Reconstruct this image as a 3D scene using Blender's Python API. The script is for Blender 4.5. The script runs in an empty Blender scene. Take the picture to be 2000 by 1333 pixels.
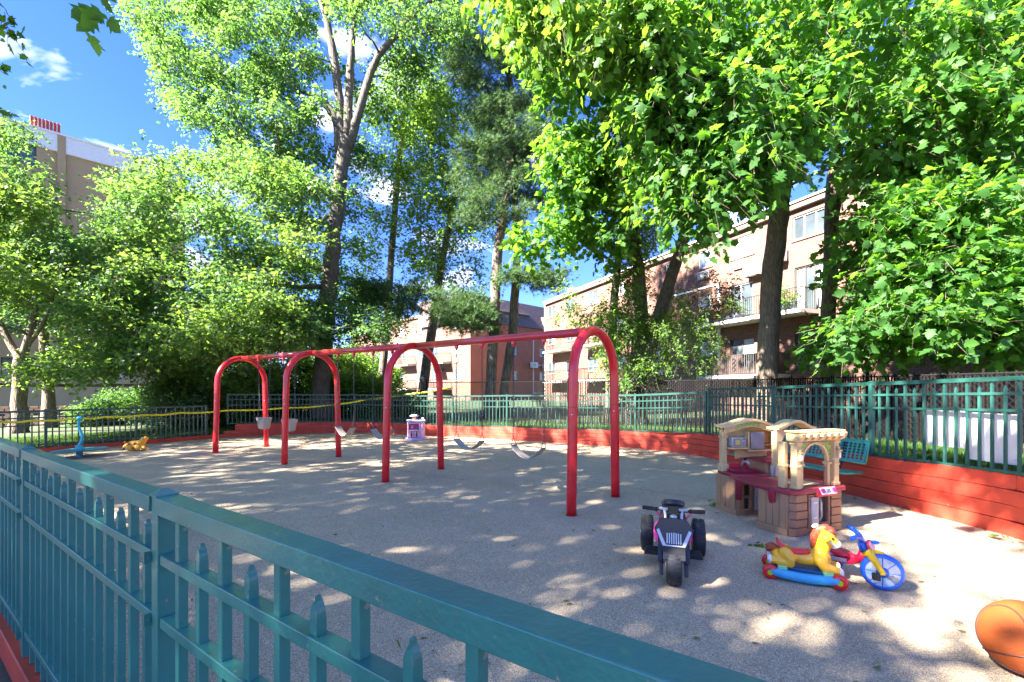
import bpy, bmesh, math, random
import numpy as np
from mathutils import Vector, Matrix, Euler

# ---------------------------------------------------------------- camera, sky, sun, exposure
SC = bpy.context.scene
COL = SC.collection
CAM_H = 1.6
cam_data = bpy.data.cameras.new('camera')
cam_data.sensor_width = 36.0
cam_data.lens = 16.0
cam_data.shift_y = 0.04625
cam_data.clip_start = 0.05
cam_data.clip_end = 2000.0
cam = bpy.data.objects.new('camera', cam_data)
COL.objects.link(cam)
cam.location = (0, 0, CAM_H)
cam.rotation_euler = (math.radians(90), 0, 0)
SC.camera = cam

SUN_AZ_DIR = Vector((-0.88, -0.475, 0)).normalized()     # horizontal direction towards the sun
SUN_EL = math.radians(39)
SUN_DIR = Vector((SUN_AZ_DIR.x * math.cos(SUN_EL), SUN_AZ_DIR.y * math.cos(SUN_EL), math.sin(SUN_EL)))
sun_data = bpy.data.lights.new('sun', 'SUN')
sun_data.energy = 5.0
sun_data.angle = math.radians(0.55)
sun_data.color = (1.0, 0.95, 0.88)
sun = bpy.data.objects.new('sun', sun_data)
COL.objects.link(sun)
sun.location = SUN_DIR * 60
sun.rotation_euler = (-SUN_DIR).to_track_quat('-Z', 'Y').to_euler()

world = bpy.data.worlds.new('World')
SC.world = world
world.use_nodes = True
wn, wl = world.node_tree.nodes, world.node_tree.links
wn.clear()
w_out = wn.new('ShaderNodeOutputWorld')
w_bg = wn.new('ShaderNodeBackground')
w_sky = wn.new('ShaderNodeTexSky')
w_sky.sky_type = 'NISHITA'
w_sky.sun_disc = False
w_sky.sun_elevation = SUN_EL
w_sky.sun_rotation = math.atan2(SUN_AZ_DIR.x, SUN_AZ_DIR.y)
w_sky.air_density = 1.0
w_sky.dust_density = 0.3
w_sky.ozone_density = 2.5
w_bg.inputs['Strength'].default_value = 0.066
# wispy clouds mixed into the sky, extra bright to fill shade with neutral light
w_tc = wn.new('ShaderNodeTexCoord')
w_map = wn.new('ShaderNodeMapping')
w_map.inputs['Scale'].default_value = (2.2, 2.2, 5.0)
w_map.inputs['Location'].default_value = (1.3, 2.2, 0.7)
w_noise = wn.new('ShaderNodeTexNoise')
w_noise.inputs['Scale'].default_value = 1.6
w_noise.inputs['Detail'].default_value = 6.0
w_noise.inputs['Roughness'].default_value = 0.55
w_noise.inputs['Distortion'].default_value = 0.4
w_ramp = wn.new('ShaderNodeValToRGB')
w_ramp.color_ramp.elements[0].position = 0.585
w_ramp.color_ramp.elements[0].color = (0, 0, 0, 1)
w_ramp.color_ramp.elements[1].position = 0.82
w_ramp.color_ramp.elements[1].color = (0.75, 0.75, 0.75, 1)
w_mix = wn.new('ShaderNodeMixRGB')
w_mix.inputs['Color2'].default_value = (13.0, 12.4, 11.6, 1)
w_hsv = wn.new('ShaderNodeHueSaturation')
w_hsv.inputs['Saturation'].default_value = 1.2
wl.new(w_tc.outputs['Generated'], w_map.inputs['Vector'])
wl.new(w_map.outputs['Vector'], w_noise.inputs['Vector'])
wl.new(w_noise.outputs['Fac'], w_ramp.inputs['Fac'])
wl.new(w_ramp.outputs['Color'], w_mix.inputs['Fac'])
wl.new(w_sky.outputs['Color'], w_hsv.inputs['Color'])
w_tint = wn.new('ShaderNodeMixRGB')
w_tint.blend_type = 'MULTIPLY'
w_tint.inputs['Fac'].default_value = 1.0
w_tint.inputs['Color2'].default_value = (0.36, 0.40, 0.70, 1)
wl.new(w_hsv.outputs['Color'], w_tint.inputs['Color1'])
wl.new(w_tint.outputs['Color'], w_mix.inputs['Color1'])
wl.new(w_mix.outputs['Color'], w_bg.inputs['Color'])
wl.new(w_bg.outputs['Background'], w_out.inputs['Surface'])

SC.view_settings.view_transform = 'Standard'
SC.view_settings.look = 'None'
SC.view_settings.exposure = 3.4
SC.view_settings.gamma = 1.0
SC.view_settings.use_curve_mapping = False
SC.render.engine = 'CYCLES'
SC.cycles.use_denoising = True
SC.cycles.max_bounces = 8
SC.cycles.diffuse_bounces = 4
SC.cycles.glossy_bounces = 3
SC.cycles.transmission_bounces = 5
SC.cycles.sample_clamp_indirect = 8.0
SC.cycles.caustics_reflective = False
SC.cycles.caustics_refractive = False

random.seed(7)
RNG = np.random.default_rng(11)
F = 889.0


def P(px, py, Y):
    """world point seen at photograph pixel (px,py) at distance Y"""
    return Vector(((px - 1000) / F * Y, Y, CAM_H - (py - 759) / F * Y))


def G(px, py, z=0.0):
    Y = F * (CAM_H - z) / (py - 759)
    return Vector(((px - 1000) / F * Y, Y, z))


# ---------------------------------------------------------------- materials
def new_mat(name):
    m = bpy.data.materials.new(name)
    m.use_nodes = True
    nt = m.node_tree
    nt.nodes.clear()
    out = nt.nodes.new('ShaderNodeOutputMaterial')
    b = nt.nodes.new('ShaderNodeBsdfPrincipled')
    nt.links.new(b.outputs['BSDF'], out.inputs['Surface'])
    return m, nt, b, out


def N(nt, kind, **kw):
    n = nt.nodes.new(kind)
    for k, v in kw.items():
        if k in n.inputs.keys():
            n.inputs[k].default_value = v
        else:
            setattr(n, k, v)
    return n


def ramp(nt, stops):
    r = nt.nodes.new('ShaderNodeValToRGB')
    el = r.color_ramp.elements
    while len(el) < len(stops):
        el.new(0.5)
    for e, (p, c) in zip(el, stops):
        e.position = p
        e.color = (c[0], c[1], c[2], 1)
    return r


def paint(name, col, rough=0.5, var=0.12, scale=6.0, bump=0.0, bscale=60.0, metal=0.0, dirt=0.0,
          dirt_col=(0.05, 0.045, 0.035), coat=0.0, spec=0.5, dscale=9.0, chips=None):
    """painted / plastic / metal surface: base colour with cloudy variation, optional dirt patches and fine relief"""
    m, nt, b, out = new_mat(name)
    tc = N(nt, 'ShaderNodeTexCoord')
    n1 = N(nt, 'ShaderNodeTexNoise', Scale=scale, Detail=5.0, Roughness=0.6)
    nt.links.new(tc.outputs['Object'], n1.inputs['Vector'])
    lo = [max(0, c * (1 - var)) for c in col]
    hi = [min(1, c * (1 + var)) for c in col]
    r = ramp(nt, [(0.3, lo), (0.7, hi)])
    nt.links.new(n1.outputs['Fac'], r.inputs['Fac'])
    src = r.outputs['Color']
    if dirt > 0:
        n2 = N(nt, 'ShaderNodeTexNoise', Scale=dscale, Detail=8.0, Roughness=0.7)
        nt.links.new(tc.outputs['Object'], n2.inputs['Vector'])
        r2 = ramp(nt, [(0.52, (0, 0, 0)), (0.72, (dirt, dirt, dirt))])
        nt.links.new(n2.outputs['Fac'], r2.inputs['Fac'])
        mx = N(nt, 'ShaderNodeMixRGB')
        mx.inputs['Color2'].default_value = (*dirt_col, 1)
        nt.links.new(r2.outputs['Color'], mx.inputs['Fac'])
        nt.links.new(src, mx.inputs['Color1'])
        src = mx.outputs['Color']
    if chips:
        n4 = N(nt, 'ShaderNodeTexNoise', Scale=chips[0], Detail=3.0, Roughness=0.55)
        nt.links.new(tc.outputs['Object'], n4.inputs['Vector'])
        r4 = ramp(nt, [(chips[1], (0, 0, 0)), (chips[1] + 0.025, (0.85, 0.85, 0.85))])
        nt.links.new(n4.outputs['Fac'], r4.inputs['Fac'])
        mx4 = N(nt, 'ShaderNodeMixRGB')
        mx4.inputs['Color2'].default_value = (*chips[2], 1)
        nt.links.new(r4.outputs['Color'], mx4.inputs['Fac'])
        nt.links.new(src, mx4.inputs['Color1'])
        src = mx4.outputs['Color']
    nt.links.new(src, b.inputs['Base Color'])
    b.inputs['Roughness'].default_value = rough
    b.inputs['Metallic'].default_value = metal
    b.inputs['Coat Weight'].default_value = coat
    b.inputs['Specular IOR Level'].default_value = spec
    if bump > 0:
        n3 = N(nt, 'ShaderNodeTexNoise', Scale=bscale, Detail=4.0)
        nt.links.new(tc.outputs['Object'], n3.inputs['Vector'])
        bp = N(nt, 'ShaderNodeBump', Strength=bump, Distance=0.01)
        nt.links.new(n3.outputs['Fac'], bp.inputs['Height'])
        nt.links.new(bp.outputs['Normal'], b.inputs['Normal'])
    return m


def leaf_mat(name, cols, trans, tw=0.45, rough=0.45, spec=0.4):
    m, nt, b, out = new_mat(name)
    geo = N(nt, 'ShaderNodeNewGeometry')
    r = ramp(nt, [(i / (len(cols) - 1) * 0.9 + 0.05, c) for i, c in enumerate(cols)])
    nt.links.new(geo.outputs['Random Per Island'], r.inputs['Fac'])
    nt.links.new(r.outputs['Color'], b.inputs['Base Color'])
    b.inputs['Roughness'].default_value = rough
    b.inputs['Specular IOR Level'].default_value = spec
    t = N(nt, 'ShaderNodeBsdfTranslucent')
    r2 = ramp(nt, [(0.1, [c * 0.75 for c in trans]), (0.9, [min(1, c * 1.25) for c in trans])])
    nt.links.new(geo.outputs['Random Per Island'], r2.inputs['Fac'])
    nt.links.new(r2.outputs['Color'], t.inputs['Color'])
    mx = N(nt, 'ShaderNodeMixShader', Fac=tw)
    nt.links.new(b.outputs['BSDF'], mx.inputs[1])
    nt.links.new(t.outputs['BSDF'], mx.inputs[2])
    nt.links.new(mx.outputs['Shader'], out.inputs['Surface'])
    return m


def bark_mat(name, c1, c2, sc=14.0):
    m, nt, b, out = new_mat(name)
    tc = N(nt, 'ShaderNodeTexCoord')
    mp = N(nt, 'ShaderNodeMapping')
    mp.inputs['Scale'].default_value = (1, 1, 0.16)
    nt.links.new(tc.outputs['Object'], mp.inputs['Vector'])
    v = N(nt, 'ShaderNodeTexVoronoi', Scale=sc)
    v.feature = 'DISTANCE_TO_EDGE'
    nt.links.new(mp.outputs['Vector'], v.inputs['Vector'])
    n1 = N(nt, 'ShaderNodeTexNoise', Scale=sc * 0.8, Detail=7.0, Roughness=0.7)
    nt.links.new(mp.outputs['Vector'], n1.inputs['Vector'])
    mul = N(nt, 'ShaderNodeMath', operation='MULTIPLY')
    r0 = ramp(nt, [(0.0, (0.35, 0.35, 0.35)), (0.22, (1, 1, 1))])
    nt.links.new(v.outputs['Distance'], r0.inputs['Fac'])
    nt.links.new(r0.outputs['Color'], mul.inputs[0])
    nt.links.new(n1.outputs['Fac'], mul.inputs[1])
    n2 = N(nt, 'ShaderNodeTexNoise', Scale=1.3, Detail=3.0)
    nt.links.new(tc.outputs['Object'], n2.inputs['Vector'])
    add = N(nt, 'ShaderNodeMath', operation='MULTIPLY_ADD')
    nt.links.new(n2.outputs['Fac'], add.inputs[0])
    add.inputs[1].default_value = 0.35
    nt.links.new(mul.outputs[0], add.inputs[2])
    r = ramp(nt, [(0.2, c1), (0.75, c2)])
    nt.links.new(add.outputs[0], r.inputs['Fac'])
    nt.links.new(r.outputs['Color'], b.inputs['Base Color'])
    b.inputs['Roughness'].default_value = 0.9
    bp = N(nt, 'ShaderNodeBump', Strength=0.9, Distance=0.03)
    nt.links.new(mul.outputs[0], bp.inputs['Height'])
    nt.links.new(bp.outputs['Normal'], b.inputs['Normal'])
    return m


def brick_mat(name, c1, c2, mortar, bw=0.21, bh=0.075):
    """brick pattern on a wall whose mesh carries a metric UV map"""
    m, nt, b, out = new_mat(name)
    uv = N(nt, 'ShaderNodeUVMap')
    br = N(nt, 'ShaderNodeTexBrick')
    br.inputs['Scale'].default_value = 1.0
    br.inputs['Brick Width'].default_value = bw
    br.inputs['Row Height'].default_value = bh
    br.inputs['Mortar Size'].default_value = 0.008
    br.inputs['Mortar Smooth'].default_value = 0.3
    br.inputs['Color1'].default_value = (*c1, 1)
    br.inputs['Color2'].default_value = (*c2, 1)
    br.inputs['Mortar'].default_value = (*mortar, 1)
    nt.links.new(uv.outputs['UV'], br.inputs['Vector'])
    n1 = N(nt, 'ShaderNodeTexNoise', Scale=0.7, Detail=6.0)
    nt.links.new(uv.outputs['UV'], n1.inputs['Vector'])
    hsv = N(nt, 'ShaderNodeHueSaturation')
    mr = N(nt, 'ShaderNodeMapRange')
    mr.inputs['To Min'].default_value = 0.75
    mr.inputs['To Max'].default_value = 1.25
    nt.links.new(n1.outputs['Fac'], mr.inputs['Value'])
    nt.links.new(mr.outputs['Result'], hsv.inputs['Value'])
    nt.links.new(br.outputs['Color'], hsv.inputs['Color'])
    nt.links.new(hsv.outputs['Color'], b.inputs['Base Color'])
    b.inputs['Roughness'].default_value = 0.85
    bp = N(nt, 'ShaderNodeBump', Strength=0.5, Distance=0.01)
    bp.invert = True
    nt.links.new(br.outputs['Fac'], bp.inputs['Height'])
    nt.links.new(bp.outputs['Normal'], b.inputs['Normal'])
    return m


def rubber_mat():
    """poured rubber-granule play surface: coloured grains close by, cloudy staining"""
    m, nt, b, out = new_mat('rubber_granule_surface')
    tc = N(nt, 'ShaderNodeTexCoord')
    v = N(nt, 'ShaderNodeTexVoronoi', Scale=230.0)
    nt.links.new(tc.outputs['Object'], v.inputs['Vector'])
    sep = N(nt, 'ShaderNodeSeparateColor')
    nt.links.new(v.outputs['Color'], sep.inputs['Color'])
    r = ramp(nt, [(0.0, (0.112, 0.092, 0.068)), (0.3, (0.28, 0.212, 0.134)), (0.55, (0.42, 0.318, 0.198)), (0.75, (0.362, 0.285, 0.188)),
                  (0.9, (0.480, 0.370, 0.255)), (1.0, (0.660, 0.570, 0.450))])
    nt.links.new(sep.outputs['Red'], r.inputs['Fac'])
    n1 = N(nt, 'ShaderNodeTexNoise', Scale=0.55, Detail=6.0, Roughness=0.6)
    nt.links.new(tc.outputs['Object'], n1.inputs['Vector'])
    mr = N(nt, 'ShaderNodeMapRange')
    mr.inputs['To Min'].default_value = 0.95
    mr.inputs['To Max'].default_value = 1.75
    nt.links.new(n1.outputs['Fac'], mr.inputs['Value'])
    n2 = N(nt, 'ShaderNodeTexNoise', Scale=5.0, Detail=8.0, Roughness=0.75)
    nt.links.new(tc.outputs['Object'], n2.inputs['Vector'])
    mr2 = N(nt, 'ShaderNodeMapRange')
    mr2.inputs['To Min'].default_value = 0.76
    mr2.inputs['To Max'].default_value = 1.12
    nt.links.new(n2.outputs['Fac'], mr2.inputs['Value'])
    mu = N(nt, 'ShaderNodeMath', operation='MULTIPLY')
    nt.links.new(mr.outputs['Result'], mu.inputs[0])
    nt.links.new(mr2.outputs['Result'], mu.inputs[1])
    hsv = N(nt, 'ShaderNodeHueSaturation')
    hsv.inputs['Saturation'].default_value = 1.0
    nt.links.new(mu.outputs[0], hsv.inputs['Value'])
    nt.links.new(r.outputs['Color'], hsv.inputs['Color'])
    nt.links.new(hsv.outputs['Color'], b.inputs['Base Color'])
    b.inputs['Roughness'].default_value = 0.85
    b.inputs['Specular IOR Level'].default_value = 0.3
    bp = N(nt, 'ShaderNodeBump', Strength=0.35, Distance=0.003)
    nt.links.new(v.outputs['Distance'], bp.inputs['Height'])
    nt.links.new(bp.outputs['Normal'], b.inputs['Normal'])
    return m


def ground_mat(name, cols, scale=3.0):
    m, nt, b, out = new_mat(name)
    tc = N(nt, 'ShaderNodeTexCoord')
    n1 = N(nt, 'ShaderNodeTexNoise', Scale=scale, Detail=9.0, Roughness=0.7)
    nt.links.new(tc.outputs['Object'], n1.inputs['Vector'])
    r = ramp(nt, [(0.3 + 0.4 * i / (len(cols) - 1), c) for i, c in enumerate(cols)])
    nt.links.new(n1.outputs['Fac'], r.inputs['Fac'])
    nt.links.new(r.outputs['Color'], b.inputs['Base Color'])
    b.inputs['Roughness'].default_value = 0.95
    bp = N(nt, 'ShaderNodeBump', Strength=0.6, Distance=0.03)
    nt.links.new(n1.outputs['Fac'], bp.inputs['Height'])
    nt.links.new(bp.outputs['Normal'], b.inputs['Normal'])
    return m


M = {}
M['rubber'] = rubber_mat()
M['soil'] = ground_mat('lawn_soil', [(0.03, 0.034, 0.014), (0.04, 0.058, 0.018), (0.055, 0.075, 0.024)])
M['dirt'] = ground_mat('bare_dirt', [(0.07, 0.055, 0.04), (0.12, 0.10, 0.07), (0.10, 0.12, 0.05)])
M['red_timber'] = paint('red_painted_timber', (0.50, 0.048, 0.022), rough=0.6, var=0.22, scale=3.0, bump=0.3, bscale=25, dirt=0.3,
                        dirt_col=(0.16, 0.025, 0.02), chips=(16.0, 0.70, (0.28, 0.13, 0.09)))
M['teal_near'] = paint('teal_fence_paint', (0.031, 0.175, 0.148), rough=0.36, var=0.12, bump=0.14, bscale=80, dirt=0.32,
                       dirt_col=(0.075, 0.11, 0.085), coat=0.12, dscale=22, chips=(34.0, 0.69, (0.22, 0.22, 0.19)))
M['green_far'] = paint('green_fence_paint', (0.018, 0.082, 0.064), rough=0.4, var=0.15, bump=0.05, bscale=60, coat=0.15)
M['back_green'] = paint('darkened_green_fence_paint', (0.010, 0.048, 0.036), rough=0.45, var=0.15)  # darker copy of the far-fence green, offsetting sunlight on the back fence
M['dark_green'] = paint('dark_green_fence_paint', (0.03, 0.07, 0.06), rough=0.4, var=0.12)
M['swing_red'] = paint('red_swing_paint', (0.74, 0.010, 0.018), rough=0.3, var=0.14, bump=0.05, bscale=30, coat=0.3, dirt=0.25, dirt_col=(0.4, 0.02, 0.025), dscale=5)
M['beam_red'] = paint('faded_red_beam_paint', (0.58, 0.035, 0.04), rough=0.32, var=0.18, scale=3, bump=0.05, coat=0.25, dirt=0.3, dirt_col=(0.4, 0.12, 0.11))
M['steel'] = paint('galvanised_steel', (0.42, 0.42, 0.43), rough=0.35, metal=0.9, var=0.15)
M['chain_steel'] = paint('weathered_chain_steel', (0.06, 0.06, 0.064), rough=0.5, metal=0.2, var=0.2)
M['belt'] = paint('pale_belt_rubber', (0.40, 0.33, 0.26), rough=0.55, var=0.15, scale=12, dirt=0.3, dirt_col=(0.3, 0.22, 0.16))
M['bucket'] = paint('cream_bucket_plastic', (0.52, 0.40, 0.30), rough=0.5, var=0.1, dirt=0.25, dirt_col=(0.4, 0.25, 0.17))
M['grey_patch'] = paint('grey_label_plate', (0.20, 0.23, 0.25), rough=0.5)
M['bark_grey'] = bark_mat('grey_furrowed_bark', (0.042, 0.035, 0.028), (0.155, 0.125, 0.097))
M['bark_brown'] = bark_mat('brown_smooth_bark', (0.07, 0.05, 0.035), (0.25, 0.19, 0.135), 22)
M['bark_pine'] = bark_mat('pine_bark', (0.05, 0.035, 0.03), (0.21, 0.165, 0.13), 10)
M['leaf_maple'] = leaf_mat('leaf_maple', [(0.026, 0.08, 0.016), (0.044, 0.125, 0.022), (0.066, 0.165, 0.03)], (0.19, 0.42, 0.026), 0.5, 0.55, 0.3)
M['leaf_oak'] = leaf_mat('leaf_oak', [(0.032, 0.085, 0.03), (0.05, 0.125, 0.04), (0.075, 0.16, 0.052)], (0.19, 0.38, 0.055), 0.46, 0.5, 0.3)
M['leaf_yellow'] = leaf_mat('leaf_yellow', [(0.045, 0.105, 0.022), (0.072, 0.15, 0.03), (0.11, 0.18, 0.045)], (0.26, 0.43, 0.05), 0.47, 0.5, 0.3)
M['leaf_bright'] = leaf_mat('leaf_bright', [(0.036, 0.1, 0.016), (0.062, 0.145, 0.022), (0.09, 0.175, 0.032)], (0.25, 0.45, 0.035), 0.5, 0.5, 0.3)
M['leaf_vine'] = leaf_mat('leaf_vine', [(0.035, 0.1, 0.016), (0.065, 0.15, 0.02), (0.1, 0.18, 0.03)], (0.28, 0.46, 0.035), 0.44, 0.5, 0.3)
M['leaf_copper'] = leaf_mat('coppery_leaf', [(0.10, 0.05, 0.02), (0.16, 0.08, 0.03), (0.08, 0.10, 0.02)], (0.3, 0.2, 0.05), 0.4, 0.45, 0.3)
M['leaf_shrub'] = leaf_mat('leaf_shrub', [(0.05, 0.11, 0.03), (0.09, 0.17, 0.05), (0.22, 0.29, 0.15)], (0.2, 0.38, 0.05), 0.36, 0.45, 0.4)
M['needle'] = leaf_mat('needle', [(0.03, 0.075, 0.032), (0.05, 0.11, 0.042), (0.085, 0.15, 0.052)], (0.14, 0.26, 0.05), 0.34, 0.55, 0.3)
M['grass'] = leaf_mat('grass', [(0.02, 0.055, 0.01), (0.036, 0.085, 0.014), (0.06, 0.11, 0.022)], (0.12, 0.23, 0.025), 0.4, 0.5, 0.3)
M['white_board'] = paint('white_board', (0.72, 0.72, 0.72), rough=0.45, var=0.05, dirt=0.15, dirt_col=(0.5, 0.47, 0.42))
M['tape'] = paint('yellow_tape', (0.75, 0.62, 0.02), rough=0.3, var=0.1)


# ---------------------------------------------------------------- mesh building
class MB:
    def __init__(self):
        self.v, self.f, self.m = [], [], []
        self.uv = None

    def add(self, verts, faces, mi=0):
        o = len(self.v)
        self.v.extend([tuple(p) for p in verts])
        for f in faces:
            self.f.append(tuple(i + o for i in f))
            self.m.append(mi)
        return self

    def box(self, c, s, rz=0.0, mat=None, mi=0):
        x, y, z = s[0] / 2, s[1] / 2, s[2] / 2
        pts = [Vector(p) for p in ((-x, -y, -z), (x, -y, -z), (x, y, -z), (-x, y, -z), (-x, -y, z), (x, -y, z), (x, y, z), (-x, y, z))]
        R = mat if mat is not None else Matrix.Rotation(rz, 3, 'Z')
        c = Vector(c)
        pts = [R @ p + c for p in pts]
        return self.add(pts, [(0, 3, 2, 1), (4, 5, 6, 7), (0, 1, 5, 4), (1, 2, 6, 5), (2, 3, 7, 6), (3, 0, 4, 7)], mi)

    def box2(self, x0, x1, y0, y1, z0, z1, mi=0):
        return self.box(((x0 + x1) / 2, (y0 + y1) / 2, (z0 + z1) / 2), (x1 - x0, y1 - y0, z1 - z0), mi=mi)

    def bar(self, a, b, w, h, mi=0, up=(0, 0, 1)):
        """box from a to b, w wide (sideways), h high"""
        a, b = Vector(a), Vector(b)
        d = b - a
        L = d.length
        if L < 1e-6:
            return self
        d.normalize()
        u = Vector(up)
        s = d.cross(u)
        if s.length < 1e-4:
            s = d.cross(Vector((1, 0, 0)))
        s.normalize()
        u = s.cross(d)
        R = Matrix((s, d, u)).transposed()
        return self.box((a + b) / 2, (w, L, h), mat=R, mi=mi)

    def prism(self, poly, z0, z1, T=None, mi=0):
        """polygon in xy extruded z0..z1, then transformed by T"""
        n = len(poly)
        pts = [Vector((p[0], p[1], z0)) for p in poly] + [Vector((p[0], p[1], z1)) for p in poly]
        area = sum(poly[i][0] * poly[(i + 1) % n][1] - poly[(i + 1) % n][0] * poly[i][1] for i in range(n))
        idx = list(range(n))
        fs = [tuple(reversed(idx)), tuple(i + n for i in idx)] + [(i, (i + 1) % n, (i + 1) % n + n, i + n) for i in range(n)]
        if area < 0:
            fs = [tuple(reversed(f)) for f in fs]
        if T is not None:
            pts = [T @ p for p in pts]
        return self.add(pts, fs, mi)

    def tube(self, pts, rad, n=10, cap=True, mi=0, jitter=0.0, flare=None):
        pts = [Vector(p) for p in pts]
        k = len(pts)
        if not hasattr(rad, '__len__'):
            rad = [rad] * k
        ref = None
        vs, fs = [], []
        for i, p in enumerate(pts):
            t = (pts[min(i + 1, k - 1)] - pts[max(i - 1, 0)])
            if t.length < 1e-9:
                t = Vector((0, 0, 1))
            t.normalize()
            if ref is None:
                ref = t.orthogonal().normalized()
            ref = (ref - t * ref.dot(t))
            if ref.length < 1e-6:
                ref = t.orthogonal()
            ref.normalize()
            b = t.cross(ref)
            for j in range(n):
                a = 2 * math.pi * j / n
                r = rad[i] * (1 + (random.uniform(-jitter, jitter) if jitter else 0))
                vs.append(p + (ref * math.cos(a) + b * math.sin(a)) * r)
        for i in range(k - 1):
            for j in range(n):
                fs.append((i * n + j, i * n + (j + 1) % n, (i + 1) * n + (j + 1) % n, (i + 1) * n + j))
        if cap:
            fs.append(tuple(reversed(range(n))))
            fs.append(tuple((k - 1) * n + j for j in range(n)))
        return self.add(vs, fs, mi)

    def lathe(self, prof, n=24, T=None, mi=0, cap=True):
        """profile [(r,z)] turned around z"""
        vs, fs = [], []
        for r, z in prof:
            for j in range(n):
                a = 2 * math.pi * j / n
                vs.append(Vector((r * math.cos(a), r * math.sin(a), z)))
        k = len(prof)
        for i in range(k - 1):
            for j in range(n):
                fs.append((i * n + j, i * n + (j + 1) % n, (i + 1) * n + (j + 1) % n, (i + 1) * n + j))
        if cap:
            fs.append(tuple(reversed(range(n))))
            fs.append(tuple((k - 1) * n + j for j in range(n)))
        if T is not None:
            vs = [T @ v for v in vs]
        return self.add(vs, fs, mi)

    def torus(self, R, r, n=28, k=12, T=None, mi=0, sx=1.0):
        vs, fs = [], []
        for i in range(n):
            a = 2 * math.pi * i / n
            for j in range(k):
                b = 2 * math.pi * j / k
                vs.append(Vector(((R + r * math.cos(b)) * math.cos(a), (R + r * math.cos(b)) * math.sin(a), r * sx * math.sin(b))))
        for i in range(n):
            for j in range(k):
                fs.append((i * k + j, ((i + 1) % n) * k + j, ((i + 1) % n) * k + (j + 1) % k, i * k + (j + 1) % k))
        if T is not None:
            vs = [T @ v for v in vs]
        return self.add(vs, fs, mi)

    def ball(self, c, r, n=16, k=10, R=None, mi=0):
        r = (r, r, r) if not hasattr(r, '__len__') else r
        vs, fs = [], []
        for i in range(k + 1):
            th = math.pi * i / k
            for j in range(n):
                a = 2 * math.pi * j / n
                vs.append(Vector((r[0] * math.sin(th) * math.cos(a), r[1] * math.sin(th) * math.sin(a), r[2] * math.cos(th))))
        for i in range(k):
            for j in range(n):
                fs.append((i * n + j, (i + 1) * n + j, (i + 1) * n + (j + 1) % n, i * n + (j + 1) % n))
        c = Vector(c)
        vs = [(R @ v if R is not None else v) + c for v in vs]
        return self.add(vs, fs, mi)

    def mesh(self, name, mats, smooth=False, angle=None):
        me = bpy.data.meshes.new(name)
        me.from_pydata(self.v, [], self.f)
        if not isinstance(mats, (list, tuple)):
            mats = [mats]
        for m in mats:
            me.materials.append(m)
        if len(mats) > 1:
            me.polygons.foreach_set('material_index', self.m)
        me.validate()
        if smooth or angle is not None:
            me.polygons.foreach_set('use_smooth', [True] * len(me.polygons))
            if angle is not None:
                me.set_sharp_from_angle(angle=math.radians(angle))
        me.update()
        return me


def link(name, me, parent=None, loc=None, rot=None, world=False):
    o = bpy.data.objects.new(name, me)
    COL.objects.link(o)
    if loc is not None:
        o.location = loc
    if rot is not None:
        o.rotation_euler = rot
    if parent is not None:
        o.parent = parent
        if world:
            o.matrix_parent_inverse = wmat(parent).inverted()
    return o


def wmat(o):
    m = Matrix.LocRotScale(o.location, o.rotation_euler.to_quaternion(), o.scale)
    if o.parent:
        return wmat(o.parent) @ o.matrix_parent_inverse @ m
    return m


def obj(name, mb, mats, parent=None, world=False, smooth=False, angle=None, bevel=0.0, seg=2, loc=None, rot=None):
    me = mb.mesh(name, mats, smooth=smooth or bevel > 0, angle=angle if angle is not None else (35 if bevel > 0 else None))
    o = link(name, me, parent, loc, rot, world)
    if bevel > 0:
        b = o.modifiers.new('bevel', 'BEVEL')
        b.width = bevel
        b.segments = seg
        b.limit_method = 'ANGLE'
        b.angle_limit = math.radians(38)
        b.harden_normals = False
    return o


def tag(o, label=None, cat=None, group=None, kind=None):
    if label:
        o['label'] = label
    if cat:
        o['category'] = cat
    if group:
        o['group'] = group
    if kind:
        o['kind'] = kind
    return o


def thing(name, label, cat, loc=(0, 0, 0), rz=0.0, group=None):
    o = bpy.data.objects.new(name, None)
    o.empty_display_size = 0.2
    COL.objects.link(o)
    o.location = loc
    o.rotation_euler = (0, 0, rz)
    return tag(o, label, cat, group)


def copy_tree(o, parent=None):
    c = o.copy()
    COL.objects.link(c)
    if parent is not None:
        c.parent = parent
        c.matrix_parent_inverse = o.matrix_parent_inverse.copy()
    for ch in list(o.children):
        copy_tree(ch, c)
    return c


def fast_mesh(name, verts, faces, mat):
    """numpy arrays -> mesh; faces (n,k) all of one size"""
    me = bpy.data.meshes.new(name)
    nv, (nf, k) = len(verts), faces.shape
    me.vertices.add(nv)
    me.vertices.foreach_set('co', np.ascontiguousarray(verts, dtype=np.float32).ravel())
    me.loops.add(nf * k)
    me.loops.foreach_set('vertex_index', np.ascontiguousarray(faces, dtype=np.int32).ravel())
    me.polygons.add(nf)
    me.polygons.foreach_set('loop_start', np.arange(0, nf * k, k, dtype=np.int32))
    me.materials.append(mat)
    me.update(calc_edges=True)
    return me


def polyline(pts):
    pts = [Vector(p) for p in pts]
    cum = [0.0]
    for a, b in zip(pts, pts[1:]):
        cum.append(cum[-1] + (b - a).length)
    return pts, cum


def at_s(pl, s):
    pts, cum = pl
    s = max(0.0, min(cum[-1], s))
    for i in range(len(pts) - 1):
        if s <= cum[i + 1] or i == len(pts) - 2:
            t = (s - cum[i]) / max(1e-9, cum[i + 1] - cum[i])
            return pts[i].lerp(pts[i + 1], t), (pts[i + 1] - pts[i]).normalized()


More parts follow.
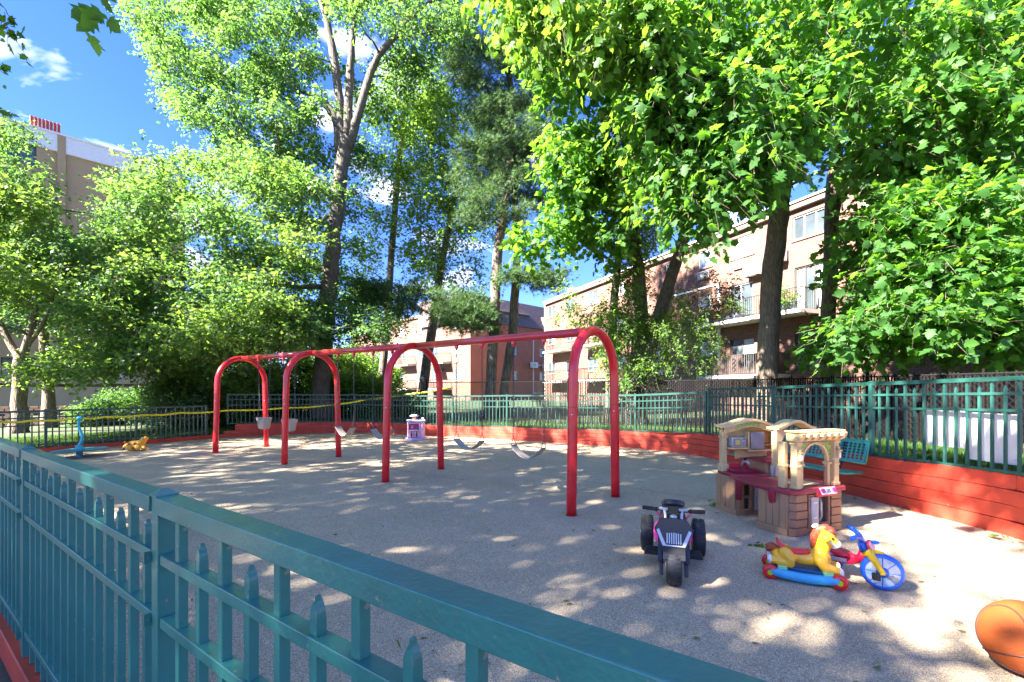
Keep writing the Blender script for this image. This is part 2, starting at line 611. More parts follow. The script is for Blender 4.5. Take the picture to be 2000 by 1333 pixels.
def smooth_path(pts, step=0.5):
    """Catmull-Rom through xy points, resampled"""
    P_ = [Vector((p[0], p[1], 0)) for p in pts]
    P_ = [P_[0] * 2 - P_[1]] + P_ + [P_[-1] * 2 - P_[-2]]
    out = []
    for i in range(1, len(P_) - 2):
        p0, p1, p2, p3 = P_[i - 1:i + 3]
        n = max(2, int((p2 - p1).length / step))
        for k in range(n):
            t = k / n
            out.append(0.5 * ((2 * p1) + (p2 - p0) * t + (2 * p0 - 5 * p1 + 4 * p2 - p3) * t * t + (3 * p1 - p0 - 3 * p2 + p3) * t ** 3))
    out.append(P_[-2])
    return out
# ---------------------------------------------------------------- the setting: ground, play surface, timber wall
main_pts = smooth_path([(-9.6, 14.6), (-7.95, 15.7), (-7.0, 16.2), (-5.8, 16.45), (-4.4, 16.05), (-2.06, 15.05), (0.93, 13.6), (2.9, 12.45), (4.15, 11.3),
                        (4.66, 10.1)], 0.45) + [Vector(p) for p in ((5.085, 6.87, 0), (5.40, 4.87, 0), (5.22, 3.7, 0), (4.5, 1.7, 0), (3.2, -0.4, 0))]
curb_pts = smooth_path([(-14.4, 6.4), (-13.0, 9.0), (-11.6, 11.38), (-10.5, 13.05), (-9.86, 14.1), (-9.6, 14.6)], 0.5)
PLM = polyline(main_pts)
PLC = polyline(curb_pts)


def wall_h(p):
    """height of the red wall: lowest at the back, rising to the right front"""
    pts = [(-9.6, 14.6, .42), (-7.0, 16.2, .40), (-4.4, 16.05, .37), (-2.06, 15.05, .36), (.93, 13.6, .40), (2.9, 12.45, .44), (4.66, 10.1, .53), (5.085, 6.87, .62),
           (5.4, 4.87, .67), (4.5, 1.7, .70)]
    d = [1 / ((p.x - a) ** 2 + (p.y - b) ** 2 + .05) ** 1.5 for a, b, _ in pts]
    return sum(w * c for w, (_, _, c) in zip(d, pts)) / sum(d)


def outward(t):
    return Vector((-t.y, t.x, 0))      # path runs left -> back -> right, outside is on its left


# base ground to the horizon
g = MB().add([(-900, -300, -.07), (900, -300, -.07), (900, 1500, -.07), (-900, 1500, -.07)], [(0, 1, 2, 3)])
tag(obj('ground', g, M['dirt']), kind='structure')
# play surface
NEAR_E = Vector((-0.816, 0.578, 0)).normalized()
NEAR_N = Vector((0.578, 0.816, 0)).normalized()
NEAR_A = Vector((-1.0, 1.3366, 0))
outline = [NEAR_A + NEAR_E * 6.5 + NEAR_N * 0.0, NEAR_A - NEAR_E * 4.5]
poly = [Vector((-14.4, 6.4, 0))] + curb_pts[1:-1] + main_pts + [NEAR_A - NEAR_E * 4.3, NEAR_A + NEAR_E * 9.5]
pm = MB().add([(p.x, p.y, 0) for p in poly], [tuple(reversed(range(len(poly))))])
me = pm.mesh('playground_surface', M['rubber'])
bm = bmesh.new()
bm.from_mesh(me)
bmesh.ops.triangulate(bm, faces=bm.faces[:])
bm.normal_update()
for f in bm.faces:
    if f.normal.z < 0:
        f.normal_flip()
bm.to_mesh(me)
bm.free()
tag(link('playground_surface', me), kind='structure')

# lawn strip rising behind the wall and curb
lm = MB()
full = curb_pts[:-1] + main_pts
rows = []
offs = (0.13, 0.6, 2.0, 6.0, 14.0, 34.0, 80.0)
for i, p in enumerate(full):
    t = (full[min(i + 1, len(full) - 1)] - full[max(i - 1, 0)]).normalized()
    n = outward(t)
    h = (wall_h(p) if i >= len(curb_pts) - 1 + 3 else 0.14) - 0.06
    for o_ in offs:
        q = p + n * o_
        lm.v.append((q.x, q.y, h + 0.015 * math.sin(q.x * 1.3 + q.y) * min(1, o_)))
k = len(offs)
for i in range(len(full) - 1):
    for j in range(k - 1):
        lm.f.append((i * k + j, (i + 1) * k + j, (i + 1) * k + j + 1, i * k + j + 1))
        lm.m.append(0)
lm_me = lm.mesh('lawn', M['soil'], smooth=True)
bm = bmesh.new()
bm.from_mesh(lm_me)
for f in bm.faces:
    f.normal_update()
    if f.normal.z < 0:
        f.normal_flip()
bm.to_mesh(lm_me)
bm.free()
tag(link('lawn', lm_me), kind='structure')


def ribbon(pl, s0, s1, z0, z1, th, inset=0.0, step=0.5):
    """piece of wall following the path between arc lengths, z0/z1 are functions of the point"""
    n = max(1, int(math.ceil((s1 - s0) / step)))
    mb = MB()
    for i in range(n + 1):
        s = s0 + (s1 - s0) * i / n
        p, t = at_s(pl, s)
        # averaged direction keeps the piece even round the bend
        _, ta = at_s(pl, s - 0.15)
        _, tb = at_s(pl, s + 0.15)
        t = (ta + tb).normalized()
        o_ = outward(t)
        a, b = p + o_ * inset, p + o_ * th
        for q, z in ((a, z0(p)), (b, z0(p)), (b, z1(p)), (a, z1(p))):
            mb.v.append((q.x, q.y, z))
    for i in range(n):
        b0, b1 = i * 4, i * 4 + 4
        for j in range(4):
            mb.f.append((b0 + j, b0 + (j + 1) % 4, b1 + (j + 1) % 4, b1 + j))
            mb.m.append(0)
    mb.f.append((3, 2, 1, 0))
    mb.f.append((n * 4, n * 4 + 1, n * 4 + 2, n * 4 + 3))
    mb.m += [0, 0]
    return mb


def fix_normals(o):
    bm = bmesh.new()
    bm.from_mesh(o.data)
    bmesh.ops.recalc_face_normals(bm, faces=bm.faces[:])
    bm.to_mesh(o.data)
    bm.free()


wall = thing('timber_wall', 'low red painted timber retaining wall curving round the back and right of the playground', 'wall', (0, 15, 0))
LM = PLM[1][-1]
rw = random.Random(5)
for k in range(4):
    s = (0.05, 0.3, 0.62, 0.62)[k]
    first = True
    while s < LM - 0.05:
        L = rw.uniform(2.1, 2.7) if not first else rw.uniform(0.9, 2.4)
        e = min(LM, s + L)
        if LM - e < 0.5:
            e = LM
        prot = rw.uniform(-0.004, 0.004)
        dz = rw.uniform(-0.003, 0.002)
        z0 = (lambda p, k=k: wall_h(p) * k / 4 + (0.003 if k else -0.05))
        z1 = (lambda p, k=k, dz=dz: wall_h(p) * (k + 1) / 4 - 0.001 + dz)
        mb = ribbon(PLM, s + 0.002, e - 0.002, z0, z1, 0.15, prot, 0.4)
        o = obj('timber', mb, M['red_timber'], wall, world=True, bevel=0.0035, seg=1)
        fix_normals(o)
        s = e
        first = False
curb = thing('timber_curb', 'low single course red timber curb along the left edge of the playground', 'curb', (-12, 10, 0))
s = 0.0
while s < PLC[1][-1] - 0.05:
    e = min(PLC[1][-1], s + 2.4)
    o = obj('timber', ribbon(PLC, s + 0.004, e - 0.004, lambda p: -0.05, lambda p: 0.115, 0.15), M['red_timber'], curb, world=True, bevel=0.006, seg=1)
    fix_normals(o)
    s = e
ncurb = thing('timber_curb', 'red timber curb under the near teal fence at the lower left', 'curb', tuple(NEAR_A))
for i in range(5):
    a = NEAR_A + NEAR_E * (-4 + i * 2.5)
    b = NEAR_A + NEAR_E * (-4 + (i + 1) * 2.5 - 0.008)
    obj('timber', MB().bar(a + Vector((0, 0, 0.03)) + NEAR_N * 0.02, b + Vector((0, 0, 0.03)) + NEAR_N * 0.02, 0.14, 0.16), M['red_timber'], ncurb, world=True, bevel=0.006, seg=1)


# ---------------------------------------------------------------- picket fences
def picket_mesh(h, spear, mat, w=0.025):
    mb = MB()
    if not spear:
        mb.box2(-w / 2, w / 2, -w / 2, w / 2, 0, h)
    else:
        T = Matrix(((1, 0, 0, 0), (0, 0, -1, 0), (0, 1, 0, 0), (0, 0, 0, 1)))
        a = w / 2
        mb.prism([(-a, 0), (a, 0), (a, h - 0.052), (a * .99, h - 0.043), (a * .90, h - 0.033), (a * .70, h - 0.024), (a * .44, h - 0.017), (a * .32, h - 0.011), (a * .26, h - 0.003), (a * .1, h), (-a * .1, h), (-a * .26, h - 0.003),
                  (-a * .32, h - 0.011), (-a * .44, h - 0.017), (-a * .70, h - 0.024), (-a * .90, h - 0.033), (-a * .99, h - 0.043), (-a, h - 0.052)], -a * .92, a * .92, T)
        for i, v in enumerate(mb.v):      # pinch the spear front to back too
            if v[2] > h - 0.05:
                f = 0.95 if v[2] < h - 0.03 else (0.75 if v[2] < h - .015 else .45)
                mb.v[i] = (v[0], v[1] * f, v[2])
    return mb.mesh('picket', mat)


def fence(name, label, pts_posts, z_base, z_top, mat, post_w=0.054, npk=15, pick_w=0.025, bottom_rail=0.13, bevel=0.0, base_extra=0.0, skip_first_post=False):
    """pts_posts: post positions; z_base/z_top: heights at each post"""
    t = thing(name, label, 'fence', (pts_posts[0].x, pts_posts[0].y, z_base[0]))
    H = z_top[0] - z_base[0]
    tall = picket_mesh(H - 0.045, False, mat, pick_w)
    short = picket_mesh(H - 0.095, True, mat, pick_w)
    pm_ = MB().box2(-post_w / 2, post_w / 2, -post_w / 2, post_w / 2, -base_extra, H - 0.002).mesh('post', mat)
    c = MB()
    a = post_w / 2 + 0.005
    c.add([(-a, -a, 0), (a, -a, 0), (a, a, 0), (-a, a, 0), (-a, -a, .006), (a, -a, .006), (a, a, .006), (-a, a, .006), (-a * .3, -a * .3, .02), (a * .3, -a * .3, .02),
           (a * .3, a * .3, .02), (-a * .3, a * .3, .02)],
          [(3, 2, 1, 0), (0, 1, 5, 4), (1, 2, 6, 5), (2, 3, 7, 6), (3, 0, 4, 7), (4, 5, 9, 8), (5, 6, 10, 9), (6, 7, 11, 10), (7, 4, 8, 11), (8, 9, 10, 11)])
    cm = c.mesh('post_cap', mat)

    def place(nm, me, p, z, rz, par=t):
        o = link(nm, me, par, world=False)
        o.location = Vector((p.x, p.y, z)) - t.location
        o.rotation_euler = (0, 0, rz)
        if bevel > 0:
            b = o.modifiers.new('bevel', 'BEVEL')
            b.width = bevel
            b.segments = 2
            b.limit_method = 'ANGLE'
        return o
    n = len(pts_posts)
    for i, p in enumerate(pts_posts):
        d = (pts_posts[min(i + 1, n - 1)] - pts_posts[max(i - 1, 0)])
        rz = math.atan2(d.y, d.x)
        po = place('post', pm_, p, z_base[i], rz)
        ca = link('post_cap', cm, po)
        ca.location = (0, 0, H - 0.0015)
    for i in range(n - 1):
        a, b = pts_posts[i], pts_posts[i + 1]
        d = (b - a).normalized()
        rz = math.atan2(d.y, d.x)
        a2, b2 = a + d * (post_w / 2 + 0.002), b - d * (post_w / 2 + 0.002)
        z0a, z0b = z_base[i], z_base[i + 1]
        off = t.location

        def rail(nm, za, w, h):
            mb = MB().bar(Vector((a2.x, a2.y, z0a + za)), Vector((b2.x, b2.y, z0b + za)), w, h)
            o = obj(nm, mb, mat, t, world=True, bevel=bevel)
            return o
        rail('top_rail', H - 0.0245, 0.062, 0.049)
        rail('rail', H - 0.186, 0.038, 0.03)
        rail('rail', H - 0.372, 0.038, 0.03)
        if bottom_rail:
            rail('rail', bottom_rail, 0.038, 0.03)
        L = (b - a).length
        for q in range(1, npk):
            f = q / npk
            p = a.lerp(b, f)
            z = z0a + (z0b - z0a) * f
            place('picket', short if q % 2 else tall, p, z + 0.0, rz)
    return t


# near fence, right in front of the camera
posts = [NEAR_A + NEAR_E * (0.059 + 2.036 * i) for i in (-1, 0, 1, 2, 3)]
fence('picket_fence', 'teal painted metal picket fence with flat top rail, nearest of the fences', posts, [0.13 - .0185 * i for i in (-1, 0, 1, 2, 3)], [1.28 - .0185 * i for i in (-1, 0, 1, 2, 3)], M['teal_near'], base_extra=0.1, post_w=0.048,
      bevel=0.0025)
near_f = [o_ for o_ in COL.objects if o_.name == 'picket_fence'][0]
for i, p in zip((-1, 0, 1, 2, 3), posts):
    for dz in (0.186, 0.372, 1.04):
        zz = 1.28 - .0185 * i - dz
        a_ = p - NEAR_N * 0.03 + NEAR_E * 0.02 + Vector((0, 0, zz))
        bm_ = MB()
        bm_.tube([a_, a_ + NEAR_E * 0.018], 0.0055, 6)
        bm_.tube([a_ + NEAR_E * 0.018, a_ + NEAR_E * 0.024], 0.009, 6)
        bm_.box(p - NEAR_N * 0.021 + NEAR_E * 0.029 + Vector((0, 0, zz)), (0.006, 0.04, 0.034), rz=math.atan2(NEAR_E.y, NEAR_E.x))
        tag(obj('rail_bracket', bm_, M['teal_near'], near_f, world=True), kind='stuff')
# left low fence behind the curb
pc = []
plc_o = polyline([p + outward((PLC[0][min(i + 1, len(PLC[0]) - 1)] - PLC[0][max(i - 1, 0)]).normalized()) * 0.08 for i, p in enumerate(PLC[0])])
Lc = plc_o[1][-1]
nseg = 5
for i in range(nseg + 1):
    p, t_ = at_s(plc_o, Lc - 0.15 - (nseg - i) * 1.83)
    pc.append(p)
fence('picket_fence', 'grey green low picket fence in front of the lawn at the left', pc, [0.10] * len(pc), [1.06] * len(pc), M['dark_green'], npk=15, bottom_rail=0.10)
# tall fence on the back part of the wall, and the sunny one on the right
plm_o = polyline([p + outward((PLM[0][min(i + 1, len(PLM[0]) - 1)] - PLM[0][max(i - 1, 0)]).normalized()) * 0.075 for i, p in enumerate(PLM[0])])


def s_of_px(pl, px, lo, hi):
    best = None
    s = lo
    while s < hi:
        p, _ = at_s(pl, s)
        e = abs(1000 + F * p.x / p.y - px)
        if best is None or e < best[0]:
            best = (e, s)
        s += 0.01
    return best[1]


sR = s_of_px(plm_o, 1688, 18, 26)
sL = s_of_px(plm_o, 445, 0.2, 3)
sM = s_of_px(plm_o, 1378, 12, 24)
nb = round((sM - sL) / 2.0)
back_posts = [at_s(plm_o, sL + (sM - sL) * i / nb)[0] for i in range(nb + 1)]
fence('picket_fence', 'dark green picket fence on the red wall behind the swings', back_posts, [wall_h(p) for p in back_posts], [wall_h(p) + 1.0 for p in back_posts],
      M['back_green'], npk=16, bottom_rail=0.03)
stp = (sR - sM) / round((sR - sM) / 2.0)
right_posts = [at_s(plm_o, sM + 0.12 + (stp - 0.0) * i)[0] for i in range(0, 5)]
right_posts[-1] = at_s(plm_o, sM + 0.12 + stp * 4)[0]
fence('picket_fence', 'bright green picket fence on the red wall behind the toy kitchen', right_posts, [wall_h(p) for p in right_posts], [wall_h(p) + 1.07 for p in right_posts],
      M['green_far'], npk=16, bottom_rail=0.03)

# two white boards tied to the right fence
def on_fence(px, off):
    s_ = s_of_px(plm_o, px, sM, LM)
    p, t_ = at_s(plm_o, s_)
    return p + outward(t_) * off, t_


def board(px0, px1, py0, py1, label):
    a, t_ = on_fence(px0, 0.03)
    b, _ = on_fence(px1, 0.03)
    za = CAM_H - (py0 - 759) / F * a.y
    zb = CAM_H - (py1 - 759) / F * a.y
    mb = MB().bar(Vector((a.x, a.y, (za + zb) / 2)), Vector((b.x, b.y, (za + zb) / 2)), 0.006, abs(za - zb))
    t = thing('white_board', label, 'board', (a.x, a.y, zb))
    obj('panel', mb, M['white_board'], t, world=True)
    for q in (a.lerp(b, .02), a.lerp(b, .98)):
        for z in (za - .06, zb + .06):
            obj('cable_tie', MB().tube([Vector((q.x, q.y, z)) - outward(t_) * .05, Vector((q.x, q.y, z)) + outward(t_) * .012], 0.004, 6), M['grey_patch'], t, world=True)


board(1804, 1882, 800, 868, 'plain white board tied to the right fence, the shorter of the two')
board(1890, 1986, 806, 897, 'plain white board tied to the right fence, the longer hanging lower')

# chain-link fence with dark privacy slats behind the picket fences
slat_mat = paint('dark_privacy_slat', (0.010, 0.008, 0.007), rough=0.8, spec=0.08, var=0.6, scale=2.0)
wire_mat = paint('black_fence_wire', (0.012, 0.012, 0.012), rough=0.8, spec=0.1)
cl = thing('slatted_chain_link_fence', 'dark chain link fence filled with brown privacy slats behind the green fences', 'fence', (0, 16, 0.3))
cpath = []
for i, p in enumerate(main_pts):
    t_ = (main_pts[min(i + 1, len(main_pts) - 1)] - main_pts[max(i - 1, 0)]).normalized()
    q = p + outward(t_) * 2.6
    if q.y > 3.5 and q.x > -3.6:
        cpath.append(q)
PLK = polyline(cpath)
LK = PLK[1][-1]
sm = MB()
s = 0.0
rs = random.Random(3)
while s < LK:
    p, t_ = at_s(PLK, s)
    if rs.random() > 0.12 and p.x > 0.9:
        sm.box((p.x, p.y, 1.03 + rs.uniform(-.03, .03)), (0.032, 0.006, 1.66 + rs.uniform(-.06, .07)), rz=math.atan2(t_.y, t_.x) + rs.uniform(-.25, .25))
    s += 0.062
tag(obj('slats', sm, slat_mat, cl, world=True), kind='stuff')
wm = MB()
for fam in (1, -1):
    s = -1.7
    while s < LK:
        a0 = max(0.0, min(LK, s if fam > 0 else s + 1.66))
        b0 = max(0.0, min(LK, s + 1.66 if fam > 0 else s))
        if abs(a0 - b0) > 0.1:
            a, ta = at_s(PLK, a0)
            b, tb = at_s(PLK, b0)
            wm.bar(a - outward(ta) * .012 + Vector((0, 0, .2 + 1.66 * abs(a0 - s - (0 if fam > 0 else 1.66)) / 1.66)),
                   b - outward(tb) * .012 + Vector((0, 0, .2 + 1.66 * abs(b0 - s - (0 if fam > 0 else 1.66)) / 1.66)), 0.006, 0.006)
        s += 0.11
tag(obj('wire_mesh', wm, wire_mat, cl, world=True), kind='stuff')
pmk = MB().tube([(0, 0, -.3), (0, 0, 1.65)], 0.03, 8).mesh('post', wire_mat)
s = 0.0
while s < LK:
    p, _ = at_s(PLK, s)
    o = link('post', pmk, cl)
    o.location = Vector((p.x, p.y, 0.3)) - cl.location + Vector((0, 0.03, 0))
    s += 3.0
obj('top_wire', MB().tube([at_s(PLK, LK * i / 40)[0] + Vector((0, 0, 1.84)) for i in range(41)], 0.015, 6), wire_mat, cl, world=True)


# ---------------------------------------------------------------- buildings
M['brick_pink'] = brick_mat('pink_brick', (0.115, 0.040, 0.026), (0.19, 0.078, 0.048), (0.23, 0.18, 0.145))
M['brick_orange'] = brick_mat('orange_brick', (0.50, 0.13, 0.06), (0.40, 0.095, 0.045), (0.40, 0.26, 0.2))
M['tan_wall'] = paint('tan_stucco', (0.38, 0.265, 0.145), rough=0.9, var=0.08, scale=0.6, bump=0.2, bscale=30)
M['beige_wall'] = paint('beige_band', (0.50, 0.38, 0.22), rough=0.85, var=0.1, scale=0.8)
M['concrete'] = paint('pale_concrete', (0.46, 0.44, 0.40), rough=0.85, var=0.15, scale=2.0, bump=0.2, dirt=0.3, dirt_col=(0.25, 0.23, 0.2))
M['white_trim'] = paint('white_trim', (0.72, 0.71, 0.68), rough=0.6, var=0.06)
M['slate'] = paint('brown_slate', (0.13, 0.09, 0.085), rough=0.75, var=0.3, scale=3.0, bump=0.4, bscale=12)
M['fascia'] = paint('brown_fascia', (0.22, 0.15, 0.11), rough=0.7, var=0.1)
M['frame'] = paint('dark_window_frame', (0.06, 0.05, 0.045), rough=0.5)
M['frame_w'] = paint('aluminium_frame', (0.45, 0.45, 0.45), rough=0.4, metal=0.3)
M['glass'] = paint('window_glass', (0.06, 0.075, 0.085), rough=0.06, var=0.4, scale=0.7, spec=0.9)
M['glass_blind'] = paint('blinds_behind_glass', (0.42, 0.43, 0.42), rough=0.25, var=0.15, scale=1.5, spec=0.8)
M['iron'] = paint('black_iron', (0.02, 0.02, 0.022), rough=0.45)
M['brown_rail'] = paint('brown_railing', (0.06, 0.04, 0.032), rough=0.6, var=0.2)
M['ac_white'] = paint('air_conditioner_white', (0.68, 0.68, 0.66), rough=0.5, var=0.05, dirt=0.15)
M['louver'] = paint('louvre_metal', (0.42, 0.38, 0.34), rough=0.6)
M['pot'] = paint('plant_pot', (0.10, 0.11, 0.15), rough=0.6, var=0.3, scale=1.0)


class Facade:
    def __init__(s, bld, origin, u, n):
        s.b, s.o, s.u, s.n = bld, Vector(origin), Vector(u).normalized(), Vector(n).normalized()
        s.holes = []
        s.R = Matrix((s.u, -s.n, Vector((0, 0, 1)))).transposed()      # local x along, y inward, z up

    def w(s, a, z, out=0.0):
        return s.o + s.u * a + s.n * out + Vector((0, 0, z))

    def bx(s, mb, a0, a1, z0, z1, o0, o1, mi=0):
        """box between along a0..a1, height z0..z1, outward o0..o1"""
        return mb.box(s.w((a0 + a1) / 2, (z0 + z1) / 2, (o0 + o1) / 2), (a1 - a0, o1 - o0, z1 - z0), mat=s.R, mi=mi)

    def wall(s, a0, a1, z0, z1, mat, name='wall', depth=0.14):
        xs = sorted(set([a0, a1] + [min(max(h[k], a0), a1) for h in s.holes for k in (0, 1)]))
        zs = sorted(set([z0, z1] + [h[k] for h in s.holes for k in (2, 3) if z0 < h[k] < z1]))
        vs, fs, uv = [], [], []

        def quad(ps, us):
            i = len(vs)
            vs.extend([tuple(p) for p in ps])
            fs.append((i, i + 1, i + 2, i + 3))
            uv.extend(us)
        for i in range(len(xs) - 1):
            for j in range(len(zs) - 1):
                ca, cz = (xs[i] + xs[i + 1]) / 2, (zs[j] + zs[j + 1]) / 2
                if any(h[0] < ca < h[1] and h[2] < cz < h[3] for h in s.holes):
                    continue
                quad([s.w(xs[i], zs[j]), s.w(xs[i + 1], zs[j]), s.w(xs[i + 1], zs[j + 1]), s.w(xs[i], zs[j + 1])],
                     [(xs[i], zs[j]), (xs[i + 1], zs[j]), (xs[i + 1], zs[j + 1]), (xs[i], zs[j + 1])])
        for h in s.holes:
            A, B, C, D = h[:4]
            for (p, q) in (((A, C), (B, C)), ((B, C), (B, D)), ((B, D), (A, D)), ((A, D), (A, C))):
                quad([s.w(*p), s.w(*q), s.w(*q, -depth), s.w(*p, -depth)], [p, q, (q[0] + .1, q[1] + .1), (p[0] + .1, p[1] + .1)])
        me = bpy.data.meshes.new(name)
        me.from_pydata(vs, [], fs)
        me.materials.append(mat)
        l = me.uv_layers.new(name='UVMap')
        l.data.foreach_set('uv', [c for q in uv for c in q])
        me.update()
        o = link(name, me, s.b, world=True)
        return o

    def window(s, a0, a1, z0, z1, panes=2, frame='frame_w', glass='glass', sill=True, depth=0.12, bars=False):
        s.holes.append((a0, a1, z0, z1))
        fm = MB()
        t = 0.06
        s.bx(fm, a0, a0 + t, z0, z1, -depth, -depth + .07)
        s.bx(fm, a1 - t, a1, z0, z1, -depth, -depth + .07)
        s.bx(fm, a0 + t, a1 - t, z0, z0 + t, -depth, -depth + .07)
        s.bx(fm, a0 + t, a1 - t, z1 - t, z1, -depth, -depth + .07)
        for k in range(1, panes):
            x = a0 + (a1 - a0) * k / panes
            s.bx(fm, x - t / 2, x + t / 2, z0 + t, z1 - t, -depth, -depth + .06)
        f = obj('window', fm, M[frame], s.b, world=True)
        for k in range(panes):
            x0 = a0 + (a1 - a0) * k / panes
            x1 = a0 + (a1 - a0) * (k + 1) / panes
            pm_ = MB()
            s.bx(pm_, x0 + t / 2, x1 - t / 2, z0 + t, z1 - t, -depth - .02, -depth + .01 + .012 * (k % 2))
            obj('pane', pm_, M[glass if k % 2 == 0 or glass == 'glass' else random.choice(['glass', 'glass_blind'])], f, world=True)
        if sill:
            sl = MB()
            s.bx(sl, a0 - .06, a1 + .06, z0 - .07, z0 - .003, -depth, .06)
            obj('sill', sl, M['fascia'], f, world=True)
        return f

    def ac_sleeve(s, a0, a1, z0, z1):
        mb = MB()
        s.bx(mb, a0, a1, z0, z1, .003, .10)
        o = obj('air_conditioner_sleeve', mb, M['louver'], s.b, world=True)
        lv = MB()
        for k in range(5):
            z = z0 + .05 + (z1 - z0 - .1) * k / 4
            s.bx(lv, a0 + .04, a1 - .04, z - .012, z + .022, .10, .125)
        obj('louvre', lv, M['frame_w'], o, world=True)

    def condenser(s, a0, a1, z0, z1):
        mb = MB()
        s.bx(mb, a0, a1, z0, z1, .12, .45)
        o = obj('air_conditioner', mb, M['ac_white'], s.b, world=True)
        T = Matrix.Translation(s.w(a0 + (a1 - a0) * .4, (z0 + z1) / 2, .455)) @ s.R.to_4x4() @ Matrix.Rotation(math.pi / 2, 4, 'X')
        g_ = MB()
        for r in (.07, .13, .19):
            g_.torus(r, .009, 20, 5, T)
        obj('fan_grille', g_, M['grey_patch'], o, world=True)
        br = MB()
        for x in (a0 + .1, a1 - .1):
            s.bx(br, x - .02, x + .02, z0 - .05, z0 - .003, 0.0, .45)
        obj('bracket', br, M['iron'], o, world=True)

    def balcony(s, a0, a1, z, out=1.25, rail='iron', h=1.0, gap=.13, solid=False):
        mb = MB()
        s.bx(mb, a0, a1, z - .17, z, .004, out)
        sl = obj('balcony', mb, M['concrete'], s.b, world=True)
        r = MB()
        s.bx(r, a0 + .03, a1 - .03, z + h - .04, z + h, out - .07, out - .03)
        s.bx(r, a0 + .03, a1 - .03, z + .07, z + .10, out - .07, out - .03)
        s.bx(r, a0 + .03, a0 + .07, z + h - .04, z + h, 0.02, out - .07)
        s.bx(r, a1 - .07, a1 - .03, z + h - .04, z + h, 0.02, out - .07)
        obj('railing', r, M[rail], sl, world=True)
        bw = .018 if not solid else gap * .8
        b = MB()
        x = a0 + .05
        while x < a1 - .03:
            s.bx(b, x - bw / 2, x + bw / 2, z + .02, z + h - .04, out - .065, out - .045)
            x += gap
        y = .1
        while y < out - .1:
            for x in (a0 + .05, a1 - .05):
                s.bx(b, x - .01, x + .01, z + .02, z + h - .04, y - bw / 2, y + bw / 2)
            y += gap
        tag(obj('balusters', b, M[rail], sl, world=True), kind='stuff')
        return sl


def plant_pot(p, w, h, label, leafn=0):
    t = thing('potted_plant', label, 'plant', tuple(p))
    obj('pot', MB().lathe([(w * .35, 0), (w * .5, h), (w * .55, h), (w * .55, h + .03), (w * .46, h + .03), (w * .44, h - .02)], 12), M['pot'], t, smooth=False)
    return t


# right-hand brick apartment house
rb = thing('apartment_building', 'long pink brick apartment house with balconies behind the trees at the right', 'building', (12.3, 22.8, 0))
u = Vector((-.375, .927, 0)).normalized()
n = Vector((-.927, -.375, 0)).normalized()
fr = Facade(rb, (12.32, 22.8, 0), u, n)


def af(px):
    k_ = (px - 1000) / F
    return (12.32 - 22.8 * k_) / (.375 + .927 * k_)


def win(px0, px1, z0, z1, **kw):
    a0, a1 = sorted((af(px0), af(px1)))
    return fr.window(a0, a1, z0, z1, **kw)


win(1548, 1616, 8.42, 9.5, panes=3, glass='glass')
win(1428, 1472, 8.45, 9.5, panes=2, glass='glass_blind')
win(1364, 1391, 8.5, 9.5, panes=2, glass='glass_blind')
win(1300, 1318, 8.5, 9.5, panes=2)
win(1363, 1391, 5.75, 7.0, panes=2, glass='glass_blind')
win(1424, 1470, 5.12, 7.05, panes=2, glass='glass', frame='frame_w', sill=False)
win(1552, 1612, 5.12, 7.15, panes=3, glass='glass_blind', frame='frame', sill=False)
win(1426, 1473, 2.35, 4.2, panes=2, glass='glass_blind', frame='frame', sill=False)
win(1364, 1393, 3.0, 4.25, panes=2, glass='glass_blind')
win(1279, 1297, 3.0, 4.25, panes=2, glass='glass_blind')
win(1279, 1297, 5.75, 7.0, panes=2, glass='glass_blind')
win(1552, 1612, 2.35, 4.2, panes=2, glass='glass_blind', frame='frame', sill=False)
for a_ in (11.0, 14.6, 18.4, 22.0):
    for z_ in (3.0, 5.8, 8.45):
        fr.window(a_, a_ + 1.5, z_, z_ + 1.1, panes=2, glass=random.choice(['glass', 'glass_blind']))
for a_ in (-6.2, -9.2, -11.4):
    for z_ in (3.0, 5.8, 8.45):
        fr.window(a_, a_ + 1.4, z_, z_ + 1.15, panes=2, glass=random.choice(['glass', 'glass_blind']))
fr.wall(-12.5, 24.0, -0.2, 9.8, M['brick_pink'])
for px0, px1, z0, z1 in ((1434, 1456, 7.85, 8.3), (1364, 1387, 7.85, 8.3), (1368, 1386, 2.4, 2.8), (1282, 1297, 2.45, 2.8), (1280, 1296, 5.2, 5.6)):
    a0, a1 = sorted((af(px0), af(px1)))
    fr.ac_sleeve(a0, a1, z0, z1)
fr.condenser(*sorted((af(1464), af(1492))), 7.25, 7.85)
fr.condenser(*sorted((af(1527), af(1541))), 7.55, 8.15)
fr.balcony(*sorted((af(1600), af(1392))), 5.06, 1.2, 'iron', .95, .12)
fr.balcony(*sorted((af(1545), af(1392))), 2.27, 1.2, 'brown_rail', 1.0, .12, solid=True)
fr.balcony(11.6, 16.0, 5.06, 1.1, 'iron', .95, .16)
fr.balcony(11.6, 16.0, 2.27, 1.1, 'iron', .95, .16)
fr.balcony(18.6, 22.4, 5.06, 1.1, 'brown_rail', .95, .16)
fr.balcony(18.6, 22.4, 2.27, 1.1, 'brown_rail', .95, .16)
mb = MB()
fr.bx(mb, -12.5, 24.0, 9.803, 10.05, -.25, .22)
obj('roof_fascia', mb, M['fascia'], rb, world=True)
mb = MB()
fr.bx(mb, -12.6, 24.1, 10.053, 10.13, -6, .30)
obj('roof', mb, M['white_trim'], rb, world=True)
mb = MB()
fr.bx(mb, 24.003, 24.3, -.2, 10.0, -9, 0.0)
fr.bx(mb, -12.9, -12.503, -.2, 9.8, -9, 0.0)
obj('side_wall', mb, M['brick_pink'], rb, world=True)
mb = MB()
fr.bx(mb, 20.0, 21.0, 10.133, 10.9, -1.6, -.8)
obj('chimney', mb, M['fascia'], rb, world=True)
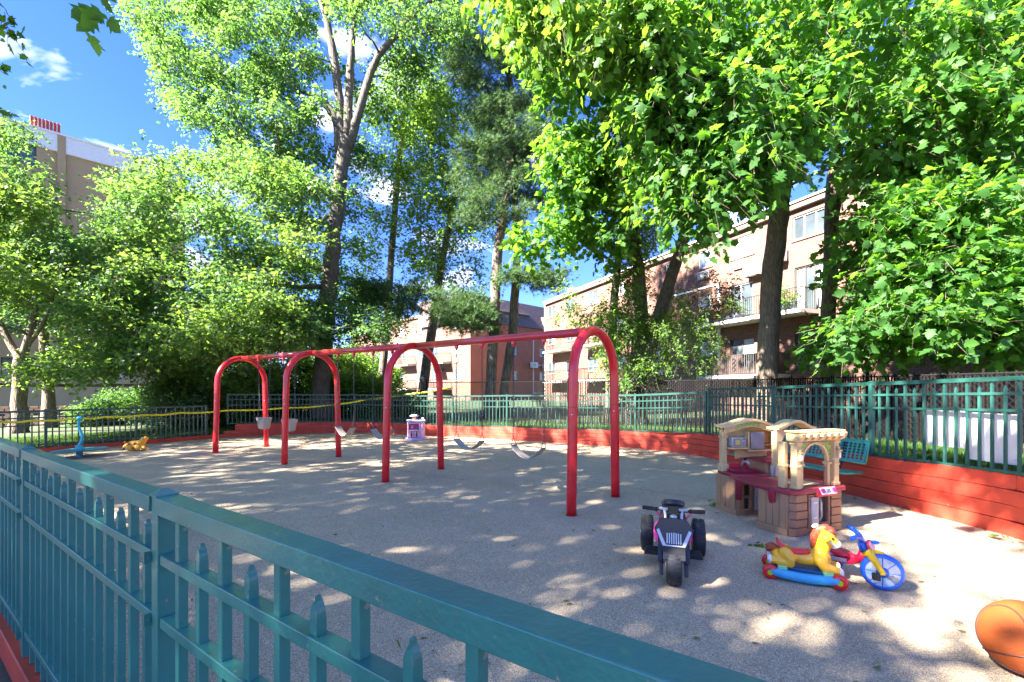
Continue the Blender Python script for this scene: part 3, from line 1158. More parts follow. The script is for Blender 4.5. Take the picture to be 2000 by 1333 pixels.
mb = MB()
fr.bx(mb, af(1408), af(1402), 2.3, 7.4, .004, .07)
fr.bx(mb, af(1408), af(1300), 7.3, 7.4, .004, .05)
obj('drainpipe', mb, M['white_trim'], rb, world=True)
# wrought panels on the brown balcony
mb = MB()
for px in (1400, 1432, 1467):
    a_ = af(px)
    T = Matrix.Translation(fr.w(a_, 2.78, 1.19)) @ fr.R.to_4x4() @ Matrix.Rotation(math.pi / 2, 4, 'X')
    for dz in (-.22, 0, .22):
        mb.torus(.09, .014, 14, 5, T @ Matrix.Translation((0, dz, 0)))
obj('railing_scroll', mb, M['iron'], rb, world=True)

# centre brick house: lit wing at the left, orange gable side with brown mansard at the right
cbld = thing('apartment_building', 'orange brick house with brown mansard roof seen between the pine trunks', 'building', (-4.2, 46, 0))
r_ = Facade(cbld, (-4.2, 46, 0), (.711, .703, 0), (.703, -.711, 0))
l_ = Facade(cbld, (-4.2, 46, 0), (-.704, .71, 0), (-.71, -.704, 0))


def ac_(px):
    k_ = (px - 1000) / F
    return (46 * k_ + 4.2) / (.711 - .703 * k_)


for px in (1008, 1058, 1082):
    for yc in (0, 1):
        a_ = ac_(px)
        z_ = (5.3, 2.55)[yc]
        r_.window(a_ - .32, a_ + .32, z_, z_ + .95, panes=1, glass=random.choice(['glass', 'glass_blind']), frame='frame_w')
r_.wall(0, 17, -.2, 8.5, M['brick_orange'])
for px in (1040, 1063):
    a_ = ac_(px)
    r_.condenser(a_ - .5, a_ + .45, 3.95, 4.6)
mb = MB()
a_ = ac_(1041)
r_.bx(mb, a_ - .05, a_ + .05, .5, 7.6, .004, .09)
r_.bx(mb, ac_(1046), ac_(1092), 4.25, 4.36, .004, .08)
r_.bx(mb, a_ + .05, ac_(1092), 1.0, 1.1, .004, .08)
obj('drainpipe', mb, M['white_trim'], cbld, world=True)
# mansard slope
ms = MB()
q = [r_.w(-.3, 8.503, .25), r_.w(17.2, 8.503, .25), r_.w(17.2, 11.4, -.9), r_.w(-.3, 11.4, -.9), r_.w(-.3, 8.503, -9), r_.w(17.2, 8.503, -9), r_.w(17.2, 11.4, -9), r_.w(-.3, 11.4, -9)]
ms.add(q, [(0, 1, 2, 3), (3, 2, 6, 7), (0, 3, 7, 4), (1, 5, 6, 2), (0, 4, 5, 1)])
obj('mansard_roof', ms, M['slate'], cbld, world=True)
for px in (1066, 1088):
    a_ = ac_(px)
    dm = MB()
    r_.bx(dm, a_ - .5, a_ + .5, 8.7, 10.0, -.6, .12)
    d_ = obj('dormer', dm, M['fascia'], cbld, world=True)
    dg = MB()
    r_.bx(dg, a_ - .38, a_ + .38, 8.85, 9.85, .123, .14)
    obj('pane', dg, M['glass'], d_, world=True)
for a0 in (1.5, 5.6, 8.2, 12.4, 15.5, 18.5):
    for z0 in (2.4, 5.2, 7.9):
        l_.window(a0, a0 + 1.3, z0, z0 + 1.15, panes=2, glass=random.choice(['glass', 'glass', 'glass_blind']))
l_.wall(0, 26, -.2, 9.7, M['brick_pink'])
for a0 in (3.2, 10.0, 20.0):
    for z0 in (1.6, 4.4):
        l_.balcony(a0, a0 + 3.4, z0, 1.1, 'iron', .95, .16)
mb = MB()
l_.bx(mb, -.1, 26, 9.703, 9.95, -.3, .2)
obj('roof_fascia', mb, M['fascia'], cbld, world=True)
mb = MB()
l_.bx(mb, -.1, 26, 9.953, 10.0, -9, .1)
obj('roof', mb, M['concrete'], cbld, world=True)
mb = MB()
l_.bx(mb, 4.2, 5.6, 3.6, 3.75, .2, 1.3)
obj('awning', mb, M['green_far'], cbld, world=True)
for a0 in (2.0, 7.0):
    l_.ac_sleeve(a0, a0 + .8, 4.3, 4.8)

# tall tan house at the left
lb = thing('apartment_building', 'tall tan apartment house with white parapet behind the left trees', 'building', (-27.3, 31.8, 0))
lf = Facade(lb, (-27.3, 31.8, 0), (.677, .736, 0), (.736, -.677, 0))


def al(px):
    k_ = (px - 1000) / F
    return (-27.3 - 31.8 * k_) / (.736 * k_ - .677)


for z_ in (2.2, 5.0, 7.8, 10.6, 13.4, 15.6):
    for a0 in (-5.6, -9.6, -13.4):
        lf.window(a0, a0 + 1.5, z_, z_ + 1.3, panes=2, frame='frame', glass=random.choice(['glass', 'glass', 'glass_blind']))
lf.wall(-18, 3.4, -.2, 16.9, M['tan_wall'])
mb = MB()
lf.bx(mb, -18, 3.5, 16.903, 18.0, -.3, .12)
lf.bx(mb, -18, 3.5, 18.0, 18.12, -.4, .18)
obj('parapet', mb, M['white_trim'], lb, world=True)
mb = MB()
lf.bx(mb, al(128), al(112), -.1, 18.0, .004, .16)
obj('pilaster', mb, M['tan_wall'], lb, world=True)
mb = MB()
lf.bx(mb, -.1, .12, .2, 17.0, .004, .16)
obj('drainpipe', mb, M['white_trim'], lb, world=True)
mb = MB()
for k in range(8):
    x0 = -4.35 + k * .17
    lf.bx(mb, x0, x0 + .13, 18.123, 18.78, -.38, -.05)
obj('rooftop_screen', mb, M['red_timber'], lb, world=True)
mb = MB()
for k in range(9):
    x0 = -4.35 + k * .17 - .038
    lf.bx(mb, x0, x0 + .036, 18.123, 18.80, -.36, -.02)
obj('rooftop_screen_post', mb, M['white_trim'], lb, world=True)
mb = MB()
lf.bx(mb, 3.403, 3.7, -.2, 17.5, -12, 0.0)
obj('side_wall', mb, M['tan_wall'], lb, world=True)
mb = MB()
lf.bx(mb, -18, 0.5, -.2, 1.7, .4, 1.2)
lf.bx(mb, -18, 8.5, 1.9, 2.35, .3, 1.3)
lf.bx(mb, 3.8, 8.5, -.2, 1.9, .4, 1.2)
obj('garage_ledge', mb, M['beige_wall'], lb, world=True)

# lattice brick garden wall in the planting behind the left lawn
gw = thing('garden_wall', 'low brown pierced brick garden wall in shade beyond the left lawn', 'wall', (-16, 18, 0))
gm = MB()
ga, gb = P(-60, 850, 18.0), P(330, 846, 20.5)
ga.z = gb.z = 0
dgw = (gb - ga).normalized()
L_ = (gb - ga).length
nb_ = int(L_ / .3)
bme = MB().box((0, 0, 0), (.26, .12, .085)).mesh('brick', M['brick_orange'] if False else paint('brown_garden_brick', (0.20, 0.11, 0.075), rough=0.9, var=0.3, scale=2.0))
for row in range(8):
    for i in range(nb_):
        if row in (3, 4, 5) and (i + row) % 2:
            continue
        if row * nb_ + i > 299:
            gm.box(ga + dgw * (i * .3 + (.15 if row % 2 else 0)) + Vector((0, 0, .12 + row * .1)), (.26, .12, .085), rz=math.atan2(dgw.y, dgw.x))
        else:
            o = link('brick', bme, gw)
            o.location = ga + dgw * (i * .3 + (.15 if row % 2 else 0)) + Vector((0, 0, .12 + row * .1)) - gw.location
            o.rotation_euler = (0, 0, math.atan2(dgw.y, dgw.x))
if gm.v:
    tag(obj('bricks', gm, bme.materials[0], gw, world=True), kind='stuff')

# yellow caution tape strung along the left and back fences
tp = []
for px, py, Y in ((-120, 830, 9.5), (0, 824, 10.65), (60, 822, 11.1), (155, 817, 11.75), (205, 815, 12.2), (280, 811, 12.9), (352, 807, 13.7), (445, 802, 14.75), (560, 797, 15.75), (640, 792, 16.3), (720, 780, 16.4),
                  (800, 770, 16.0), (880, 757, 15.3)):
    tp.append(P(px, py, Y))
tb = MB()
tpp = []
for a, b in zip(tp, tp[1:]):
    for k in range(4):
        q = a.lerp(b, k / 4)
        q.z -= 0.03 * math.sin(math.pi * k / 4)
        tpp.append(q)
tpp.append(tp[-1])
for i, p in enumerate(tpp):
    tw = 0.028
    an = 0.4 * math.sin(i * 1.3)
    tb.v.append((p.x, p.y - math.sin(an) * tw, p.z - math.cos(an) * tw))
    tb.v.append((p.x, p.y + math.sin(an) * tw, p.z + math.cos(an) * tw))
for i in range(len(tpp) - 1):
    tb.f.append((2 * i, 2 * i + 2, 2 * i + 3, 2 * i + 1))
    tb.m.append(0)
o = obj('caution_tape', tb, M['tape'], smooth=True)
so = o.modifiers.new('thick', 'SOLIDIFY')
so.thickness = 0.002
tag(o, 'yellow caution tape strung along the left and back fence', 'tape')
# ---------------------------------------------------------------- vegetation
def tmpl_simple(w=0.42, fold=0.12):
    v = np.array([(0, 0, 0), (w / 2, .45, fold), (0, 1, -.05), (-w / 2, .45, fold)])
    return v, np.array([(0, 1, 2), (0, 2, 3)])


def tmpl_maple():
    o = [(0, 0), (.20, -.06), (.46, .10), (.30, .22), (.60, .52), (.33, .50), (.30, .66), (0, 1.0), (-.30, .66), (-.33, .50), (-.60, .52), (-.30, .22), (-.46, .10), (-.20, -.06)]
    v = [(x * .95, y, -.16 * abs(x) - .10 * max(0, y - .4)) for x, y in o]
    v.append((0, .34, .03))
    c = len(o)
    f = [(c, i, (i + 1) % c) for i in range(c)]
    return np.array(v), np.array(f)


def tmpl_oak():
    o = [(0, 0), (.16, .22), (.10, .32), (.30, .52), (.14, .60), (.20, .80), (0, 1), (-.20, .80), (-.14, .60), (-.30, .52), (-.10, .32), (-.16, .22)]
    v = np.array([(x, y, -.1 * abs(x)) for x, y in o])
    f = np.array([(0, 1, 11), (1, 2, 10), (1, 10, 11), (2, 3, 9), (2, 9, 10), (3, 4, 8), (3, 8, 9), (4, 5, 7), (4, 7, 8), (5, 6, 7)])
    return v, f


def tmpl_needles():
    v, f = [], []
    for i in range(9):
        a = 2 * math.pi * i / 9
        d = np.array((math.cos(a) * .62, .8, math.sin(a) * .62))
        s = np.array((-math.sin(a), 0, math.cos(a))) * .045
        b = len(v)
        v += [tuple(s), tuple(-s), tuple(d)]
        f.append((b, b + 1, b + 2))
    return np.array(v), np.array(f)


T_SIMPLE, T_MAPLE, T_OAK, T_NEEDLE = tmpl_simple(), tmpl_maple(), tmpl_oak(), tmpl_needles()
T_OAK_S = (np.array([(0, 0, 0), (.20, .40, .06), (.33, .62, .0), (.10, .66, .02), (0, 1, -.06), (-.10, .66, .02), (-.33, .62, .0), (-.20, .40, .06)]),
           np.array([(0, 1, 7), (1, 2, 3), (1, 3, 5), (1, 5, 7), (7, 5, 6), (3, 4, 5)]))


def norm(a):
    return a / np.maximum(1e-9, np.linalg.norm(a, axis=-1, keepdims=True))


def leaf_frames(rng, cen, rad, per, K=9, spray=0.5, size=0.1, droop=0.3, flat=0.6, sizevar=0.45, shell=2.2, twigs=None):
    """positions, axes, normals and sizes of leaves set along short drooping sprays that fill ellipsoid clumps"""
    cen, rad, per = np.asarray(cen, float), np.asarray(rad, float), np.asarray(per, int)
    ns = np.maximum(1, per // K)
    c = np.repeat(cen, ns, axis=0)
    r = np.repeat(rad, ns, axis=0)
    S = len(c)
    u = norm(rng.normal(size=(S, 3)))
    rr = rng.random((S, 1)) ** (1 / shell)
    base = c + u * r * rr * 0.85
    d = norm(u * np.array([1, 1, .45]) + rng.normal(size=(S, 3)) * .45 + np.array([0, 0, -droop]))
    side = norm(np.cross(d, np.array([0, 0, 1.0])) + 1e-6)
    L = spray * (0.6 + 0.8 * rng.random((S, 1, 1)))
    t = (np.arange(K)[None, :, None] + .5) / K
    sg = np.where(np.arange(K) % 2 == 0, 1.0, -1.0)[None, :, None]
    pos = base[:, None, :] + d[:, None, :] * L * t + np.array([0, 0, -1.0]) * (droop * L * t * t * .8) + rng.normal(size=(S, K, 3)) * size * .35
    ax = norm(d[:, None, :] * .55 + side[:, None, :] * sg * .75 + np.array([0, 0, -1.0]) * (droop * .6) + rng.normal(size=(S, K, 3)) * .35)
    nr = norm(np.array([0, 0, 1.0]) * flat + rng.normal(size=(S, K, 3)) * .5 + u[:, None, :] * .25)
    if twigs is not None:
        twigs.append((base, base + d * L[:, 0, :] + np.array([0, 0, -1.0]) * (droop * L[:, 0, :] * .8)))
    pos, ax, nr = pos.reshape(-1, 3), ax.reshape(-1, 3), nr.reshape(-1, 3)
    nr = norm(nr - ax * np.sum(ax * nr, axis=1, keepdims=True))
    sz = size * (1 - sizevar + 2 * sizevar * rng.random(len(pos)))
    return pos, ax, nr, sz


def leaf_mesh(name, frames, tmpl, mat):
    pos, ax, nr, sz = frames
    tv, tf = tmpl
    sd = np.cross(ax, nr)
    V = (pos[:, None, :] + sz[:, None, None] * (tv[None, :, 0:1] * sd[:, None, :] + tv[None, :, 1:2] * ax[:, None, :] + tv[None, :, 2:3] * nr[:, None, :]))
    n, m = len(pos), len(tv)
    Fc = (np.arange(n) * m)[:, None, None] + tf[None, :, :]
    return fast_mesh(name, V.reshape(-1, 3), Fc.reshape(-1, 3), mat)


def twig_mesh(name, segs, mat, r=.0045):
    a = np.concatenate([s[0] for s in segs])
    b = np.concatenate([s[1] for s in segs])
    d = norm(b - a)
    s1 = norm(np.cross(d, np.array([.3, .2, .9])) + 1e-6) * r
    s2 = np.cross(d, s1)
    V = np.stack([a + s1, a - .5 * s1 + .87 * s2, a - .5 * s1 - .87 * s2, b + s1 * .4, b + .4 * (-.5 * s1 + .87 * s2), b + .4 * (-.5 * s1 - .87 * s2)], 1)
    q = np.array([(0, 1, 4, 3), (1, 2, 5, 4), (2, 0, 3, 5)])
    Fc = (np.arange(len(a)) * 6)[:, None, None] + q[None]
    return fast_mesh(name, V.reshape(-1, 3), Fc.reshape(-1, 4), mat)


def in_poly(x, y, poly):
    c = False
    j = len(poly) - 1
    for i in range(len(poly)):
        xi, yi = poly[i]
        xj, yj = poly[j]
        if (yi > y) != (yj > y) and x < (xj - xi) * (y - yi) / (yj - yi) + xi:
            c = not c
        j = i
    return c


def region(poly, Y0, Y1, n, r, rng, flat=0.7, avoid=()):
    """clump centres filling a volume: an outline at photograph scale swept between two distances"""
    xs = [p[0] for p in poly]
    ys = [p[1] for p in poly]
    out = []
    tries = 0
    while len(out) < n and tries < n * 60:
        tries += 1
        x, y = rng.uniform(min(xs), max(xs)), rng.uniform(min(ys), max(ys))
        if not in_poly(x, y, poly):
            continue
        if any(in_poly(x, y, a) for a in avoid):
            continue
        Y = rng.uniform(Y0, Y1)
        p = P(x, y, Y)
        s = r * rng.uniform(.65, 1.35)
        # keep clumps apart
        if any((p - q).length < (s + s2) * .42 for q, s2 in out[-60:]):
            if rng.random() < .8:
                continue
        out.append((p, s))
    return [p for p, _ in out], [(s, s, s * flat) for _, s in out]


def limb(mb, a, b, r0, r1, rng, sag=0.12, n=5, seg=6):
    """a bent branch from a to b"""
    L = (b - a).length
    mid = a.lerp(b, .5) + Vector((rng.normal() * L * .07, rng.normal() * L * .07, L * sag))
    pts = []
    for i in range(n + 1):
        t = i / n
        p = a * (1 - t) ** 2 + mid * 2 * t * (1 - t) + b * t * t
        if 0 < i < n:
            p = p + Vector(rng.normal(size=3)) * L * .015
        pts.append(p)
    mb.tube(pts, [r0 + (r1 - r0) * i / n for i in range(n + 1)], seg)
    return pts


def trunk_pts(px, Y):
    """px: [(px,py,radius_px)], at distance Y (or per point)"""
    out, rad = [], []
    for i, q in enumerate(px):
        y = q[3] if len(q) > 3 else Y
        out.append(P(q[0], q[1], y))
        rad.append(q[2] * y / F)
    return out, rad


def subdiv(pts, rad, k=3, wob=0.02, rng=None):
    P_ = [pts[0] * 2 - pts[1]] + pts + [pts[-1] * 2 - pts[-2]]
    op, orad = [], []
    for i in range(1, len(P_) - 2):
        p0, p1, p2, p3 = P_[i - 1:i + 3]
        for j in range(k):
            t = j / k
            q = 0.5 * ((2 * p1) + (p2 - p0) * t + (2 * p0 - 5 * p1 + 4 * p2 - p3) * t * t + (3 * p1 - p0 - 3 * p2 + p3) * t ** 3)
            if rng is not None:
                q = q + Vector(rng.normal(size=3)) * wob * rad[i - 1]
            op.append(q)
            orad.append(rad[i - 1] + (rad[i] - rad[i - 1]) * t)
    op.append(pts[-1])
    orad.append(rad[-1])
    return op, orad


def make_tree(name, label, stems, crowns, bark, seed, group=None, limb_r=0.075, flare=1.35, single_leaves=0):
    """stems: list of ([pts],[radii]); crowns: list of dict(cen, rad, per, mat, tmpl, and spray settings)"""
    rng = np.random.default_rng(seed)
    base = stems[0][0][0]
    t = thing(name, label, 'tree', tuple(base), group=group)
    skel = []
    tm = MB()
    for k, (pts, rad) in enumerate(stems):
        if k == 0 or pts[0].z < 1.0:
            rad = list(rad)
            rad[0] *= flare
        pts, rad = subdiv(list(pts), list(rad), 4, .06, rng)
        tm.tube(pts, rad, 12, jitter=0.05)
        for i, (p, r) in enumerate(zip(pts, rad)):
            if p.z > 2.2:
                skel.append((p, r))
    obj('trunk', tm, bark, t, world=True, smooth=True)
    lm_ = MB()
    for c in crowns:
        if c.get('branches', True):
            cen = sorted(c['cen'], key=lambda q: min((q - p).length for p, _ in skel))
            for q in cen:
                best = min(skel, key=lambda e: (e[0] - q).length + 1.2 * max(0, e[0].z - q.z + .2) + .4)
                a, ra = best
                if (q - a).length < .15:
                    continue
                r0 = min(ra * .7, limb_r * (0.35 + 0.14 * (q - a).length))
                pts = limb(lm_, a, q, r0, max(.006, r0 * .3), rng, sag=c.get('sag', .1))
                for i, p in enumerate(pts[2:]):
                    skel.append((p, r0 * (1 - .7 * (i + 2) / 5)))
    if lm_.v:
        tag(obj('branches', lm_, bark, t, world=True, smooth=True), kind='stuff')
    segs = []
    for ci, c in enumerate(crowns):
        fr_ = leaf_frames(rng, [tuple(p) for p in c['cen']], c['rad'], [c['per']] * len(c['cen']), c.get('K', 9), c.get('spray', .5), c.get('size', .1), c.get('droop', .3),
                          c.get('flat', .6), shell=c.get('shell', 2.2), twigs=segs)
        nm = c.get('name', 'crown')
        if single_leaves and ci == 0:
            pos = fr_[0]
            dist = np.linalg.norm(pos - np.array([0, 0, CAM_H]), axis=1)
            px = 1000 + F * pos[:, 0] / np.maximum(.1, pos[:, 1])
            py = 759 - F * (pos[:, 2] - CAM_H) / np.maximum(.1, pos[:, 1])
            score = np.where((px > 0) & (px < 2000) & (py > 0) & (py < 1333), dist, 999)
            pick = np.argsort(score)[:single_leaves]
            lme = leaf_mesh('leaf', (np.zeros((1, 3)), np.array([[0, 1.0, 0]]), np.array([[0, 0, 1.0]]), np.array([1.0])), c['tmpl'], c['mat'])
            # one small mesh shared by all of them
            for i in pick:
                sd = np.cross(fr_[1][i], fr_[2][i])
                o = link('leaf', lme, t)
                Rm = Matrix((Vector(sd), Vector(fr_[1][i]), Vector(fr_[2][i]))).transposed()
                o.location = Vector(pos[i]) - t.location
                o.rotation_euler = Rm.to_euler()
                o.scale = (fr_[3][i],) * 3
            keep = np.ones(len(pos), bool)
            keep[pick] = False
            fr_ = tuple(a[keep] for a in fr_)
        o = link(nm, leaf_mesh(nm, fr_, c['tmpl'], c['mat']), t, world=True)
        o['kind'] = 'stuff'
    if segs and c.get('branches', True):
        o = link('twigs', twig_mesh('twigs', segs, bark), t, world=True)
        o['kind'] = 'stuff'
    return t


R_ = np.random.default_rng


def crown(poly, Y0, Y1, n, r, per, mat, tmpl, seed, flat=.7, avoid=(), **kw):
    cen, rad = region(poly, Y0, Y1, n, r, R_(seed), flat, avoid)
    return dict(cen=cen, rad=rad, per=per, mat=M[mat], tmpl=tmpl, **kw)


# --- the big oak, left of centre
S = []
S.append(trunk_pts([(628, 838, 19), (629, 770, 17), (634, 660, 16), (644, 540, 15.5), (655, 430, 14), (667, 330, 13), (677, 268, 12.5)], 19))
S.append(trunk_pts([(671, 300, 8), (665, 220, 7.5), (655, 130, 8), (640, 50, 6.5), (622, -20, 5), (600, -110, 3)], 19))
S.append(trunk_pts([(678, 275, 10), (681, 190, 8), (686, 110, 6.5), (692, 40, 5), (702, -60, 3)], 19))
S.append(trunk_pts([(680, 290, 9), (703, 215, 8), (722, 150, 7), (742, 105, 6), (780, 62, 6), (815, 22, 5), (850, 2, 3.5), (900, -14, 2)], 19))
S.append(trunk_pts([(662, 296, 8), (657, 240, 7), (640, 205, 6), (610, 185, 4.5), (575, 178, 2.5)], 19))
S.append(trunk_pts([(647, 390, 6), (632, 366, 5), (600, 332, 4), (560, 312, 3), (505, 300, 2)], 18.5))
S.append(trunk_pts([(642, 420, 4), (600, 455, 3.5), (575, 470, 3), (540, 440, 2)], 18.5))
S.append(trunk_pts([(634, 600, 5), (560, 618, 4, 18), (440, 640, 3.4, 17), (330, 668, 2.5, 16), (220, 690, 1.6, 15)], 19))
S.append(trunk_pts([(636, 560, 5), (560, 560, 4, 18), (470, 545, 3.2, 17), (380, 570, 2.4, 16.4)], 19))
TRUNK_GAP = [(588, 720), (600, 480), (618, 380), (640, 290), (610, 100), (585, -40), (650, -40), (672, 60), (720, -40), (790, -20), (740, 160), (712, 290), (703, 380), (692, 480), (676, 720)]
upper = [(240, 70), (300, -30), (560, -90), (900, -90), (930, 50), (850, 140), (770, 230), (720, 270), (620, 330), (480, 330), (400, 250), (330, 190), (330, 120)]
lower = [(20, 735), (200, 655), (190, 600), (218, 470), (228, 345), (300, 292), (480, 305), (620, 330), (650, 480), (650, 600), (760, 640), (740, 690), (640, 670), (560, 690), (430, 700), (400, 705), (280, 715), (200, 710)]
make_tree('oak_tree', 'tall forked oak with grey trunk behind the swing set', S, [
    crown(upper, 17, 22, 150, .55, 370, 'leaf_oak', T_OAK_S, 21, avoid=(TRUNK_GAP,), flat=.45, size=.155, droop=.4, spray=.6, K=10),
    crown(upper, 19.6, 22.5, 45, .55, 290, 'leaf_oak', T_OAK_S, 26, flat=.5, size=.17, droop=.4, spray=.6, K=10),
    crown([(560, 300), (720, 290), (720, 600), (580, 620)], 19.7, 22, 34, .55, 280, 'leaf_oak', T_OAK_S, 27, flat=.4, size=.16, droop=.3, spray=.6, K=10),
    crown(lower, 14.5, 19.5, 150, .7, 430, 'leaf_oak', T_OAK_S, 22, avoid=(TRUNK_GAP,), flat=.24, size=.14, droop=.22, spray=.65, sag=.04, flat_n=1, K=10),
    crown(lower, 13.8, 17, 58, .6, 370, 'leaf_yellow', T_OAK_S, 23, avoid=(TRUNK_GAP,), flat=.22, size=.135, droop=.22, spray=.65, sag=.04, K=10),
    crown([(40, 705), (200, 650), (430, 590), (590, 600), (590, 650), (420, 690), (300, 705), (160, 725), (60, 725)], 13.2, 16.5, 60, .55, 300, 'leaf_yellow', T_OAK_S, 25, flat=.22, size=.15, droop=.2, spray=.6, sag=.03),
    crown([(280, 640), (420, 600), (580, 610), (590, 700), (470, 770), (320, 760)], 16.8, 18.4, 30, .5, 330, 'leaf_bright', T_OAK_S, 28, flat=.3, size=.13, droop=.3, spray=.55, sag=.03, K=10),
    crown([(560, 600), (640, 590), (740, 610), (780, 640), (700, 665), (600, 655)], 16.8, 18.5, 18, .65, 330, 'leaf_oak', T_SIMPLE, 24, size=.13, droop=.3, spray=.5)],
    M['bark_grey'], 101)

# --- trees at the left edge
S = [trunk_pts([(36, 858, 13), (37, 790, 11.5), (40, 700, 10.5), (44, 690, 9)], 15.5),
     trunk_pts([(41, 705, 7), (20, 670, 6), (0, 630, 5), (-30, 560, 4)], 15.5),
     trunk_pts([(43, 700, 7), (62, 640, 6), (70, 560, 5), (60, 450, 4), (70, 340, 3)], 15.5),
     trunk_pts([(50, 680, 4), (85, 630, 3.5), (110, 560, 3), (160, 490, 2)], 15.5)]
pl = [(-80, 230), (40, 245), (75, 320), (125, 420), (180, 480), (220, 540), (240, 600), (170, 640), (60, 640), (-80, 650)]
make_tree('linden_tree', 'leafy green tree with a short brown trunk at the left edge of the lawn', S, [
    crown(pl, 13.5, 17.5, 84, .62, 340, 'leaf_oak', T_OAK_S, 31, flat=.34, size=.135, droop=.3, spray=.55),
    crown([(-80, 320), (40, 330), (110, 430), (95, 560), (-80, 560)], 13, 15, 30, .55, 260, 'leaf_yellow', T_OAK_S, 32, flat=.4, size=.15, droop=.3, spray=.5)],
    M['bark_brown'], 102, group='trees round the left lawn')
S = [trunk_pts([(96, 846, 11), (95, 780, 9.5), (90, 720, 8.5), (85, 640, 7), (90, 500, 5), (110, 380, 3)], 17.5)]
make_tree('linden_tree', 'second thinner trunk right of the left edge tree, on the lawn', S, [
    crown([(60, 430), (250, 420), (320, 540), (300, 640), (140, 630), (60, 570)], 17.5, 20, 26, .7, 240, 'leaf_oak', T_OAK_S, 33, flat=.4, size=.17, droop=.3, spray=.55)],
    M['bark_brown'], 103, group='trees round the left lawn')

# --- slender trees and pines in the middle distance
S = [trunk_pts([(742, 838, 8), (745, 760, 7.5), (757, 600, 7), (768, 450, 6), (778, 330, 5.5), (790, 220, 4), (798, 110, 2.5)], 25)]
make_tree('slender_tree', 'slim straight deciduous tree just right of the big oak', S, [
    crown([(690, 330), (730, 120), (850, 100), (890, 320), (870, 480), (800, 580), (700, 580)], 22, 26, 80, .75, 250, 'leaf_bright', T_OAK_S, 41, flat=.6, size=.17, droop=.3, spray=.6),
    crown([(690, 560), (800, 560), (810, 640), (690, 640)], 23, 26, 14, .7, 200, 'leaf_oak', T_SIMPLE, 42, size=.16, droop=.3, spray=.6)],
    M['bark_grey'], 104, group='slim trees in the middle')
S = [trunk_pts([(818, 832, 10), (826, 760, 9.5), (845, 640, 8.5), (858, 540, 7.5), (870, 480, 6.5), (884, 400, 5), (900, 300, 3)], 23)]
make_tree('slender_tree', 'leaning slim tree with bright leaves before the brick wing', S, [
    crown([(800, 200), (900, 150), (960, 260), (970, 430), (930, 540), (830, 560), (780, 380)], 21, 24, 70, .75, 260, 'leaf_bright', T_OAK_S, 43, flat=.6, size=.16, droop=.3, spray=.6)],
    M['bark_grey'], 105, group='slim trees in the middle')
S = [trunk_pts([(957, 842, 12), (958, 760, 11), (966, 620, 10), (972, 500, 9.5), (986, 400, 9), (998, 300, 8), (1001, 200, 6.5), (985, 100, 4), (975, 20, 2)], 20)]
ndl = dict(tmpl=T_NEEDLE, mat='needle')
make_tree('pine_tree', 'tall dark pine with layered tufts, left one of the pine pair', S, [
    crown([(880, 110), (960, 60), (1090, 110), (1070, 260), (1010, 330), (1010, 430), (900, 430), (880, 330), (930, 240)], 18.5, 21.5, 80, .6, 170, 'needle', T_NEEDLE, 51, flat=.3, size=.2,
          droop=.0, spray=.5, K=6, flat_=.3),
    crown([(850, 565), (960, 580), (960, 650), (890, 640), (850, 610)], 19, 20.5, 22, .6, 150, 'needle', T_NEEDLE, 52, flat=.35, size=.2, droop=.0, spray=.5, K=6),
    crown([(990, 525), (1090, 535), (1095, 556), (990, 556)], 19, 20.2, 12, .55, 130, 'needle', T_NEEDLE, 53, flat=.35, size=.2, droop=.0, spray=.5, K=6)],
    M['bark_pine'], 106, group='pines behind the swings')
S = [trunk_pts([(986, 842, 11), (985, 760, 9.5), (1000, 660, 9), (1006, 560, 8.5), (1010, 470, 7.5), (1006, 390, 6), (1000, 320, 4.5)], 20.6),
     trunk_pts([(1009, 430, 4), (1030, 380, 3), (1044, 330, 1.6)], 20.6)]
make_tree('pine_tree', 'slimmer pine stem just right of the tall pine', S, [
    crown([(700, 560), (830, 560), (850, 610), (720, 610)], 20.5, 22, 18, .6, 130, 'needle', T_NEEDLE, 54, flat=.35, size=.2, droop=.0, spray=.5, K=6, branches=False),
    crown([(960, 240), (1060, 260), (1080, 390), (1010, 420)], 20, 21.5, 20, .6, 130, 'needle', T_NEEDLE, 55, flat=.5, size=.2, droop=.0, spray=.5, K=6)],
    M['bark_pine'], 107, group='pines behind the swings')

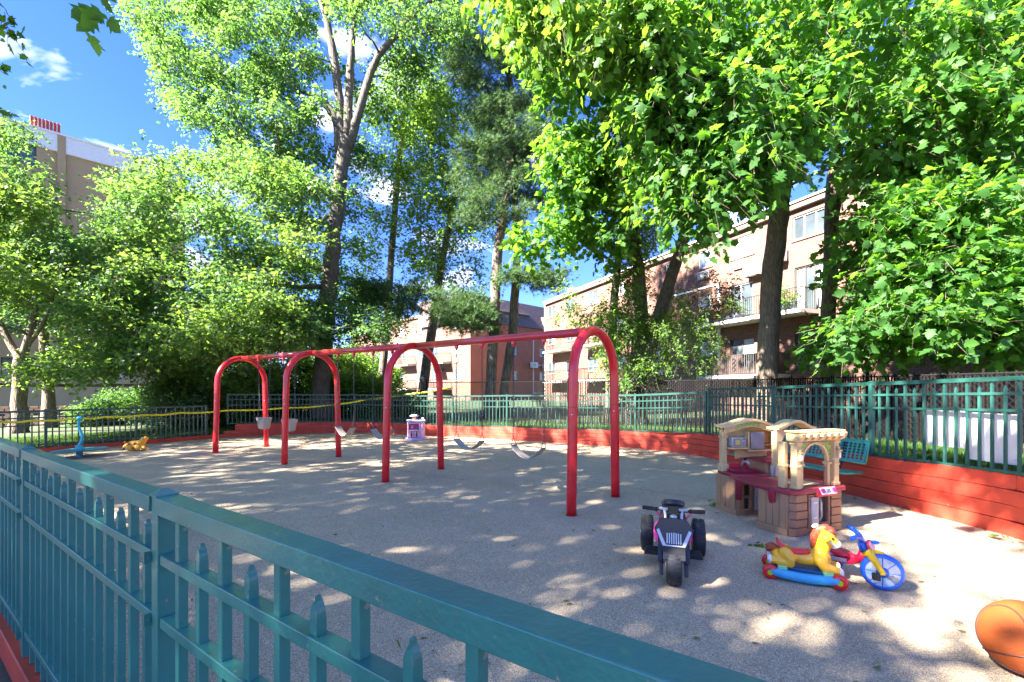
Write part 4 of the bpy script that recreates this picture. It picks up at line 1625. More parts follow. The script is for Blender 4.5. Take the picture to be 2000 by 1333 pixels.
# --- vine covered tree right of the swings
S = [trunk_pts([(1243, 846, 24), (1243, 770, 18), (1246, 700, 15), (1252, 620, 13), (1246, 520, 11), (1232, 400, 10), (1222, 280, 8), (1190, 160, 6), (1160, 60, 4)], 15.5),
     trunk_pts([(1188, 840, 10), (1190, 760, 8.5), (1197, 620, 8), (1210, 480, 6.5), (1216, 400, 5)], 16.5),
     trunk_pts([(1250, 760, 13), (1270, 680, 13), (1300, 575, 12), (1325, 500, 11), (1345, 430, 9), (1370, 330, 7), (1390, 200, 5)], 15.2)]
make_tree('vine_covered_tree', 'thick leaning trunk wrapped in bright climbing vine right of the swings', S, [
    crown([(1165, 600), (1240, 560), (1300, 580), (1360, 560), (1370, 640), (1310, 720), (1270, 770), (1215, 740), (1175, 690)], 14.3, 16, 30, .40, 280, 'leaf_bright', T_SIMPLE, 61, flat=1.1, size=.11, droop=.6,
          spray=.45, name='vine'),
    crown([(1190, 380), (1260, 380), (1280, 560), (1200, 580)], 15, 16.6, 20, .42, 260, 'leaf_bright', T_SIMPLE, 62, flat=1.1, size=.11, droop=.6, spray=.45, name='vine'),
    crown([(1340, 560), (1420, 590), (1420, 690), (1370, 740), (1330, 640)], 14, 15, 8, .36, 170, 'leaf_bright', T_SIMPLE, 63, flat=.9, size=.11, droop=.5, spray=.5),
    crown([(1400, 520), (1440, 560), (1400, 620), (1370, 580)], 14, 15, 7, .32, 120, 'leaf_copper', T_SIMPLE, 64, flat=.8, size=.12, droop=.4, spray=.45),
    crown([(1010, 60), (1250, 60), (1270, 380), (1190, 480), (1090, 500), (1010, 470), (1090, 400), (1090, 200)], 12.5, 16, 55, .7, 240, 'leaf_maple', T_MAPLE, 65, flat=.6, size=.17, droop=.5, spray=.6),
    crown([(1090, 560), (1180, 540), (1200, 620), (1110, 640)], 15, 16.5, 8, .4, 130, 'leaf_vine', T_SIMPLE, 66, flat=.8, size=.12, droop=.4, spray=.5)],
    M['bark_grey'], 108, flare=1.15)

# --- maples at the right
S = [trunk_pts([(1500, 856, 22), (1498, 770, 19.5), (1501, 660, 19), (1508, 540, 18.5), (1517, 450, 18), (1526, 370, 18), (1536, 250, 16), (1545, 120, 14), (1550, -40, 12), (1555, -200, 8)], 13),
     trunk_pts([(1530, 300, 9), (1480, 180, 8, 12), (1420, 80, 6, 11), (1330, -20, 4, 10)], 13),
     trunk_pts([(1540, 200, 9), (1600, 60, 8, 12), (1700, -80, 5, 11)], 13)]
big = [(925, -80), (2090, -80), (2090, 300), (1720, 320), (1640, 260), (1540, 280), (1470, 330), (1400, 360), (1330, 380), (1275, 340), (1245, 250), (1235, 160), (1190, 60), (1040, 40), (960, 10)]
front = [(1270, 150), (1330, 110), (1480, 130), (1540, 220), (1510, 300), (1450, 350), (1400, 400), (1340, 410), (1290, 350), (1270, 250)]
make_tree('maple_tree', 'big leaved maple with bare brown trunk nearest the kitchen toy', S, [
    crown(front, 8.2, 10.0, 75, .5, 150, 'leaf_maple', T_MAPLE, 71, flat=.45, size=.155, droop=.7, spray=.6, sag=.1),
    crown(big, 8.6, 13, 205, .65, 170, 'leaf_maple', T_MAPLE, 72, flat=.42, size=.16, droop=.6, spray=.65, sag=.1),
    crown([(950, -60), (1260, -60), (1330, 70), (1240, 170), (1190, 60), (1040, 40)], 8, 11, 50, .55, 140, 'leaf_bright', T_MAPLE, 73, flat=.45, size=.16, droop=.75, spray=.6, sag=.1)],
    M['bark_brown'], 109, single_leaves=300, group='maples on the right')
S = [trunk_pts([(1617, 858, 15), (1615, 770, 13.5), (1617, 640, 13), (1622, 500, 12.5), (1626, 380, 12), (1640, 240, 10), (1670, 80, 8), (1700, -80, 5)], 13.6),
     trunk_pts([(1626, 470, 6), (1636, 400, 6), (1650, 320, 5), (1690, 220, 3)], 13.6),
     trunk_pts([(1620, 560, 5), (1680, 500, 4, 12.5), (1760, 460, 3, 11.5), (1850, 440, 2, 10.5)], 13.6)]
low = [(1720, 400), (1800, 350), (2090, 300), (2090, 680), (1960, 680), (1860, 640), (1800, 680), (1720, 655), (1640, 675), (1600, 665), (1610, 645), (1690, 600), (1700, 520), (1670, 470)]
make_tree('maple_tree', 'narrower maple trunk standing right of the first, boughs hanging to the fence', S, [
    crown(low, 8.0, 10.4, 130, .55, 150, 'leaf_maple', T_MAPLE, 75, flat=.32, size=.145, droop=.35, spray=.6, sag=.03),
    crown(low, 10.4, 13.5, 95, .7, 150, 'leaf_maple', T_MAPLE, 76, flat=.4, size=.16, droop=.45, spray=.6, sag=.03),
    crown([(1700, 100), (2090, 60), (2090, 420), (1750, 430)], 10, 13.5, 55, .7, 150, 'leaf_maple', T_MAPLE, 77, flat=.4, size=.16, droop=.5, spray=.6)],
    M['bark_brown'], 110, single_leaves=300, group='maples on the right')
S = [trunk_pts([(1850, 850, 13), (1848, 760, 12), (1845, 640, 11), (1850, 500, 10), (1860, 380, 8), (1870, 200, 6)], 14.5)]
make_tree('maple_tree', 'shaded maple trunk half hidden by low boughs at the far right', S, [
    crown([(1700, 380), (2100, 300), (2100, 600), (1760, 640)], 13, 16, 45, .85, 130, 'leaf_maple', T_MAPLE, 78, flat=.5, size=.2, droop=.45, spray=.6)],
    M['bark_brown'], 111, group='maples on the right')


# --- shrubs; leaves round the oak are brightened in place of sunlight
def shrub(label, px, py, Y, w, h, n, per, mat, seed, size=.09, name='shrub'):
    rng = R_(seed)
    c = P(px, py, Y)
    t = thing(name, label, 'shrub', (c.x, c.y, 0.05), group='shrubs beyond the fences')
    cen, rad = [], []
    for i in range(n):
        a = rng.uniform(0, 2 * math.pi)
        q = rng.random() ** .5
        z = rng.uniform(.15, 1)
        f = math.sqrt(max(.1, 1 - (z - .35) ** 2 * 1.2))
        cen.append((c.x + math.cos(a) * q * w * f, c.y + math.sin(a) * q * w * .7 * f, .05 + z * h * (1 - .3 * q)))
        s = .28 * w / 1.2 * rng.uniform(.7, 1.3) + .12
        rad.append((s, s, s * .8))
    fr_ = leaf_frames(rng, cen, rad, [per] * n, 8, .3, size, .2, .6)
    o = link('foliage', leaf_mesh('foliage', fr_, T_SIMPLE, M[mat]), t, world=True)
    o['kind'] = 'stuff'
    sm_ = MB()
    for i in range(0, n, 2):
        limb(sm_, Vector((c.x + rng.normal() * .1, c.y + rng.normal() * .1, 0)), Vector(cen[i]), .02, .008, rng, sag=.02)
    obj('stems', sm_, M['bark_brown'], t, world=True, smooth=True)
    return t


shrub('pale flowering shrub beside the tan house, left of the first swing arch', 340, 800, 17.5, 1.5, 2.3, 30, 420, 'leaf_shrub', 201, .11)
shrub('rounded green shrub below the tan garage, behind the left fence', 245, 800, 20, 1.5, 1.5, 24, 350, 'leaf_oak', 202, .11)
shrub('low feathery bush on the left lawn bed behind the fence', 190, 805, 19.0, 1.1, 1.15, 18, 350, 'leaf_oak', 203, .1)
shrub('dark leafy bush in the bed behind the fence near the wall steps', 410, 810, 18.0, 1.3, 1.7, 26, 380, 'leaf_yellow', 204, .11)
shrub('tall dense bush behind the two bucket swings', 500, 780, 20.5, 2.0, 3.2, 46, 420, 'leaf_yellow', 205, .13)
shrub('tall dark bush left of the oak trunk', 575, 780, 21.5, 1.7, 3.4, 44, 420, 'leaf_bright', 206, .13)
shrub('light green bush right of the oak trunk behind the back fence', 690, 790, 20.5, 1.7, 2.6, 40, 420, 'leaf_vine', 207, .12)
shrub('bush at the foot of the slim trees behind the back fence', 760, 800, 21.5, 1.4, 1.8, 26, 380, 'leaf_bright', 208, .12)
shrub('dark round bush between oak and slim tree', 655, 740, 23.5, 1.9, 4.2, 46, 380, 'leaf_yellow', 209, .14)
shrub('broad bush in front of the brick house wing', 700, 730, 27, 2.8, 4.2, 60, 380, 'leaf_bright', 210, .16)
shrub('tall bush filling the gap left of the oak trunk', 440, 740, 22, 2.3, 4.5, 60, 400, 'leaf_yellow', 211, .14)

# --- unseen trees beside and behind the camera, crowns shaped to shade the playground
def shade_tree(name, label, trunk_xy, targets, nper, seed, avoid, zr=(9.5, 13.5)):
    """crown clumps hung where the sun's rays towards the given ground area pass"""
    rng = R_(seed)
    (x0, x1, y0, y1, n) = targets
    cen, rad = [], []
    tries = 0
    while len(cen) < n and tries < n * 50:
        tries += 1
        gx, gy = rng.uniform(x0, x1), rng.uniform(y0, y1)
        if any(((gx - a[0]) / (a[2] + .25)) ** 2 + ((gy - a[1]) / (a[3] + .25)) ** 2 < 1 for a in avoid):
            continue
        z = rng.uniform(*zr)
        p = Vector((gx, gy, 0)) + SUN_DIR / SUN_DIR.z * z
        k_ = p.y
        if k_ > .5 and abs(p.x / k_) < 1.4 and (p.z - CAM_H - 1.5) / k_ < .95:
            continue
        cen.append(p)
        s = rng.uniform(.4, .85)
        rad.append((s, s, s * .6))
    tx, ty = trunk_xy
    top = Vector((tx, ty, zr[1] - 1))
    st = [([Vector((tx, ty, -.1)), Vector((tx + .05, ty, 3)), Vector((tx - .05, ty + .1, 6)), top], [.32, .26, .22, .12])]
    return make_tree(name, label, st, [dict(cen=cen, rad=rad, per=nper, mat=M['leaf_maple'], tmpl=T_SIMPLE, size=.26, droop=.35, spray=.6)], M['bark_brown'], seed,
                     group='shade trees beside the playground')


SUNNY = [(2.55, 3.05, 1.25, .5), (3.7, 3.1, 1.0, .6), (4.5, 4.5, 1.0, .55), (5.2, 5.3, .6, .5), (0.75, 2.85, .4, .18), (5.3, 6.0, .35, .35), (-3.2, 6.3, .5, .12), (1.0, 7.2, .8, .15),
         (-1.5, 10.5, 1.2, .2), (-6, 13.6, 2.2, .2), (3.2, 10.9, .9, .25), (-4.5, 9.0, 1.0, .15), (-2.0, 8.2, .7, .1), (4.6, 6.2, .3, .2)]  # gaps left in the unseen crowns so sun reaches these ground spots
shade_tree('maple_tree', 'broad maple at the near left whose crown shades the near fence', (-12.5, -3.0), (-4, 7, -1.5, 6.5, 300), 110, 301, SUNNY)
shade_tree('maple_tree', 'broad maple at the left outside the playground shading the swings', (-14.5, 2.0), (-4, 7, 6.5, 11.5, 205), 105, 302, SUNNY)
shade_tree('maple_tree', 'broad maple farther along the left side shading the spinner', (-19, 1.5), (-14, -4, 3, 10.5, 200), 105, 303, SUNNY)
shade_tree('maple_tree', 'broad maple at the far left outside the fence shading the back wall', (-20, 7), (-13, 4, 10.5, 15.8, 160), 85, 304, SUNNY, zr=(8.5, 12))

# sprigs of a nearer maple hanging into the top left corner
S = [([Vector((-8.5, 1.5, -.1)), Vector((-8.4, 1.6, 4)), Vector((-8.2, 2.0, 8))], [.2, .17, .1])]
cen = [P(190, -8, 4.0), P(-5, 5, 6.5), P(20, 35, 6.5), P(-25, 130, 7.5), P(-10, 210, 7.5)]
rad = [(.10, .10, .05)] + [(.22, .22, .15)] * 4
t_sp = make_tree('maple_tree', 'maple whose sprigs hang into the picture at the top left corner', S, [dict(cen=cen[1:], rad=rad[1:], per=27, mat=M['leaf_bright'], tmpl=T_MAPLE, size=.11, droop=.6, spray=.3)],
                 M['bark_brown'], 120, limb_r=.02, group='shade trees beside the playground')
fr_ = leaf_frames(R_(9), [tuple(cen[0])], [rad[0]], [8], 8, .12, .15, .8, .2)
o = link('sprig', leaf_mesh('sprig', fr_, T_MAPLE, M['leaf_maple']), t_sp, world=True)

# --- grass
def grass(px_poly, Y0, Y1, n, seed, zf, h=.07):
    rng = R_(seed)
    Y = np.sqrt(rng.uniform(Y0 ** 2, Y1 ** 2, n * 3))
    px = rng.uniform(px_poly[0], px_poly[1], n * 3)
    X = (px - 1000) / F * Y
    ok = np.array([zf(x, y) for x, y in zip(X, Y)])
    X, Y, Z = X[ok > -1], Y[ok > -1], ok[ok > -1]
    X, Y, Z = X[:n], Y[:n], Z[:n]
    k_ = len(X)
    a = rng.uniform(0, 2 * math.pi, k_)
    hh = h * rng.uniform(.5, 1.4, k_)
    wd = .011
    b = np.stack([X, Y, Z - .01], 1)
    sd = np.stack([np.cos(a), np.sin(a), np.zeros(k_)], 1) * wd
    tip = b + np.stack([rng.normal(size=k_) * .03, rng.normal(size=k_) * .03, hh], 1)
    V = np.stack([b - sd, b + sd, tip], 1).reshape(-1, 3)
    return V, np.arange(k_ * 3).reshape(-1, 3)


def lawn_z_left(x, y):
    # beyond the left curb
    q = Vector((x, y, 0))
    best = min(range(len(curb_pts)), key=lambda i: (curb_pts[i] - q).length_squared)
    p = curb_pts[best]
    t_ = (curb_pts[min(best + 1, len(curb_pts) - 1)] - curb_pts[max(best - 1, 0)]).normalized()
    d = (q - p).dot(outward(t_))
    return .08 if .2 < d < 4.2 else -2


def lawn_z_wall(x, y):
    q = Vector((x, y, 0))
    best = min(range(len(main_pts)), key=lambda i: (main_pts[i] - q).length_squared)
    p = main_pts[best]
    t_ = (main_pts[min(best + 1, len(main_pts) - 1)] - main_pts[max(best - 1, 0)]).normalized()
    d = (q - p).dot(outward(t_))
    return wall_h(p) - .06 if .2 < d < 2.4 else -2


V1, F1 = grass((-60, 460), 10.5, 18.5, 30000, 5, lawn_z_left)
tag(link('grass', fast_mesh('grass', V1, F1, M['grass'])), 'short sunlit lawn grass behind the left fence', 'grass', kind='stuff')
V2, F2 = grass((1600, 2100), 4.0, 9.5, 12000, 6, lawn_z_wall, .09)
V3, F3 = grass((600, 1500), 11, 18.5, 12000, 7, lawn_z_wall, .09)
V2 = np.concatenate([V2, V3])
F2 = np.concatenate([F2, F3 + len(F2) * 3])
tag(link('grass', fast_mesh('grass', V2, F2, M['grass'])), 'rough grass strip behind the red wall under the picket fence', 'grass', kind='stuff')

seam_m = MB()
for line in ([(980, 917), (1050, 926), (1150, 942), (1290, 962), (1420, 981)], [(560, 899), (660, 909), (760, 916), (905, 938)]):
    pts_ = [G(*q) for q in line]
    for a_, b_ in zip(pts_, pts_[1:]):
        d_ = (b_ - a_).normalized()
        n_ = Vector((-d_.y, d_.x, 0)) * .006
        seam_m.add([a_ - n_ + Vector((0, 0, .004)), b_ - n_ + Vector((0, 0, .004)), b_ + n_ + Vector((0, 0, .004)), a_ + n_ + Vector((0, 0, .004))], [(0, 1, 2, 3)])
tag(obj('playground_surface_seam', seam_m, paint('rubber_joint', (0.10, 0.085, 0.07), rough=.9, var=.4)), kind='structure')
# fallen leaves and leaf crumbs scattered on the play surface
rng = R_(77)
n_ = 420
Yl = rng.uniform(2.2, 15, n_)
Xl = rng.uniform(-1.0, 1.1, n_) * Yl
okk = [(x, y) for x, y in zip(Xl, Yl) if in_poly(x, y, [(p.x, p.y) for p in poly])]
for i in range(520):
    p_, t_ = at_s(PLM, rng.uniform(.3, LM - 5))
    q_ = p_ - outward(t_) * abs(rng.normal()) * .22 - outward(t_) * .03
    okk.append((q_.x, q_.y))
pos = np.array([(x, y, .012) for x, y in okk])
ax = norm(np.stack([rng.normal(size=len(pos)), rng.normal(size=len(pos)), rng.normal(size=len(pos)) * .12], 1))
nr = norm(np.stack([rng.normal(size=len(pos)) * .2, rng.normal(size=len(pos)) * .2, np.ones(len(pos))], 1))
nr = norm(nr - ax * np.sum(ax * nr, axis=1, keepdims=True))
sz = rng.uniform(.025, .06, len(pos))
fallen_mat = leaf_mat('fallen_leaf', [(0.10, 0.06, 0.03), (0.13, 0.17, 0.04), (0.18, 0.12, 0.05), (0.08, 0.12, 0.03)], (.2, .2, .05), .2)
tag(link('fallen_leaves', leaf_mesh('fallen_leaves', (pos, ax, nr, sz), T_OAK, fallen_mat)), 'small dry leaves scattered over the grey play surface', 'leaves', kind='stuff')
for px, py, lab in ((1480, 1064, 'dark green maple leaf cluster lying between tricycle bike and rocking horse'), (1935, 1050, 'brown crumpled leaf cluster on the ground below the right wall'),
                    (1388, 987, 'dark fallen leaf near the toy kitchen')):
    c = G(px, py)
    fr_ = leaf_frames(R_(px), [(c.x, c.y, .02)], [(.04, .04, .005)], [6], 6, .05, .07, .0, 2.0)
    tag(link('fallen_leaf', leaf_mesh('fallen_leaf', fr_, T_MAPLE, M['leaf_maple'] if px != 1935 else fallen_mat)), lab, 'leaf', 'fallen leaf clusters')

for i, (px, z_, w_, h_, lab) in enumerate(((1404, 5.06, .5, .55, 'small red leaved plant in a dark pot at the left end of the upper balcony'), (1428, 5.06, .6, .95, 'tall bushy plant in a blue pot on the upper balcony'),
                                      (1447, 5.06, .7, 1.05, 'widest leafy plant in a grey tub on the upper balcony'), (1462, 5.06, .6, 1.0, 'leafy plant by the balcony door next to the brown trunk'),
                                      (1552, 5.06, .5, .6, 'small green plant in a box on the balcony right of the brown trunk'), (1573, 5.06, .5, .8, 'thin shrub in a pot on the balcony before the barred door'))):
    p_ = fr.w(af(px), z_ + .004, .85)
    t = plant_pot(p_, .42, .36, lab)
    t['group'] = 'balcony plants'
    rr_ = R_(900 + i)
    cen = [tuple(p_ + Vector((rr_.normal() * w_ * .3, rr_.normal() * w_ * .3, .38 + rr_.random() * h_ * .8))) for _ in range(7)]
    o = link('foliage', leaf_mesh('foliage', leaf_frames(rr_, cen, [(.2, .2, .18)] * 7, [48] * 7, 8, .25, .12, .3, .5), T_SIMPLE, M['leaf_copper' if i == 0 else 'leaf_bright']), t, world=True)
    o['kind'] = 'stuff'
# ---------------------------------------------------------------- swing set
M['seam'] = paint('dark_red_seam', (0.30, 0.008, 0.012), rough=0.4)
M['bolt'] = paint('bright_bolt_steel', (0.6, 0.6, 0.6), rough=0.3, metal=0.9)
RP = 0.064
legs = []
for (n1, n2) in (((1116, 1009), (1202, 972)), ((767, 939.7), (872, 915)), ((558, 908), (663.6, 893)), ((420.8, 885.4), (520.5, 873.5))):
    a, b = G(*n1), G(*n2)
    a += Vector((a.x, a.y, 0)).normalized() * RP
    b += Vector((b.x, b.y, 0)).normalized() * RP
    legs.append((a, b))
mids = [(a + b) / 2 for a, b in legs]
# the four arches stand on one straight line: pull each towards the fitted line
e = (mids[3] - mids[0]).normalized()
nrm_ = Vector((-e.y, e.x, 0))
fixed = []
for (a, b), m_ in zip(legs, mids):
    off = (m_ - mids[0]).dot(nrm_)
    d = -nrm_ * off * 0.55
    fixed.append((a + d, b + d))
legs = fixed
mids = [(a + b) / 2 for a, b in legs]
ZT = 2.385          # height of arch centre line at the top
sw = thing('swing_set', 'red tube swing frame of four arches in the middle of the playground', 'swing set', tuple(mids[1]))
tops = []
for i, (a, b) in enumerate(legs):
    m_ = mids[i]
    w = (b - a).length / 2
    d = (b - a).normalized()
    wt = w - 0.045
    pts, n_arc = [], 20
    zs = ZT - wt * 1.02
    for z in (-0.03, 0.3, 0.9, zs * .96):
        f = 1 - 0.045 * max(0, z) / zs / w
        pts.append(m_ - d * w * f + Vector((0, 0, z)))
    for k_ in range(n_arc + 1):
        an = math.pi * (1 - k_ / n_arc)
        pts.append(m_ + d * wt * math.cos(an) + Vector((0, 0, zs + wt * 1.02 * math.sin(an))))
    for z in (zs * .96, 0.9, 0.3, -0.03):
        f = 1 - 0.045 * max(0, z) / zs / w
        pts.append(m_ + d * w * f + Vector((0, 0, z)))
    ar = obj('arch', MB().tube(pts, RP, 20), M['swing_red'], sw, world=True, smooth=True)
    for sgn in (-1, 1):
        base = m_ + d * sgn * (w - .035) + Vector((0, 0, 1.36))
        obj('joint_ring', MB().torus(RP + .0005, .0035, 20, 6, Matrix.Translation(base)), M['seam'], ar, world=True, smooth=True)
        toc = (Vector((0, 0, base.z)) - base).normalized()
        toc = (toc + d * (-.5)).normalized()
        Tb = Matrix.Translation(base + toc * RP + Vector((0, 0, -.09))) @ toc.to_track_quat('Z', 'Y').to_matrix().to_4x4()
        obj('bolt', MB().lathe([(.012, -.004), (.012, .006), (.006, .009)], 8, Tb), M['bolt'], ar, world=True, smooth=True)
        bp_ = m_ + d * sgn * w
        obj('footing_ring', MB().lathe([(RP + .012, 0.002), (RP + .012, .006), (RP - .005, .010)], 20, Matrix.Translation(bp_)), M['seam'], ar, world=True)
    tops.append(m_ + Vector((0, 0, ZT)))
for i in range(3):
    a, b = tops[i], tops[i + 1]
    d = (b - a).normalized()
    obj('top_beam', MB().tube([a + d * .03, a.lerp(b, .5), b - d * .03], RP * .93, 18), M['beam_red'], sw, world=True, smooth=True)


def on_beam(px, bay):
    """point under the beam at photograph column px"""
    a, b = tops[bay], tops[bay + 1]
    best = min((abs(1000 + F * (a.lerp(b, t / 500).x) / (a.lerp(b, t / 500).y) - px), t) for t in range(501))
    return a.lerp(b, best[1] / 500)


lk = MB()
# chain link strand of unit pitch, hung downwards


def chain_mesh(length):
    mb = MB()
    pitch = 0.034
    k_ = int(length / pitch)
    for i in range(k_ + 1):
        z = -i * pitch
        T = Matrix.Translation((0, 0, z)) @ Matrix.Rotation(math.pi / 2 * (i % 2), 4, 'Z') @ Matrix.Rotation(math.pi / 2, 4, 'X') @ Matrix.Diagonal((.62, 1.0, .8, 1))
        mb.torus(0.0195, 0.0062, 8, 4, T)
    return mb.mesh('chain', M['chain_steel'], smooth=True)


def hanger(p, d):
    mb = MB()
    q = p + Vector((0, 0, -RP * .93))
    mb.bar(q - d * .028 + Vector((0, 0, -.018)), q + d * .028 + Vector((0, 0, -.018)), .05, .05)
    mb.bar(q - d * .018 + Vector((0, 0, -.055)), q - d * .006 + Vector((0, 0, -.055)), .03, .05)
    mb.bar(q + d * .006 + Vector((0, 0, -.055)), q + d * .018 + Vector((0, 0, -.055)), .03, .05)
    obj('hanger', mb, M['swing_red'], sw, world=True, bevel=.004)
    return q + Vector((0, 0, -.085))


beam_d = (tops[3] - tops[0]).normalized()


def belt_swing(px0, px1, bay, z_end, z_low, label, tilt=0.0):
    A = hanger(on_beam(px0, bay), beam_d)
    B = hanger(on_beam(px1, bay), beam_d)
    d = (B - A).normalized()
    W = (B - A).length
    C = (A + B) / 2
    t = thing('belt_swing', label, 'swing', (C.x, C.y, z_low), group='belt swings')
    za, zb = z_end + tilt, z_end - tilt
    pr = d.cross(Vector((0, 0, 1)))
    seat = MB()
    n = 18
    wid = 0.085
    for i in range(n + 1):
        u_ = i / n
        x = (u_ - .5) * W * .97
        zc = z_low + (za * (1 - u_) + zb * u_ - z_low) * abs(2 * u_ - 1) ** 1.75
        wv = wid * (1 - .12 * abs(2 * u_ - 1))
        for sx, dz in ((-1, 0), (1, 0), (1, -.011), (-1, -.011)):
            q = C + d * x + pr * wv * sx
            seat.v.append((q.x, q.y, zc + dz))
    for i in range(n):
        for j in range(4):
            seat.f.append((i * 4 + j, i * 4 + (j + 1) % 4, i * 4 + 4 + (j + 1) % 4, i * 4 + 4 + j))
            seat.m.append(0)
    seat.f += [(3, 2, 1, 0), (n * 4, n * 4 + 1, n * 4 + 2, n * 4 + 3)]
    seat.m += [0, 0]
    so_ = obj('seat', seat, M['belt'], t, world=True, angle=40)
    fix_normals(so_)
    for (top, u_, zz) in ((A, 0.0, za), (B, 1.0, zb)):
        q = C + d * (u_ - .5) * W * .97
        q.z = zz
        apex = Vector((top.x, top.y, zz + .13))
        tri = MB()
        for s_ in (-1, 1):
            tri.tube([apex, q + pr * s_ * wid * .8], .0055, 6)
        tri.tube([q - pr * wid * .8, q + pr * wid * .8], .007, 6)
        obj('triangle_link', tri, M['chain_steel'], t, world=True, smooth=True)
        o = link('chain', chain_mesh(top.z - apex.z), t)
        o.location = top - t.location
        pl = MB()
        c2 = q - d * (1 if u_ == 0 else -1) * -.075
        slope = Vector((0, 0, -.055))
        if u_ == 0:
            pl.bar(q + d * .045 + slope * .6 + Vector((0, 0, .004)), q + d * .11 + slope * 1.5 + Vector((0, 0, .004)), .10, .006)
            obj('label_plate', pl, M['grey_patch'], t, world=True)
    return t


belt_swing(1062.6, 1002.5, 0, 0.715, 0.55, 'pale belt swing hanging from the right bay, nearest to the end arch')
belt_swing(941.6, 891.5, 0, 0.735, 0.585, 'pale belt swing in the right bay, beside the second arch')
belt_swing(766, 729, 1, 0.80, 0.62, 'pale belt swing in the middle bay half hidden behind the second arch leg')
belt_swing(690.8, 659.6, 1, 0.80, 0.62, 'pale belt swing in the middle bay next to the third arch leg')


def bucket_swing(px0, px1, bay, z0, z1, label):
    A = hanger(on_beam(px0, bay), beam_d)
    B = hanger(on_beam(px1, bay), beam_d)
    d = (B - A).normalized()
    C = (A + B) / 2
    pr = Vector((d.y, -d.x, 0))
    if pr.y > 0:
        pr = -pr
    t = thing('bucket_swing', label, 'swing', (C.x, C.y, z0), group='bucket swings')
    # tub: lofted rounded rectangles, open at the top with leg gaps at the front
    mb = MB()
    rings = [(z0, .115, .085), (z0 + .03, .14, .105), ((z0 + z1) / 2, .155, .12), (z1 - .07, .165, .13), (z1 - .068, .185, .145), (z1, .19, .15), (z1, .165, .125),
             (z0 + .10, .135, .10), (z0 + .06, .09, .07)]
    n = 20
    for (z, wx, wy) in rings:
        for j in range(n):
            an = 2 * math.pi * j / n
            cx, sy = math.cos(an), math.sin(an)
            k_ = 1 / max(abs(cx), abs(sy)) ** .55
            q = C + d * wx * cx * k_ + pr * wy * sy * k_
            mb.v.append((q.x, q.y, z))
    for i in range(len(rings) - 1):
        for j in range(n):
            mb.f.append((i * n + j, i * n + (j + 1) % n, (i + 1) * n + (j + 1) % n, (i + 1) * n + j))
            mb.m.append(0)
    mb.f.append(tuple(reversed(range(n))))
    mb.f.append(tuple((len(rings) - 1) * n + j for j in range(n)))
    mb.m += [0, 0]
    o = obj('seat', mb, M['bucket'], t, world=True, angle=35)
    fix_normals(o)
    # grey wedge on the front, its colour standing in for the dark leg slot
    T = Matrix((d.to_4d(), Vector((0, 0, 1, 0)), (pr).to_4d(), Vector((0, 0, 0, 1)))).transposed()
    fr_ = C + pr * .152
    T = Matrix.Translation((fr_.x, fr_.y, 0)) @ Matrix(((d.x, 0, pr.x, 0), (d.y, 0, pr.y, 0), (0, 1, 0, 0), (0, 0, 0, 1)))
    obj('leg_slot', MB().prism([(-.02, z1 - .075), (.02, z1 - .075), (.004, z0 + .06), (-.004, z0 + .06)], -.012, .004, T), M['grey_patch'], t, world=True)
    sgn = 1 if d.x > 0 else -1
    obj('label_plate', MB().prism([(sgn * .05, z1 - .008), (sgn * .14, z1 - .008), (sgn * .14, z1 - .05), (sgn * .07, z1 - .055)], .012, .022, T), M['grey_patch'], t, world=True)
    for top, s_ in ((A, -1), (B, 1)):
        q = C + d * s_ * .17
        q.z = z1
        ap = Vector((top.x, top.y, z1 + .27)).lerp(Vector((q.x, q.y, z1 + .27)), .6)
        tri = MB()
        for sy in (-1, 1):
            tri.tube([ap, q + pr * sy * .09], .005, 6)
        obj('triangle_link', tri, M['chain_steel'], t, world=True, smooth=True)
        o = link('chain', chain_mesh((top - ap).length), t)
        o.location = top - t.location
        dv = (top - ap).normalized()
        o.rotation_euler = dv.to_track_quat('Z', 'Y').to_euler()
    return t


bucket_swing(527.6, 504.5, 2, 0.60, 0.88, 'cream bucket swing in the left bay, the farther one')
bucket_swing(577, 553.5, 2, 0.60, 0.88, 'cream bucket swing in the left bay behind the third arch leg')

# ---------------------------------------------------------------- basketball
M['ball'] = paint('orange_ball_rubber', (0.26, 0.054, 0.011), rough=0.65, spec=0.2, var=0.16, scale=4.0, bump=0.5, bscale=330, dirt=0.15, dirt_col=(0.45, 0.13, 0.03))
M['ball_seam'] = paint('ball_seam', (0.05, 0.012, 0.008), rough=0.6)
RB = 0.195
bc = Vector((2.88, 2.56, RB))
bt = thing('basketball', 'big orange toy basketball with dark seams at the lower right corner', 'ball', (2.88, 2.56, 0))
Rb = Euler((math.radians(-18), math.radians(6), math.radians(12))).to_matrix()
obj('body', MB().ball(bc, RB, 64, 40), M['ball'], bt, world=True, smooth=True)
sm_ = MB()


def seam(fn, n=96, closed=True):
    pts = []
    for i in range(n + 1):
        v = Rb @ fn(2 * math.pi * i / n).normalized()
        pts.append(bc + v * (RB + .0002))
    sm_.tube(pts, .0048, 6, cap=False)


seam(lambda a: Vector((0.10, math.cos(a), math.sin(a))))
seam(lambda a: Vector((math.cos(a), math.sin(a), -0.42)))
for s_ in (-1, 1):
    seam(lambda a, s_=s_: Vector((s_ * (0.68 + .16 * math.cos(2 * a)), .72 * math.cos(a), .85 * math.sin(a))))
obj('seam', sm_, M['ball_seam'], bt, world=True, smooth=True)

